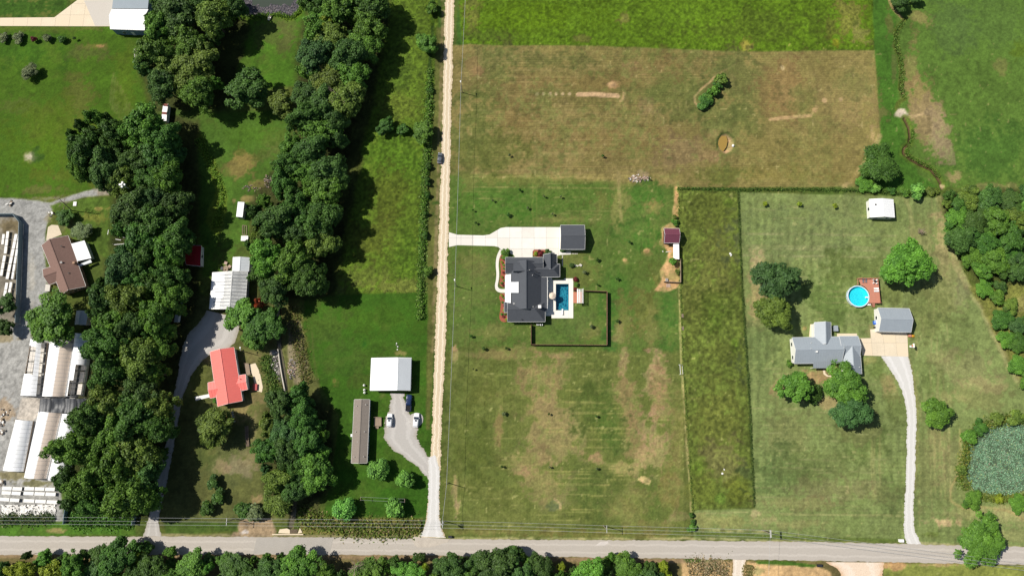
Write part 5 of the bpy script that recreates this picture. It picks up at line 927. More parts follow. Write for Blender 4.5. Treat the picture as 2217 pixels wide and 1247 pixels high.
pipe(o, *H7(238, 860), 4.1, .3, .2, TRIM)
for s_, f in (('AB', .2), ('AB', .45)): opening(o, g2, s_, f, 1.4, .9, 1.3)
for f in (.3, .7): opening(o, g5, 'DC', f, 1.4, .9, 1.3)
opening(o, g5, 'BC', .5, 1.2, .9, 1.3); opening(o, g4, 'BC', .5, 1.6, .9, 1.3); opening(o, g3, 'DC', .3, 1.2, .9, 1.3); opening(o, g6, 'AD', .5, 1.4, .9, 1.3)
opening(o, g, 'AB', .62, 1.1, .1, 2.1, 'door', TRIM, pm('door_paint', (92, 52, 40), .5)); opening(o, g, 'AB', .4, 1.4, .9, 1.3); opening(o, g, 'AB', .8, 1.4, .9, 1.3)
# --- simple gabled buildings
def small(label, px, ze, zr, roof, wall, name, cat, **k):
    c = (sum(q[0] for q in px)/4, sum(q[1] for q in px)/4); o = hs(label, c, name, cat); win = k.pop('win', ()); g = gable(o, px, ze, zr, roof, wall, **k)
    for w_ in win: opening(o, g, *w_)
    return o, g
WD = lambda s, f: (s, f, 1.1, 1., 1.1)
o, g = small('detached dark grey gabled garage at the end of the white concrete drive', [(1213.5, 487.5), (1265.5, 487.5), (1266, 540), (1213.5, 540)], 3., 5., DGREY, WALLW, 'garage', 'garage', t=.5, win=[('AD', .3, 2.6, .05, 2.3, 'garage_door', TRIM, WALLW), ('AD', .7, 2.6, .05, 2.3, 'garage_door', TRIM, WALLW), WD('BC', .5)])
o, g = small('burgundy metal roofed barn at the edge of the unmown strip', [(1437.5, 494.5), (1470.5, 495), (1470.5, 526), (1438, 526)], 3., 4.6, BURG, WALLM, 'barn', 'barn', ribs=.75, win=[('DC', .35, 2., .1, 2.2, 'door', TRIM, WALLM)])
o = hs('narrow white lean-to roof attached below the burgundy barn', (1464, 544), 'lean_to', 'shelter')
A_, B_, C_, D_ = [P(x, y, z) for x, y, z in ((1457.7, 528.5, 2.2), (1457.9, 560, 2.2), (1470.6, 561.5, 2.5), (1470, 528.5, 2.5))]
MB().hexa([p-Vector((0, 0, .08)) for p in (A_, B_, C_, D_)], [A_, B_, C_, D_]).build('roof', WHITE_M, o)
for p in (A_, B_, C_, D_): c = p.lerp((A_+C_)/2, .08); MB().box((c.x, c.y, p.z/2-.05), (.1, .1, p.z-.1)).build('post', WOOD, o)
o, g = small('white metal shed on the far corner of the grey house lawn', [(1881.7, 431.5), (1884.5, 470.5), (1937, 471), (1933.8, 432)], 2.7, 3.7, WHITE_M, WALLW, 'shed', 'shed', over=.2, ribs=.9, win=[('BC', .3, 1.5, .05, 2., 'door', TRIM, WALLG), WD('BC', .75), WD('AB', .5)])
boxvent(o, 1896, 443, 3.3, DARKM, .5)
o, g = small('white workshop with a grey right slope beside the gravel road', [(804, 775), (801, 845), (889, 845), (891, 774.5)], 3.2, 4.6, WHITE_M, WALLG, 'workshop', 'workshop', t=.68, ribs=.9, win=[('BC', .62, 2.8, .05, 2.5, 'garage_door', TRIM, WALLW), ('BC', .25, 1., .05, 2., 'door', TRIM, WALLW), WD('DC', .5)])
sh = MB(); 
for k in range(1): 
    a, b = P(863.5, 775.4, 4.58), P(860.8, 844.5, 4.58); c, d_ = P(888.6, 844.5, 3.30), P(890.6, 775, 3.30); up = Vector((0, 0, .05)); sh.hexa([a, b, c, d_], [a+up, b+up, c+up, d_+up])
sh.build('grey_roof_sheets', GREY_M, g['roof'])
o, g = small('long narrow trailer home with taupe shingle roof', [(767, 864.7), (760.4, 1002), (794.6, 1002), (800.5, 864.5)], 3., 3.9, TAUPE, WALLBL, 'trailer_home', 'trailer home', over=.15, win=[WD('DC', f) for f in (.12, .3, .55, .7, .88)]+[('DC', .42, .9, .8, 1.9, 'door', TRIM, WALLW), WD('AB', .3), WD('AB', .7)])
for x, y in ((772, 878.5), (791.5, 875.5), (769.5, 934.5), (789, 934), (774, 956), (766.5, 988.5), (787, 988)): pipe(o, x, y, 3.5, .35, .1)
o = hs('small weathered wooden porch deck beside the trailer home', (813, 912), 'porch_deck', 'deck')
for k in range(9): a, b = P(811+k*1.65, 903, .8), P(811+k*1.65, 922.5, .8); MB().bar(a, b, .25, .06).build('plank', WOOD, o)
for x, y in ((811, 903), (811, 922), (825, 903), (825, 922)): p = P(x, y, .5); MB().box((p.x, p.y, .85), (.12, .12, 1.7)).build('post', WOOD, o)
for a, b in (((811, 902.6), (825, 902.6)), ((825.3, 903), (825.3, 922))): MB().bar(P(*a, 1.65), P(*b, 1.65), .1, .1).build('rail', WOOD, o)
for k in range(3): MB().bar(P(813, 924+k*1.4, .6-.2*k), P(820, 924+k*1.4, .6-.2*k), .3, .08).build('step', WOOD, o)
# --- coral-roofed house
o, g = small('house with bright coral red metal roof beside the farm lane', [(454.4, 761.6), (471.3, 879.6), (525, 867.6), (506.5, 751.4)], 3.0, 4.8, CORAL, WALLW, 'house', 'house', ribs=.9, win=[WD('DC', f) for f in (.2, .85)]+[WD('AB', .3), WD('BC', .3), WD('BC', .7)])
gable(o, [(450, 828.3), (480, 821), (486, 856), (454.6, 862)], 2.85, 3.5, CORAL, WALLW, .25, .5, ribs=.9); gable(o, [(500, 815), (531.6, 810.4), (536, 843), (505, 849)], 2.85, 3.4, CORAL, WALLW, .25, .5, ribs=.9); pipe(o, 517, 820, 3.2, .8, .12)
# --- striped barn and annex
o, g = small('weathered grey and white metal barn above the gravel yard', [(460, 590), (453, 669), (530, 671), (536, 588.5)], 3.4, 5., STRIPE, WALLG, 'barn', 'barn', t=.62, ribs=1.2, ribw=.3, ribmat=pm('dulled_metal_strip', (136, 138, 140), .6, .15, .5), win=[('BC', .5, 3.2, .05, 2.8, 'garage_door', TRIM, WALLG)])
a, b, c, d_ = P(460.5, 590.4, 3.43), P(453.6, 668.6, 3.43), P(482.2, 669.2, 4.38), P(487, 590.2, 4.38); up = Vector((0, 0, .06)); MB().hexa([a, b, c, d_], [a+up, b+up, c+up, d_+up]).build('white_roof_sheets', WHITE_M, g['roof'])
small('small white metal annex behind the weathered grey barn', [(504.3, 557), (502.6, 587.6), (538.5, 587.6), (540.6, 558)], 3.0, 3.9, GREY_M, WALLW, 'shed', 'shed', over=.2, ribs=.9, win=[WD('AB', .5)])
o = hs('white storage container standing in the upper meadow', (520, 455), 'storage_container', 'container')
q_ = [(515.4, 437.8), (529, 438.5), (525, 470), (511.6, 469)]; b4 = [P(*q, 2.5) for q in q_]; MB().hexa([Vector((p.x, p.y, .1)) for p in b4], b4).build('body', WALLG, o)
ctr = sum(b4, Vector())/4; MB().hexa([ctr+(p-ctr)*1.03 for p in b4], [ctr+(p-ctr)*1.03+Vector((0, 0, .08)) for p in b4]).build('roof', WHITE_M, o)
for k in range(1, 9):
    f = k/9; MB().bar(b4[0].lerp(b4[3], f)+Vector((0, 0, .1)), b4[1].lerp(b4[2], f)+Vector((0, 0, .1)), .08, .05).build('roof_rib', WHITE_M, o)
MB().bar(b4[3].lerp(b4[2], .5)+Vector((0, -.02, -1.3)), b4[3].lerp(b4[2], .95)+Vector((0, -.02, -1.3)), .06, 2.1).build('door', WALLW, o)
o, g = small('small dark red roofed shed half hidden in the left tree belt', [(399, 531), (436, 532), (435, 576), (403, 573)], 2.6, 3.0, REDM, WALLW, 'shed', 'shed', over=.2, t=.85, ribs=.9, win=[WD('BC', .5)])
# --- brown-roofed house
o, g = small('brown shingle-roofed house beside the nursery yard', [(89.8, 531), (133, 638.5), (186, 620), (147.5, 510)], 3.0, 5.4, BROWN, WALLB, 'house', 'house', t=.45, win=[WD('BC', f) for f in (.25, .5, .75)]+[WD('DC', .4), WD('AB', .25)])
gable(o, [(92, 583), (125, 572), (137, 605), (106, 617)], 2.9, 4.2, BROWN, WALLB, .3, .5, trim=TRIM)
pipe(o, 132, 568, 4.9, .4, .25); pipe(o, 132, 533, 4.6, .2, .15, DARKM); pipe(o, 148, 591, 4.6, .2, .15, DARKM); p = P(160, 569, 4.4); ch = MB().box((p.x, p.y, 3.9), (.8, .8, 1.6)).build('chimney', WALLB, o)
o = hs('flat white roofed annex joined to the brown-roofed house', (178, 545), 'annex', 'annex')
b4 = [P(*q, z) for q, z in (((154, 528), 3.0), ((164.5, 566), 3.0), ((197.5, 559), 2.6), ((182.7, 520.6), 2.6))]; MB().hexa([p-Vector((0, 0, .12)) for p in b4], b4).build('roof', WHITE_M, o); ctr = sum(b4, Vector())/4
MB().hexa([Vector(((ctr+(p-ctr)*.92).x, (ctr+(p-ctr)*.92).y, 0)) for p in b4], [ctr+(p-ctr)*.92-Vector((0, 0, .13)) for p in b4]).build('wall', WALLW, o)
b4 = [P(*q, z) for q, z in (((169, 573.5), 2.5), ((171.5, 577), 2.5), ((199, 568), 2.2), ((196, 562), 2.2))]; MB().hexa([p-Vector((0, 0, .1)) for p in b4], b4).build('awning', GREY_M, o)
# --- top left barn
o, g = small('large white metal barn at the top left beside the concrete drive', [(242, 20.5), (320.7, 21), (313, 66), (238.6, 63.6)], 4.2, 5.6, WHITE_M, WALLBL, 'barn', 'barn', over=.25, t=.42, ribs=1., win=[('DC', .55, 1., .05, 2.1, 'door', TRIM, WALLW), WD('DC', .3)])
for x, y in ((266, 33), (290, 33)): boxvent(o, x, y, 5.1, LGREY, .8)
a, b, c, d_ = P(242.5, 19, 4.1), P(320, 19.5, 4.1), P(326, -45, 3.4), P(250, -45, 3.4); MB().hexa([p-Vector((0, 0, .12)) for p in (a, b, c, d_)], [a, b, c, d_]).build('side_roof', BLUEG_M, o)
MB().hexa([Vector((q.x, q.y, 0)) for q in (a.lerp(c, .03), b.lerp(d_, .03), c.lerp(a, .03), d_.lerp(b, .03))], [q-Vector((0, 0, .13)) for q in (a.lerp(c, .03), b.lerp(d_, .03), c.lerp(a, .03), d_.lerp(b, .03))]).build('side_wall', WALLBL, o)
small('little grey roofed shed at the edge of the top left lawn', [(291.5, 106), (304, 106), (304, 126), (292, 126)], 2., 2.5, TAUPE, WOOD, 'shed', 'shed', over=.15, win=[('DC', .5, .8, .05, 1.7, 'door', TRIM, WALLG)])
o, g = small('narrow white shed with rusty roof bands inside the left belt', [(354, 225), (364, 226), (360, 262), (350, 261)], 2.3, 2.6, WHITE_M, WALLW, 'shed', 'shed', over=.1, t=.5)
RUST = pm('rusty_roof', (128, 74, 64), .8, .2, 2)
for f in (.08, .58): a = g['A'].lerp(g['D'], f)+Vector((0, 0, .36)); b = g['B'].lerp(g['C'], f)+Vector((0, 0, .36)); MB().bar(a, b, .9, .05).build('rusty_band', RUST, g['roof'])
small('pale blue roofed building under the wide tree by the hoop houses', [(166, 673), (162, 702), (186, 703), (191, 674)], 3.2, 4.1, GREY_M, WALLW, 'shed', 'shed', over=.2, ribs=1., win=[WD('BC', .5)])
# --- grey house
o = hs('light grey metal roofed house with several gables on the right lawn', (1790, 757))
g = gable(o, [(1715, 730.6), (1822, 728.5), (1822, 786), (1719.5, 787)], 3., 5.2, LGREY, WALLW, .3, .5, ribs=.9)
g2 = gable(o, [(1817, 727.5), (1857.5, 727.5), (1861.5, 772), (1817, 772)], 3.05, 4.7, LGREY, WALLW, .35, .5, ribs=.9)
g3 = gable(o, [(1763, 698), (1763.5, 745), (1800, 745), (1799, 697.5)], 2.95, 4.8, LGREY, WALLW, .3, .55, ribs=.9)
g4 = gable(o, [(1823, 752), (1827, 808), (1866, 809), (1861.7, 750)], 2.95, 4.7, LGREY, WALLW, .35, .45, ribs=.9)
a, b, c, d_ = P(1761, 768, 3.9), P(1798.8, 768, 3.9), P(1798.8, 797, 2.7), P(1761, 797, 2.7); pr_ = MB().hexa([p-Vector((0, 0, .12)) for p in (a, b, c, d_)], [a, b, c, d_]).build('porch_roof', pm('shaded_grey_metal_roof', (136, 143, 148), .5, .05), o)
m = MB()
for k in range(1, 8): m.bar(a.lerp(b, k/8)+Vector((0, 0, .02)), d_.lerp(c, k/8)+Vector((0, 0, .02)), .07, .05)
m.build('standing_seams', LGREY, pr_)
for p in (c, d_, c.lerp(d_, .5)): MB().box((p.x+(-.15 if p is c else .15), p.y+.2, 1.3), (.14, .14, 2.6)).build('porch_post', TRIM, o)
for x, y, z in ((1756.5, 742, 4.0), (1756.5, 754, 4.9), (1828, 747, 4.2), (1862, 794.5, 3.5)): pipe(o, x, y, z, .4, .1)
p = P(1769, 761, 5.3); MB().box((p.x, p.y, 5.1), (.6, .5, .5)).build('vent_box', TRIM, o)
for f in (.25, .75): opening(o, g, 'AD', f, 1.2, 1., 1.2)
for f in (.15, .35): opening(o, g, 'DC', f, 1.3, 1., 1.2)
opening(o, g, 'DC', .52, 1., .05, 2.1, 'door', TRIM, pm('dark_door', (70, 50, 44), .5)); opening(o, g4, 'DC', .5, 1.3, 1., 1.2); opening(o, g4, 'BC', .5, 1.5, 1., 1.2); opening(o, g2, 'BC', .3, 1., .05, 2.1, 'door', TRIM, WALLW); opening(o, g3, 'AD', .5, 1.4, 1., 1.2)
o, g = small('grey metal roofed garage with white end wall behind the round pool', [(1900.4, 666.3), (1968.6, 668), (1972.4, 719.5), (1903, 717.5)], 3., 4.9, LGREY, WALLW, 'garage', 'garage', over=.15, ribs=.9, win=[('DC', .35, 2.8, .05, 2.3, 'garage_door', TRIM, WALLW), ('DC', .72, 2.8, .05, 2.3, 'garage_door', TRIM, WALLW), WD('AD', .4), WD('BC', .5)])
# ------------------------------------------------------------------ hoop houses
M_PL, N, L, b = newmat('hoop_house_plastic'); out = N['Material Output']
tc = N.new('ShaderNodeTexCoord'); n_ = N.new('ShaderNodeTexNoise'); n_.inputs['Scale'].default_value = .7; n_.inputs['Detail'].default_value = 5; L.new(tc.outputs['Object'], n_.inputs['Vector'])
cr = N.new('ShaderNodeValToRGB'); cr.color_ramp.elements[0].position = .35; cr.color_ramp.elements[0].color = (*lin((240, 240, 238)), 1); cr.color_ramp.elements[1].position = .65; cr.color_ramp.elements[1].color = (*lin((252, 252, 252)), 1); L.new(n_.outputs[0], cr.inputs[0]); L.new(cr.outputs[0], b.inputs['Base Color']); b.inputs['Roughness'].default_value = .3
tr_ = N.new('ShaderNodeBsdfTransparent'); mx = N.new('ShaderNodeMixShader'); mx.inputs[0].default_value = .07; L.new(b.outputs[0], mx.inputs[1]); L.new(tr_.outputs[0], mx.inputs[2]); L.new(mx.outputs[0], out.inputs[0])
BENCH = pm('bench_tops', (214, 206, 194), .8, .1, 2); HOOP = pm('galvanised_pipe', (150, 152, 154), .5, .1, metal=.3)
STALE = pm('dusty_plastic', (226, 208, 190), .5, .08, .5)
def hoophouse(label, px, hgt=3.0, cover=((0, 1),), nh=14, inside=True, dusty=None):
    A, B, Cc, D = [P(*q, .4) for q in px]                       # A,B one end; D,C the other
    o = hs(label, (sum(q[0] for q in px)/4, sum(q[1] for q in px)/4), 'hoop_house', 'greenhouse'); NA = 12
    def arc(f, k, s=1.): 
        l, r = A.lerp(D, f), B.lerp(Cc, f); a = math.pi*k/NA; c = (l+r)/2; h = c+(l-r)/2*math.cos(a)*s; return Vector((h.x, h.y, .4+(hgt-.4)*math.sin(a)*s))
    for f0, f1, *ks in cover:
        k0, k1 = ks if ks else (0, NA); n = max(2, int((f1-f0)*nh*2)); V = [arc(f0+(f1-f0)*i/n, k, 1-.012*(i % 2)) for i in range(n+1) for k in range(k0, k1+1)]; w_ = k1-k0+1
        F = [(i*w_+j, i*w_+j+1, (i+1)*w_+j+1, (i+1)*w_+j) for i in range(n) for j in range(w_-1)]
        MB().add(V, F).build('plastic_cover', M_PL, o, True)
    if dusty:
        V = [arc(i/10, k, 1.006) for i in range(11) for k in range(dusty[0], dusty[1]+1)]; w_ = dusty[1]-dusty[0]+1
        MB().add(V, [(i*w_+j, i*w_+j+1, (i+1)*w_+j+1, (i+1)*w_+j) for i in range(10) for j in range(w_-1)]).build('dusty_side', STALE, o, True)
    for i in range(nh+1): MB().tube([arc(i/nh, k, 1.012) for k in range(NA+1)], .035, 5).build('hoop', HOOP, o)
    MB().tube([arc(0, NA/2, .98), arc(1, NA/2, .98)], .04, 5).build('ridge_pipe', HOOP, o)
    for e in ((A, D), (B, Cc)): MB().bar(e[0]-Vector((0, 0, .15)), e[1]-Vector((0, 0, .15)), .12, .4).build('base_board', WOOD, o)
    if inside:
        for f in (.25, .75):
            for k in range(5): a, b = A.lerp(B, f), D.lerp(Cc, f); MB().bar(a.lerp(b, .02+k*.195)+Vector((0, 0, .3)), a.lerp(b, .19+k*.195)+Vector((0, 0, .3)), (B-A).length*.32, .06).build('bench', BENCH, o)
    return o
hoophouse('torn hoop house with its plastic swept aside, leftmost of the upper three', [(68, 733), (102, 742), (92, 858), (46, 856)], 2.8, ((.0, .12, 3, 9), (.12, .7, 7, 9), (.62, 1, 0, 9)), 14)
hoophouse('large intact upper hoop house with one dusty side', [(110, 741), (161.6, 743.7), (143.7, 859), (93.6, 858)], 3.4, ((0, 1),), 14, False, (7, 11))
hoophouse('upper hoop house with a ripped triangular hole, next to the trees', [(165, 722), (204, 726), (182, 858), (146, 858)], 3.2, ((0, .5), (.5, .75, 0, 6), (.75, 1, 0, 4), (.5, 1, 10, 12)), 14)
hoophouse('small white lower hoop house at the far left', [(36, 907.4), (72, 911), (51.7, 1020.5), (7.7, 1017)], 2.6, ((0, 1),), 12, False)
hoophouse('large lower hoop house with dusty right side', [(86, 890), (136, 894), (103.5, 1036), (55, 1032.5)], 3.4, ((0, 1),), 15, False, (7, 11))
hoophouse('lower hoop house half covered by the left belt trees', [(138, 895), (176, 897), (150, 1043), (106, 1037)], 3.2, ((0, 1),), 15, False)
M_SH = pm('black_shade_cloth', (58, 60, 64), .45, .2, .6, bump=.5, bscale=2)
o = hs('row of black shade cloth panels between upper and lower hoop houses', (135, 877), 'shade_house', 'shade structure')
for x0, x1, s_ in ((87, 112, 0), (113, 141, 1), (142, 166, 2), (167, 187, 3)):
    V = []; 
    for i in range(9):
        for j in range(7):
            p = P(x0+(x1-x0)*i/8-j*.5, 861.5+j*5.2+(x0-87)*.02, 2.6); p.z += .35*math.sin(math.pi*i/8)-.5*math.sin(math.pi*i/8)*math.sin(math.pi*j/6)*(s_ % 2+.4)+.1*math.sin(i*2+s_); V.append(p)
    MB().add(V, [(i*7+j, (i+1)*7+j, (i+1)*7+j+1, i*7+j+1) for i in range(8) for j in range(6)]).build('cloth_panel', M_SH, o, True)
for x in (87, 112.5, 141.5, 166.5, 187):
    for y in (862, 892): p = P(x-(y-862)*.08, y, 1.2); MB().box((p.x, p.y, 1.25), (.12, .12, 2.5)).build('post', HOOP, o)
# nursery tables
TB = []
def tables(x0, y0, x1, y1, n, w_, where):
    for k in range(n): TB.append((x0+(x1-x0)*k/n, y0+(y1-y0)*k/n, x0+(x1-x0)*(k+.93)/n, y0+(y1-y0)*(k+.93)/n, w_, where, k+1))
for a in ((17, 501, 11, 550, 3, 1., 'second row inside the fenced corner'), (10, 553, 2, 598, 3, 1., 'lower left row inside the fenced corner'), (35, 507, 15, 605, 6, 1.05, 'third row inside the fenced corner'), (42, 507, 26, 605, 6, .8, 'row nearest the tall fence'), (15, 612, 6, 660, 3, 1., 'lower row left of the tree by the fence'), (24, 611, 14, 667, 4, .9, 'lower row nearest the tall fence'), (8, 507, 5, 530, 2, .9, 'short row at the left edge'),
          (5, 1056.5, 49, 1058, 2, 1.15, 'top left row above the roadside weeds'), (53, 1057, 120, 1059, 3, 1.15, 'top right row above the roadside weeds'), (4, 1066, 46, 1068, 2, 1.15, 'second left row above the roadside weeds'), (51, 1067, 122, 1070, 3, 1.15, 'second right row above the roadside weeds'), (0, 1080, 43, 1083, 2, 1.15, 'third left row above the roadside weeds'), (51, 1083, 126, 1087, 3, 1.15, 'third right row above the roadside weeds')): tables(*a)
LEG = pm('bench_legs', (110, 104, 96), .9, .1); TW = pm('white_bench_top', (232, 229, 222), .75, .08, 1.5)
on = ['first', 'second', 'third', 'fourth', 'fifth', 'sixth']
for x0, y0, x1, y1, w_, where, k in TB:
    a, b = P(x0, y0, .8), P(x1, y1, .8); o = thing('nursery_table', f'white nursery table, {on[k-1]} in the {where}', 'table', (*((a+b)/2).xy, 0), 'nursery tables'); d_ = (b-a); n = Vector((-d_.y, d_.x, 0)).normalized()*w_*.42
    MB().bar(a, b, w_, .07).build('top', TW, o)
    for p in (a.lerp(b, .08)+n, a.lerp(b, .08)-n, a.lerp(b, .92)+n, a.lerp(b, .92)-n): MB().box((p.x, p.y, .38), (.1, .1, .77)).build('leg', LEG, o)
r = random.Random(4); V = []; nx, ny = 40, 12
for i in range(nx+1):
    for j in range(ny+1): p = P(2+118*i/nx+r.uniform(-1.2, 1.2), 1092+(22+8*math.sin(i*.5))*j/ny+r.uniform(-1, 1), .25); p.z = .12+.35*r.random(); V.append(p)
F = [(i*(ny+1)+j, (i+1)*(ny+1)+j, (i+1)*(ny+1)+j+1, i*(ny+1)+j+1) for i in range(nx) for j in range(ny) if r.random() > .16+.3*(j > ny*.7)]
tag(MB().add(V, F).build('crumpled_plastic', pm('crumpled_plastic_film', (226, 222, 214), .6, .1, 2)), 'crumpled torn white plastic film below the lower nursery tables', 'plastic sheet')
r = random.Random(11)
for k, (x, y, s_, l) in enumerate(((8, 915, 2.2, 'pale broken pallet pile left of the small hoop house'), (6, 935, 1.6, 'small pale scrap pile at the left edge'), (12, 893, 2.4, 'heap of dark twigs and scrap above the small hoop house'), (4, 1045, 1.8, 'yellowish crate by the lower hoop house end'), (22, 441, 1.8, 'white scrap pieces on the upper gravel lane'), (113, 464, 2., 'grey rubble beside the gravel lane bend'))):
    p = P(x, y); o = thing('scrap_pile', l, 'scrap pile', p)
    for j in range(9): MB().box((p.x+r.uniform(-s_, s_)*.5, p.y+r.uniform(-s_, s_)*.5, .1+.08*j), (r.uniform(.4, 1.2), r.uniform(.2, .7), .12), r.uniform(0, 3)).build('board', [TW, WOOD, LEG][(j+k) % 3], o)
# ------------------------------------------------------------------ pool yard of the dark-roofed house
o = hs('rectangular teal swimming pool set in a white concrete patio', (1217, 643), 'swimming_pool', 'swimming pool')
a, b, c, d_ = [Vector((*G(*q), 0)) for q in POOL]; Z = lambda p, z: Vector((p.x, p.y, z))
fl, N, L, bs = newmat('pool_plaster_caustics'); tc = N.new('ShaderNodeTexCoord'); vo = N.new('ShaderNodeTexVoronoi'); vo.feature = 'DISTANCE_TO_EDGE'; vo.inputs['Scale'].default_value = 1.1; nz = N.new('ShaderNodeTexNoise'); nz.inputs['Scale'].default_value = 2.; mxv = N.new('ShaderNodeVectorMath'); mxv.operation = 'MULTIPLY_ADD'; mxv.inputs[1].default_value = (.8, .8, .8)
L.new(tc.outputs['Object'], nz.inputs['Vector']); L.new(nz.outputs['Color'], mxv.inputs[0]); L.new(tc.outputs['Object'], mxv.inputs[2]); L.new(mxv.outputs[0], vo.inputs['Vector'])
cr = N.new('ShaderNodeValToRGB'); cr.color_ramp.elements[0].color = (*lin((96, 196, 206)), 1); cr.color_ramp.elements[0].position = .0; cr.color_ramp.elements[1].color = (*lin((22, 118, 146)), 1); cr.color_ramp.elements[1].position = .22; L.new(vo.outputs[0], cr.inputs[0]); L.new(cr.outputs[0], bs.inputs['Base Color']); bs.inputs['Roughness'].default_value = .7  # pale cell edges: caustic light web painted into the plaster colour
A1, B1, C1, D1 = a, b, c, d_
V = [Z(A1, -2.4), Z(B1, -2.4), Z(C1, -1.1), Z(D1, -1.1), Z(A1, .02), Z(B1, .02), Z(C1, .02), Z(D1, .02)]
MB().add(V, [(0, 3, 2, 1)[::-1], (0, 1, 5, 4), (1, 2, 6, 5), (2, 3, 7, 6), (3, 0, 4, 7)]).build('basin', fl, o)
MB().add([Z(p, -.12) for p in (A1, B1, C1, D1)], [(3, 2, 1, 0)]).build('water', water('pool_water', (178, 214, 222), .05, 1.6, .3), o)
PAT = pm('pool_deck_concrete', (232, 226, 212), .85, .04, .5)
patio = tag(slab('pool_patio', [(1231.3, 603), (1241, 603), (1241, 689), (1231.3, 689)], .1, PAT), kind='structure')
for pl in ([(1195.5, 606), (1221, 606), (1221, 603), (1231.1, 603), (1231.1, 614.7), (1195.5, 614.7)], [(1195.5, 614.9), (1203.3, 614.9), (1203.3, 671.8), (1194.5, 671.8), (1195.5, 660)], [(1194, 672), (1231.1, 672), (1231.1, 689), (1194, 689)]): slab('patio_slab', pl, .1, PAT, .14, 0, None, patio)
slab('covered_patio', [(1183, 600), (1195.3, 600), (1195.3, 684), (1181, 684)], .08, PAT)
slab('pergola_pad', [(1241.2, 632), (1263, 632), (1263, 656), (1241.2, 656)], .09, pm('terracotta_pavers', (186, 122, 96), .9, .1, 2))
o = hs('white diving board at the lower end of the pool', (1217.5, 675), 'diving_board', 'diving board'); MB().bar(P(1217.6, 668.5, .62), P(1217.6, 681.5, .62), .5, .06).build('board', TRIM, o); p = P(1217.6, 680, .4); MB().box((p.x, p.y, .34), (.5, .5, .5)).build('stand', CHROME, o)
o = hs('round beige patio umbrella beside the pool', (1196, 642), 'patio_umbrella', 'umbrella'); p = P(1196, 640, 2.5); MB().cyl((p.x, p.y), .04, .1, 2.7, 8).build('pole', WOOD, o); MB().cyl((p.x, p.y), .35, .1, .25, 12).build('base', DARKM, o)
BEI = pm('beige_canvas', (214, 198, 178), .85, .06)
for k in range(8):
    t0, t1 = 6.283*k/8, 6.283*(k+1)/8; q = [(p.x+1.32*math.cos(t), p.y+1.32*math.sin(t), 2.15) for t in (t0, t1)]; tp = (p.x, p.y, 2.75)
    MB().add([tp, q[0], q[1], (q[1][0], q[1][1], 2.02), (q[0][0], q[0][1], 2.02)], [(0, 1, 2), (1, 4, 3, 2)]).build('canopy_panel', BEI, o)
o = hs('white slatted pergola over terracotta paving by the pool', (1256, 641), 'pergola', 'pergola')
for x, y in ((1250, 627), (1262, 627), (1250, 655), (1262, 655)): p = P(x, y, 1.2); MB().box((p.x, p.y, 1.3), (.16, .16, 2.6)).build('post', TRIM, o)
for x in (1250, 1262): MB().bar(P(x, 625.5, 2.6), P(x, 656.5, 2.6), .16, .2).build('beam', TRIM, o)
for k in range(14): MB().bar(P(1249, 626.5+k*2.25, 2.76), P(1263.3, 626.5+k*2.25, 2.76), .12, .12).build('rafter', TRIM, o)
for k in range(4): MB().bar(P(1251+k*3.3, 626, 2.86), P(1251+k*3.3, 656, 2.86), .3 if k < 2 else .1, .06).build('slat', TRIM, o)
def fence(name, label, pts, h, sp, mat, post=None, th=.06, cat='fence', cap=None):
    o = hs(label, pts[len(pts)//2], name, cat)
    for (x0, y0), (x1, y1) in zip(pts[:-1], pts[1:]):
        a, b = P(x0, y0), P(x1, y1); n = max(1, round((b-a).length/sp))
        for k in range(n):
            q0, q1 = a.lerp(b, k/n), a.lerp(b, (k+1)/n); MB().bar(q0.lerp(q1, .03)+Vector((0, 0, h/2+.03)), q0.lerp(q1, .97)+Vector((0, 0, h/2+.03)), th, h-.06).build('panel', mat, o)
            MB().bar(q0.lerp(q1, .02)+Vector((0, 0, h-.02)), q0.lerp(q1, .98)+Vector((0, 0, h-.02)), th+.05, .06).build('rail', cap or mat, o)
            MB().box((q0.x, q0.y, h/2+.04), (.14, .14, h+.08)).build('post', post or mat, o)
        MB().box((b.x, b.y, h/2+.04), (.15, .15, h+.08)).build('post', post or mat, o)
    return o
fence('privacy_fence', 'brown wooden privacy fence enclosing the lawn below the pool', [(1149.5, 704), (1149.5, 747), (1313, 748), (1313, 633), (1264, 631)], 2.0, 2.4, WOODB, WOODB, .05, cap=pm('fence_cap', (150, 116, 94), .9, .1))
fence('pen_fence', 'weathered board fence around the sandy pen by the burgundy barn', [(1471.5, 563), (1472, 613), (1437, 611)], 1.6, 2.2, WOOD)
fence('nursery_fence', 'tall blue grey sheet fence around the nursery table corner', [(-30, 467), (37, 467), (51, 485), (49, 540), (43, 700)], 2.5, 2.6, pm('blue_grey_sheets', (122, 142, 150), .6, .08, .6))
fence('gate_fence', 'blue grey sheet fence stub beside the farm lane mouth', [(297, 1104), (292, 1134)], 2.2, 2.6, MATS['blue_grey_sheets']); fence('gate_fence', 'dark fence stub below the crumpled plastic by the road hedge', [(148, 1098), (144, 1132)], 2., 2.6, WALLBL)
for k, (x, y) in enumerate(((1164.5, 703), (1172, 703.5))): p = P(x, y); o = thing('air_conditioner', f"{['left', 'right'][k]} white air conditioner unit below the dark-roofed house", 'air conditioner', p, 'air conditioners'); MB().box((p.x, p.y, .45), (.95, .6, .8)).build('cabinet', TRIM, o); MB().cyl((p.x, p.y), .26, .85, .9, 14).build('fan_grille', DARKM, o)
STONE = pm('pale_stone', (206, 200, 188), .9, .1, 3)
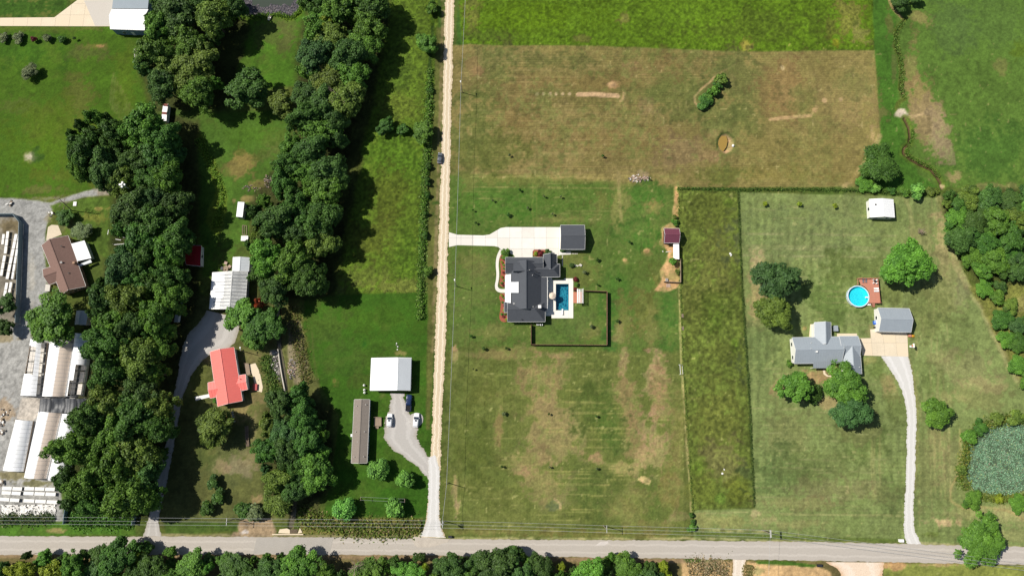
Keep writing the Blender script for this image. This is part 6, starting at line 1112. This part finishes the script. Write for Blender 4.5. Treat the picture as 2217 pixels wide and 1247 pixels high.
for k in range(13):
    x, y = (1239+k*3.4, 549.5) if k < 4 else (1217.8, 554+(k-4)*2.6); p = P(x, y); tag(MB().box((p.x, p.y, .03), (.38, .3, .08)).build('stepping_stone', STONE), f"square pale stepping stone, {['first', 'second', 'third', 'fourth'][k]} from the left below the dark garage" if k < 4 else f"square pale stepping stone, {['first', 'second', 'third', 'fourth', 'fifth', 'sixth', 'seventh', 'eighth', 'ninth'][k-4]} from the top beside the dark-roofed house", 'stepping stone', 'stepping stones')
r = random.Random(21)
def rock(m, x, y, z, s):
    n = 7; V = [(x+s*r.uniform(.7, 1.1)*math.cos(6.283*i/n), y+s*r.uniform(.7, 1.1)*math.sin(6.283*i/n), z) for i in range(n)]; T_ = [(x+(v[0]-x)*.6, y+(v[1]-y)*.6, z+s*r.uniform(.5, .8)) for v in V]
    m.add(V+T_, [tuple(range(n, 2*n))]+[(i, (i+1) % n, n+(i+1) % n, n+i) for i in range(n)])
o = hs('pale rock trail on the lawn right of the dark-roofed house', (1250, 575), 'rock_group', 'rocks')
for k in range(11): m = MB(); p = P(1243+k*1.5, 575+r.uniform(-1.5, 1.5)); rock(m, p.x, p.y, 0, .3+.25*(k > 8)); m.build('rock', STONE, o)
def scat(name, label, cat, cx, cy, rx, ry, n, s, mats, part='stone', seed=1):
    global r; r = random.Random(seed); o = hs(label, (cx, cy), name, cat)
    for k in range(n):
        t = r.uniform(0, 6.283); q = math.sqrt(r.random()); p = P(cx+rx*q*math.cos(t), cy+ry*q*math.sin(t)); m = MB(); rock(m, p.x, p.y, r.uniform(-.05, .05)+(1-q)*s*.8, s*r.uniform(.6, 1.4)); m.build(part, mats[k % len(mats)], o)
    return o
GS = pm('grey_stone', (150, 144, 138), .9, .15, 3); PK = pm('pinkish_stone', (176, 152, 136), .9, .15, 3); DS = pm('dark_stone', (96, 90, 86), .9, .15, 3)
scat('rock_pile', 'heap of brown and pink rubble and brush north of the dark garage', 'rubble', 1385, 387, 24, 8, 90, .36, [PK, WOOD, DS, WOOD, PK, STONE], seed=2)
scat('creek_stones', 'grey riprap stones on the left bank of the creek', 'stones', 595, 790, 11, 28, 90, .35, [GS, DS, STONE], seed=3); scat('creek_stones', 'brown riprap stones on the right bank of the creek', 'stones', 632, 800, 9, 24, 60, .33, [GS, PK, DS], seed=4)
scat('white_rocks', 'two white rocks in the upper unmown strip', 'rocks', 1583, 552, 3, 4, 3, .35, [TRIM], seed=5); scat('white_rocks', 'white scraps in the lower unmown strip', 'rocks', 1566, 1020, 3, 8, 4, .35, [TRIM], seed=6); scat('white_rocks', 'white rocks on the bank of the muddy pond', 'rocks', 1586, 316, 3, 3, 5, .45, [TRIM, STONE], seed=7); scat('white_rocks', 'pale stones scattered above the white workshop', 'rocks', 860, 750, 4, 7, 5, .3, [TRIM, GS], seed=8)
scat('brush_pile', 'grey brush pile at the edge of the middle belt', 'brush pile', 580, 392, 9, 14, 60, .3, [WOOD, DS], seed=9); scat('brush_pile', 'brown brush strip above the white container', 'brush pile', 545, 408, 20, 7, 46, .26, [WOOD, MATS['bench_legs']], seed=10)
MB_ = MB(); 
for q in ((604, 756), (612, 812), (617, 836)): pass
o = hs('concrete retaining wall along the creek', (608, 790), 'retaining_wall', 'wall'); 
for a, b in zip([(602, 756), (606, 785), (611, 815)], [(606, 785), (611, 815), (618, 850)]): MB().bar(P(*a, .0), P(*b, .0), .35, .9).build('wall_section', M_CG, o)
o = hs('pale concrete culvert headwall where the creek meets the road', (629, 1150), 'culvert', 'culvert'); MB().bar(P(590, 1156, .3), P(657, 1156, .3), .35, .7).build('headwall', M_CT, o)
m = MB(); m.prism([G(*q) for q in ((603, 1153), (606, 1145), (622, 1143), (628, 1146), (628, 1154))], -.3, .25); m.build('apron', M_CT, o); MB().prism([G(*q) for q in ((645, 1154), (650, 1142), (655, 1152))], -.3, .3).build('wing_wall', M_CT, o)
for k in range(8): MB().bar(P(630+k*2, 1145, .2), P(629+k*2, 1154, .2), .12, .2).build('trash_rack_bar', WOOD, o)
# ------------------------------------------------------------------ round pool and deck
o = hs('round above-ground pool with turquoise water and white rim', (1858.6, 641.5), 'round_pool', 'swimming pool'); c = P(1858.6, 641.5, 1.3); R0 = 23.2*mpp(641)*(1-1.3/CAMH); NR = 40
A_ = [6.2832*i/NR for i in range(NR)]; ring = lambda rr, z: [(c.x+rr*math.cos(t), c.y+rr*math.sin(t), z) for t in A_]
f_ = [(i, (i+1) % NR, NR+(i+1) % NR, NR+i) for i in range(NR)]
MB().add(ring(R0, 0)+ring(R0, 1.28), f_).build('wall', pm('pool_wall', (190, 202, 210), .5, .06), o)
MB().add(ring(R0-.22, 1.3)+ring(R0+.08, 1.3)+ring(R0+.08, 1.22)+ring(R0-.22, 1.22), [q[::-1] for q in f_]+[tuple(i+NR for i in q)[::-1] for q in f_]+[tuple((i+3*NR) % (4*NR) for i in q) for q in f_]).build('rim', pm('pool_rim', (214, 228, 234), .5, .04), o)
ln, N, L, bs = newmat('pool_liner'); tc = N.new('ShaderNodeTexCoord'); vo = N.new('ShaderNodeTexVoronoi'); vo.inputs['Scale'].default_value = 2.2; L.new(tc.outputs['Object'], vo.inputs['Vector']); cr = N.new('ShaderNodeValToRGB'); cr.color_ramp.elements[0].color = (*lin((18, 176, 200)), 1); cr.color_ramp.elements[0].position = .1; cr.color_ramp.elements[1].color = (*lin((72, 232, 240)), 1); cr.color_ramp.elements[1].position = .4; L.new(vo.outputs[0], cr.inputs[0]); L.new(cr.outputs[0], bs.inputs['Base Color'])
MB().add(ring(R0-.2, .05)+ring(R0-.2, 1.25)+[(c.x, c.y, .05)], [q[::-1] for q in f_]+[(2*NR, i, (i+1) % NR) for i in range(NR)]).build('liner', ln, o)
MB().add(ring(R0-.21, 1.1), [tuple(range(NR))]).build('water', water('round_pool_water', (206, 244, 248), .04, 2.5, .25), o)
for k in range(14): t = 6.283*k/14; MB().box((c.x+(R0+.08)*math.cos(t), c.y+(R0+.08)*math.sin(t), .62), (.14, .14, 1.22), t).build('upright', pm('pool_upright', (200, 206, 210), .5), o)
p = P(1877, 643.5, 1.4); MB().box((p.x, p.y, 1.2), (1., .5, .5)).build('ladder', TRIM, o)
o = hs('red stained wooden deck wrapped around the round pool', (1885, 630), 'pool_deck', 'deck'); DZ = 1.2; cx, cy, rp = 1858.6, 641.5, 24.6
arc = [(cx+rp*math.cos(R_(t)), cy+rp*math.sin(R_(t))) for t in range(33, -88, -11)]
pl = [(1879.5, 656)]+arc+[(1858.5, 603.5), (1864, 602.3), (1900.5, 602.5), (1906, 656)]
MB().prism([G(x, y, DZ) for x, y in pl], DZ-.12, DZ).build('deck_boards', WOODR, o)
m = MB()
rail = [(1857, 616), (1857, 603), (1864, 602.2), (1900.5, 602.4), (1906, 655.6), (1896, 655.8)]
for a, b in zip(rail[:-1], rail[1:]): MB().bar(P(*a, 2.15), P(*b, 2.15), .14, .07).build('handrail', WOODR, o); MB().bar(P(*a, 1.7), P(*b, 1.7), .05, .3).build('balusters', WOODR, o)
for x, y in rail+[(1882, 602.3), (1903, 628), (1880, 656)]: p = P(x, y, DZ); MB().box((p.x, p.y, 1.08), (.12, .12, 2.15)).build('post', WOODR, o)
for k in range(4): MB().bar(P(1888, 657.5+k*2, 1.-.24*k), P(1893.5, 657.5+k*2, 1.-.24*k), .3, .06).build('step', WOODR, o)
for x in (1887.3, 1894): MB().bar(P(x, 656, 1.9), P(x, 664, 1.0), .08, .08).build('stair_rail', WOODR, o)
tag(MB().hexa([P(1876, 657.5), P(1885.5, 657.5), P(1885.5, 661.5), P(1876, 661.5)][::-1], [P(1876, 657, .6), P(1885.5, 657, .6), P(1885.5, 661, .6), P(1876, 661, .6)][::-1]).build('storage_box', TRIM), 'white storage box below the round pool deck', 'box')
def lounger(px, py, label, mat, rz, L_=1.75):
    p = P(px, py, DZ); o = thing('sun_lounger', label, 'lounger', (p.x, p.y, DZ), 'sun loungers on the pool deck', rz); ORG[o] = Vector((0, 0, 0))
    MB().box((-.2, 0, .3), (L_*.62, .6, .08)).build('seat', mat, o); MB().hexa([(.32, -.3, .27), (.85, -.3, .6), (.85, .3, .6), (.32, .3, .27)], [(.32, -.3, .35), (.85, -.3, .68), (.85, .3, .68), (.32, .3, .35)]).build('backrest', mat, o)
    for x in (-.65, .3):
        for y in (-.25, .25): MB().box((x, y, .13), (.05, .05, .26)).build('leg', mat, o)
lounger(1895.5, 625, 'upper white lounger on the round pool deck', TRIM, 0); lounger(1895.8, 630.3, 'lower white lounger on the round pool deck', TRIM, 0)
GRYF = pm('grey_fabric', (120, 112, 114), .8, .1); lounger(1868, 608.5, 'left grey chair in the deck corner', GRYF, R_(90), 1.3); lounger(1874, 608.5, 'right grey chair in the deck corner', GRYF, R_(90), 1.3)
p = P(1893, 610, DZ); o = thing('patio_table', 'dark round table on the round pool deck', 'table', (p.x, p.y, DZ)); MB().cyl((p.x, p.y), .45, DZ+.68, DZ+.74, 16).build('top', DARKM, o); MB().cyl((p.x, p.y), .05, DZ, DZ+.68, 8).build('leg', DARKM, o)
for k in range(4):
    t = R_(40+90*k); q = (p.x+.75*math.cos(t), p.y+.75*math.sin(t)); o = thing('patio_chair', f"white patio chair at the {['upper right', 'upper left', 'lower left', 'lower right'][k]} of the deck table", 'chair', (*q, DZ), 'chairs round the deck table'); MB().box((*q, DZ+.42), (.48, .48, .08), t).build('seat', TRIM, o); MB().box((q[0]+.22*math.cos(t), q[1]+.22*math.sin(t), DZ+.68), (.06, .46, .5), t).build('backrest', TRIM, o)
    for e in (-.2, .2): MB().box((q[0]+e*math.cos(t), q[1]+e*math.sin(t), DZ+.19), (.05, .4, .38), t).build('leg', TRIM, o)
# clutter round the grey garage
o = hs('blue tarp covered grill beside the grey garage', (1892, 699), 'covered_grill', 'grill'); p = P(1892, 699); MB().box((p.x, p.y, .5), (.8, 1.3, 1.)).build('cover', pm('blue_tarp', (58, 104, 196), .5, .2, 2), o); MB().box((p.x, p.y+.2, 1.04), (.85, .5, .1)).build('lid_fold', pm('pale_tarp', (140, 170, 220), .5), o)
o = hs('small black kettle grill beside the grey garage', (1892, 709), 'kettle_grill', 'grill'); p = P(1892, 709); MB().cyl((p.x, p.y), .3, .5, .95, 12, .18).build('bowl', DARKM, o); MB().box((p.x, p.y, .27), (.4, .4, .5)).build('legs', RUBBER, o)
o = hs('orange and tan play crate right of the grey garage', (1968, 727), 'wooden_crate', 'crate'); p = P(1968, 727); MB().box((p.x, p.y, .35), (.9, .9, .7)).build('body', WOODR, o); MB().box((p.x, p.y, .73), (1., 1., .06)).build('lid', WOODR, o)
o = hs('yellow plastic slide right of the grey garage', (1977, 727), 'toy_slide', 'toy'); p = P(1977, 727.5); YEL = pm('yellow_plastic', (240, 180, 60), .4); MB().hexa([(p.x-.5, p.y-.4, 0), (p.x+.5, p.y-.4, 0), (p.x+.5, p.y+.4, 0), (p.x-.5, p.y+.4, 0)], [(p.x-.5, p.y-.4, .9), (p.x+.5, p.y-.4, .2), (p.x+.5, p.y+.4, .2), (p.x-.5, p.y+.4, .9)]).build('chute', YEL, o); MB().box((p.x-.55, p.y, .5), (.1, .7, 1.)).build('ladder', YEL, o)
o = hs('white basketball hoop at the right side of the concrete pad', (1970, 749), 'basketball_hoop', 'basketball hoop'); p = P(1971, 750); MB().cyl((p.x, p.y), .07, 0, 3.1, 8).build('pole', DARKM, o); MB().box((p.x-.5, p.y, 3.0), (.06, 1.5, .95)).build('backboard', TRIM, o); MB().bar((p.x-.5, p.y, 2.9), (p.x, p.y, 2.6), .1, .1).build('arm', DARKM, o); MB().cyl((p.x-.8, p.y), .23, 2.62, 2.66, 12).build('rim', pm('orange_rim', (210, 90, 40), .5), o); MB().box((p.x+.2, p.y, .15), (1., .7, .3)).build('base', TRIM, o)
# ------------------------------------------------------------------ vehicles (local: +y is the front)
def car(label, px, py, rz, paint, kind, L_=4.7, W_=1.85, group='parked vehicles'):
    p = P(px, py, .8); o = thing('parked_'+('pickup' if kind == 'pickup' else 'car'), label, 'pickup truck' if kind == 'pickup' else 'car', (p.x, p.y, .06), group, rz); ORG[o] = Vector((0, 0, 0)); h = L_/2
    def loft(secs, name, mat, parent=o):       # secs: y, half width bottom, half width top, z bottom, z top
        V = []; 
        for y, a, b, z0, z1 in secs: V += [(-a, y, z0), (-a*1.0, y, z0+(z1-z0)*.55), (-b, y, z1-.04), (-b*.8, y, z1), (b*.8, y, z1), (b, y, z1-.04), (a, y, z0+(z1-z0)*.55), (a, y, z0)]
        n = len(secs); F = [(i*8+j, i*8+(j+1) % 8, (i+1)*8+(j+1) % 8, (i+1)*8+j) for i in range(n-1) for j in range(8)]+[tuple(range(8)), tuple(reversed(range(8*(n-1), 8*n)))]
        return MB().add(V, F).build(name, mat, parent, True)
    w2 = W_/2
    if kind == 'pickup':
        loft([(-h, w2*.95, w2*.93, .45, 1.0), (-h+.1, w2, w2*.98, .35, 1.02), (h*.35, w2, w2*.96, .3, 1.05), (h*.75, w2, w2*.93, .3, 1.06), (h*.95, w2*.96, w2*.86, .35, .98), (h, w2*.85, w2*.75, .45, .85)], 'body', paint)
        loft([(-.32*h, w2*.95, w2*.8, 1.0, 1.1), (-.25*h, w2*.95, w2*.78, 1., 1.78), (.15*h, w2*.95, w2*.78, 1., 1.8), (.45*h, w2*.93, w2*.85, 1., 1.1)], 'cabin', paint)
        MB().box((0, -h*.66, 1.035), (W_*.8, h*.6, .06)).build('bed', RUBBER, o)
        for s_ in (-1, 1): MB().box((s_*w2*.9, -h*.66, 1.1), (.12, h*.62, .14)).build('bed_rail', paint, o)
        gl = [(.12*h, .42*h, 1.83, 1.17), (-.27*h, -.34*h, 1.75, 1.2)]; sd = (-.22*h, .2*h)
    else:
        t = 1.62 if kind == 'suv' else 1.42; zb = .98 if kind == 'suv' else .86; re = -.93 if kind == 'suv' else -.72
        loft([(-h, w2*.85, w2*.8, .4, zb*.9), (-h+.2, w2*.97, w2*.92, .3, zb), (0, w2, w2*.95, .25, zb), (h*.6, w2, w2*.92, .25, zb-.02), (h*.9, w2*.95, w2*.8, .3, zb-.14), (h, w2*.75, w2*.65, .4, .62)], 'body', paint)
        loft([(re*h, w2*.9, w2*.75, zb-.02, zb+.1), ((re+.1)*h, w2*.92, w2*.74, zb-.02, t-.05), (-.3*h, w2*.92, w2*.76, zb-.02, t), (.12*h, w2*.92, w2*.76, zb-.02, t-.03), (.48*h, w2*.92, w2*.84, zb-.02, zb+.06)], 'cabin', paint)
        gl = [(.12*h, .47*h, t+.01, zb+.1), ((re+.12)*h, (re-.0)*h, t-.03, zb+.14)]; sd = ((re+.2)*h, .2*h)
        if kind == 'suv': MB().box((0, -.05*h, t+.012), (W_*.42, .55, .03)).build('sunroof', GLASS, o)
    zt, zb2 = gl[0][2], gl[0][3]
    for k, (y0, y1, z1, z0) in enumerate(gl): MB().add([(-w2*.72, y0, z1+.02), (w2*.72, y0, z1+.02), (w2*.84, y1, z0), (-w2*.84, y1, z0)], [(0, 1, 2, 3) if k else (3, 2, 1, 0)]).build('windshield' if k == 0 else 'rear_window', GLASS, o)
    for s_ in (-1, 1): MB().add([(s_*w2*.90, sd[0], zb2-.05), (s_*w2*.90, sd[1]+.35, zb2-.05), (s_*w2*.81, sd[1], zt-.14), (s_*w2*.81, sd[0]+.1, zt-.14)], [(0, 1, 2, 3) if s_ > 0 else (3, 2, 1, 0)]).build('side_window', GLASS, o)
    for s_ in (-1, 1):
        for y in (-h*.62, h*.62):
            wl = bpy.data.objects.new('wheel', None); COL.objects.link(wl); wl.parent = o; ORG[wl] = Vector((0, 0, 0)); ty = MB(); n = 14
            for nm, rr, x0, x1, mt in (('tyre', .34, w2-.2, w2+.02, RUBBER), ('rim', .21, w2-.1, w2+.035, CHROME)): V = [(s_*x, y+rr*math.cos(6.283*i/n), .34+rr*math.sin(6.283*i/n)) for x in (x0, x1) for i in range(n)]; MB().add(V, [tuple(range(n)), tuple(range(2*n-1, n-1, -1))]+[(i, n+i, n+(i+1) % n, (i+1) % n) for i in range(n)]).build(nm, mt, wl)
        MB().box((s_*w2*.68, h*.94, .72), (.34, .16, .14)).build('headlight', pm('lamp_glass', (220, 224, 228), .15), o); MB().box((s_*w2*.78, -h*.985, .78), (.2, .08, .2)).build('tail_light', pm('tail_lamp', (150, 24, 22), .3), o); MB().box((s_*(w2+.09), .36*h, 1.02 if kind != 'car' else .92), (.2, .12, .14)).build('wing_mirror', paint, o)
NAVY = pm('navy_paint', (30, 48, 84), .25, .05, spec=.6); WPAINT = pm('white_car_paint', (236, 236, 236), .3, .02, spec=.5); GPAINT = pm('grey_car_paint', (92, 96, 102), .3, .04, spec=.6)
car('dark blue pickup truck with black bed parked beside the workshop', 885, 872, R_(-2), NAVY, 'pickup', 5.75, 2.0); car('white suv parked beside the trailer home porch', 843.5, 909.5, R_(-1), WPAINT, 'suv', 4.6, 1.9); car('white suv parked near the gravel road, right of the other', 901, 909.5, R_(-4), WPAINT, 'suv', 4.95, 2.0); car('dark grey car parked at the edge of the gravel road', 952.5, 342.5, R_(-4), GPAINT, 'car', 4.3, 1.8)
# ------------------------------------------------------------------ poles and wires
POLEM = pm('weathered_pole', (146, 132, 116), .9, .15, 2); ARM = pm('grey_crossarm', (196, 194, 190), .8, .1); WIRE = pm('aluminium_wire', (176, 178, 178), .5, .05)
TOP = {}
def pole(key, px, py, h, label, arms=0, extra=None, rz=90):
    p = P(px, py); o = thing('utility_pole', label, 'utility pole', p); MB().cyl((p.x, p.y), .16, -.3, h, 9, .1).build('pole', POLEM, o); t = R_(rz); TOP[key] = Vector((p.x, p.y, h))
    for k in range(arms):
        MB().box((p.x+(.28*(k-.5) if arms > 1 else .14), p.y, h-.35), (2.5, .14, .16), t).build('crossarm', ARM, o)
    if arms:
        for e in (-1.1, 0, 1.1): MB().cyl((p.x+e*math.cos(t), p.y+e*math.sin(t)), .06, h-.27, h-.02, 6).build('insulator', GS, o)
    if extra == 'transformer':
        for e in ((.35, .35), (-.35, -.1), (.2, -.5)): MB().cyl((p.x+e[0], p.y+e[1]), .24, h-1.6, h-.6, 10).build('transformer', ARM, o)
    if extra == 'lamp': MB().bar((p.x, p.y, h-.4), (p.x-.2, p.y+.9, h-.2), .08, .08).build('lamp_arm', ARM, o); MB().box((p.x-.2, p.y+1., h-.22), (.35, .6, .18)).build('lamp_head', TRIM, o)
    return o
pole('a', 1001, 201, 7.2, 'wooden utility pole with lamp beside the gravel road near the brown field', 0, 'lamp'); pole('b', 988.5, 620, 7.2, 'wooden utility pole with lamp on the front lawn by the gravel road', 0, 'lamp'); pole('c', 971, 1045, 7.2, 'plain wooden utility pole low on the gravel road side'); pole('d', 962, 1127, 8.2, 'utility pole with transformers at the gravel road mouth', 1, 'transformer'); pole('e', 1306, 1137, 8.2, 'utility pole with one crossarm above the paved road middle', 1); pole('f', 1650, 1147, 8.2, 'utility pole with double crossarm above the side road mouth', 2); pole('g', 510, 1122, 8.2, 'utility pole with crossarm near the culvert', 1); pole('h', 533, 762, 5.5, 'thin lamp pole beside the coral-roofed house', 0, 'lamp')
TOP['z'] = Vector((*G(1010, -60, 7), 7)); TOP['y'] = Vector((*G(-60, 1126, 8), 8)); TOP['x'] = Vector((*G(2260, 1232, 8), 8.5)); TOP['w'] = Vector((*G(1665, 1290, 8), 8))
def wire(a, b, label, off=(0, 0, 0), sag=.5, rr=.035):
    a = TOP[a]+Vector(off) if isinstance(a, str) else a; b = TOP[b]+Vector(off) if isinstance(b, str) else b
    tag(MB().tube([a.lerp(b, t/12)-Vector((0, 0, sag*4*(t/12)*(1-t/12))) for t in range(13)], rr, 4).build('power_line', WIRE), label, 'power line', 'power lines')
for a, b, l in (('z', 'a', 'line from the top edge to the upper roadside pole'), ('a', 'b', 'line between the upper and front lawn roadside poles'), ('b', 'c', 'line between the front lawn and lower roadside poles'), ('c', 'd', 'line from the lower roadside pole to the transformer pole')): wire(a, b, 'pale overhead '+l, (0, 0, -.15), .5, .05)
for e, n in ((1.1, 'upper'), (0, 'middle'), (-1.1, 'lower')):
    for a, b, l in (('y', 'g', 'left of the culvert pole'), ('g', 'd', 'between culvert pole and transformer pole'), ('d', 'e', 'right of the transformer pole'), ('e', 'f', 'between the two crossarm poles'), ('f', 'x', 'crossing the paved road at lower right')): wire(a, b, f'{n} of three overhead power lines {l}', (0, e, 0), .5, .032)
wire('f', 'w', 'thin overhead line crossing the paved road at the side road', (0, 0, -.6), .3, .03)
# clothesline
o = hs('clothesline with two posts on the lawn south of the trailer home', (833, 1079), 'clothesline', 'clothesline')
for x, y in ((786, 1076), (880, 1080)): p = P(x, y); MB().cyl((p.x, p.y), .06, 0, 4.2, 7).build('post', POLEM, o); MB().box((p.x, p.y, 4.1), (.1, 1.3, .1)).build('crossbar', WOOD, o)
for e in (-.5, .5): MB().tube([P(786, 1076)+Vector((0, e, 4.1)), P(880, 1080)+Vector((0, e, 4.1))], .025, 4).build('line', WIRE, o)
# ------------------------------------------------------------------ odds and ends
o = hs('white framed soccer goal on the east edge of the lower field', (1474, 800), 'soccer_goal', 'goal'); a, b = P(1472, 789, 1.8), P(1473.5, 810, 1.8); c, d_ = P(1477, 789), P(1478.5, 810)
for q in (a, b): MB().cyl((q.x, q.y), .07, 0, 1.85, 7).build('upright', TRIM, o)
MB().tube([a, b], .08, 7).build('crossbar', TRIM, o)
for p, q in ((a, c), (b, d_)): MB().tube([p, q], .07, 6).build('stay', TRIM, o)
MB().tube([c, d_], .07, 6).build('ground_bar', TRIM, o)
for k, (x, y) in enumerate(((1477, 684), (1477.5, 711))): p = P(x, y); o = thing('feed_trough', f"{['upper', 'lower'][k]} grey feed trough on the edge of the unmown strip", 'trough', p, 'feed troughs'); m = MB(); m.box((p.x, p.y, .35), (.6, 1.3, .3)); m.build('basin', WOOD, o); MB().box((p.x-.28, p.y, .6), (.08, 1.4, .3)).build('back_board', WOOD, o); MB().box((p.x, p.y, .1), (.4, 1.1, .2)).build('base', LEG, o)
o = hs('small white and brown rowboat pulled up on the pond bank', (585, 37), 'rowboat', 'boat'); a, b = P(582, 45, .3), P(588, 29, .3); d_ = (b-a).normalized(); n = Vector((-d_.y, d_.x, 0)); V = []
for t, w_ in ((0, .35), (.25, .55), (.6, .55), (.85, .3), (1, .03)): q = a.lerp(b, t); V += [q-n*w_+Vector((0, 0, .35)), q-n*w_*.6-Vector((0, 0, .2)), q+n*w_*.6-Vector((0, 0, .2)), q+n*w_+Vector((0, 0, .35))]
MB().add(V, [(i*4+j, i*4+j+1, i*4+j+5, i*4+j+4) for i in range(4) for j in range(3)]+[(0, 1, 2, 3)]).build('hull', TRIM, o); 
for t in (.2, .5): q = a.lerp(b, t); MB().bar(q-n*.5+Vector((0, 0, .2)), q+n*.5+Vector((0, 0, .2)), .25, .05).build('thwart', WOOD, o)
def simple_box(name, label, cat, px, sz, mat, mat2=TRIM, rz=0):
    p = P(*px); o = thing(name, label, cat, p); MB().box((p.x, p.y, sz[2]*.45), (sz[0], sz[1], sz[2]*.9), rz).build('body', mat, o); MB().box((p.x, p.y, sz[2]*.95), (sz[0]*1.08, sz[1]*1.08, sz[2]*.1), rz).build('lid', mat2, o); return o
simple_box('deck_box', 'red storage box on the coral house patio', 'box', (553.5, 838), (1.4, 2.1, .7), pm('red_box', (170, 70, 66), .6), MATS['red_box']); simple_box('mailbox_stand', 'white mailbox stand by the pale gravel driveway mouth', 'mailbox', (1949, 1169), (1.4, .9, 1.), TRIM); simple_box('trash_bin', 'dark trash bins at the gravel road mouth', 'bin', (975, 1161), (1.2, .7, 1.), DARKM, DARKM); simple_box('utility_trailer', 'white trailer half hidden under the left belt by the farm lane', 'trailer', (388, 683), (1.3, 5., 1.6), TRIM, GREY_M, R_(-4)); simple_box('camper_box', 'pale blue box above the white trailer in the left belt', 'box', (390, 653), (1.8, 1.8, 1.8), BLUEG_M, BLUEG_M); simple_box('storage_box', 'pale blue box in the shade of the left belt', 'box', (304, 351), (1.2, 1.8, 1.2), BLUEG_M, BLUEG_M); simple_box('freezer_box', 'white box under the trees beside the white container lane', 'box', (532, 518), (2.4, 1.8, 1.2), TRIM); simple_box('utility_box', 'small white panel on the lawn above the brown-roofed house', 'box', (163, 442), (1.1, 1.5, .3), TRIM); simple_box('concrete_block', 'pale block beside the brown-roofed house steps', 'block', (106, 624), (1.6, 2.4, .8), STONE, STONE)
simple_box('storage_box', 'small grey shed box beside the grey house north wing', 'box', (1806, 712), (1.3, 1.9, 1.6), LGREY, LGREY); simple_box('trailer_step', 'white step box on the left of the trailer home', 'step', (762, 942), (.5, .9, .9), TRIM); simple_box('trash_bin', 'dark bin at the edge of the dirt turnout', 'bin', (1773, 1223), (1.6, .8, .8), DARKM, DARKM)
for k, (x, y, t) in enumerate(((789, 834, 'top'), (789.5, 844, 'middle'), (789.8, 850, 'bottom'))): p = P(x, y); o = thing('storage_tank', f'{t} of three white tanks beside the white workshop', 'tank', p, 'white tanks'); MB().cyl((p.x, p.y), .36, 0, .9, 12).cyl((p.x, p.y), .3, .9, 1.05, 12, .15).build('tank', TRIM, o); MB().cyl((p.x, p.y), .08, 1.05, 1.2, 8).build('valve', CHROME, o)
for k, (x, y) in enumerate(((504, 892), (505, 897), (506, 902), (508, 912))): p = P(x, y); o = thing('white_bucket', f"{['first', 'second', 'third', 'fourth'][k]} white bucket from the top below the coral-roofed house", 'bucket', p, 'white buckets'); MB().cyl((p.x, p.y), .28, 0, .55, 12, .32).build('pail', TRIM, o); MB().cyl((p.x, p.y), .34, .55, .6, 12).build('lid', WALLG, o)
o = hs('long wooden raised bed south of the coral-roofed house', (537, 945), 'raised_bed', 'garden bed')
for k in range(3): a, b = P(534.5+k*.9, 922+k*15), P(535.5+k*.9, 936+k*15); MB().bar(a+Vector((0, 0, .3)), b+Vector((0, 0, .3)), 1.1, .5).build('bed_box', WOOD, o); MB().bar(a+Vector((0, 0, .56)), b+Vector((0, 0, .56)), .9, .04).build('soil', pm('bed_soil', (104, 88, 74), .95, .2, 3), o)
o = hs('weathered wooden deck strip right of the coral-roofed house', (534, 800), 'side_deck', 'deck')
for k in range(5): MB().bar(P(529.5+k*2, 786, .5), P(533.5+k*2, 812, .5), .3, .06).build('plank', WOOD, o)
for q in ((530, 787), (538, 787), (534, 811), (541, 811)): p = P(*q); MB().box((p.x, p.y, .5), (.12, .12, 1.)).build('post', WOOD, o)
o = hs('pile of boards and pallets beside the small white annex', (492, 578), 'pallet_stack', 'pallets'); r = random.Random(3)
for k in range(10): p = P(486+r.uniform(0, 14), 570+r.uniform(0, 16)); MB().box((p.x, p.y, .1+.07*k), (1.1, 1.1, .1), r.uniform(0, 1.5)).build('pallet', WOOD if k % 2 else PK, o)
simple_box('red_mower', 'small red mower beside the annex pallets', 'mower', (482, 582), (.8, 1.1, .8), REDM, DARKM)
o = hs('wooden bed frame on the meadow below the white container', (531, 498), 'timber_frame', 'timber')
for a, b in (((525, 488), (534, 489)), ((525, 508), (534, 509)), ((525, 488), (525, 508)), ((534, 489), (534, 509)), ((529, 488), (529, 508))): MB().bar(P(*a, .15), P(*b, .15), .15, .2).build('beam', WOOD, o)
o = hs('white swing frame and benches on the lawn above the left belt', (265, 520), 'swing_frame', 'play frame')
for a, b in (((255, 512), (272, 515)), ((250, 518), (262, 520)), ((247, 530), (270, 528)), ((235, 498), (233, 508))): MB().bar(P(*a, 1.0), P(*b, 1.0), .16, .1).build('bar', TRIM, o)
for x, y in ((255, 512), (272, 515), (247, 530), (270, 528)): p = P(x, y); MB().cyl((p.x, p.y), .05, 0, 1., 6).build('leg', TRIM, o)
o = hs('tall white birdhouse frame among the left belt trees', (314, 427), 'birdhouse_rack', 'birdhouse')
p = P(314, 430); MB().cyl((p.x, p.y), .08, 0, 15.5, 8).build('pole', TRIM, o)
for e, z in (((-.8, 0), 15.2), ((.8, 0), 15.2), ((0, .8), 15.2), ((0, -.8), 15.2), ((0, 0), 15.6)): MB().box((p.x+e[0], p.y+e[1], z), (.6, .6, .6)).build('gourd_house', TRIM, o)
o = hs('pale patio planks and step at the sandy pen south end', (1447, 619), 'paver_pad', 'pavers')
for k in range(3): MB().bar(P(1444+k*3, 614.5, .06), P(1444+k*3, 622, .06), .45, .08).build('paver', PK, o)
simple_box('planter_tub', 'pale tub in the sandy pen by the burgundy barn', 'tub', (1443, 607), (.9, 1.2, .6), STONE, GS); o = hs('fallen pale beam beside the white lean-to', (1447, 545), 'timber_beam', 'timber'); MB().bar(P(1441.5, 546, .1), P(1453, 544, .1), .25, .2).build('beam', STONE, o); MB().bar(P(1434.5, 543, .1), P(1435.5, 546, .1), .3, .2).build('offcut', STONE, o)
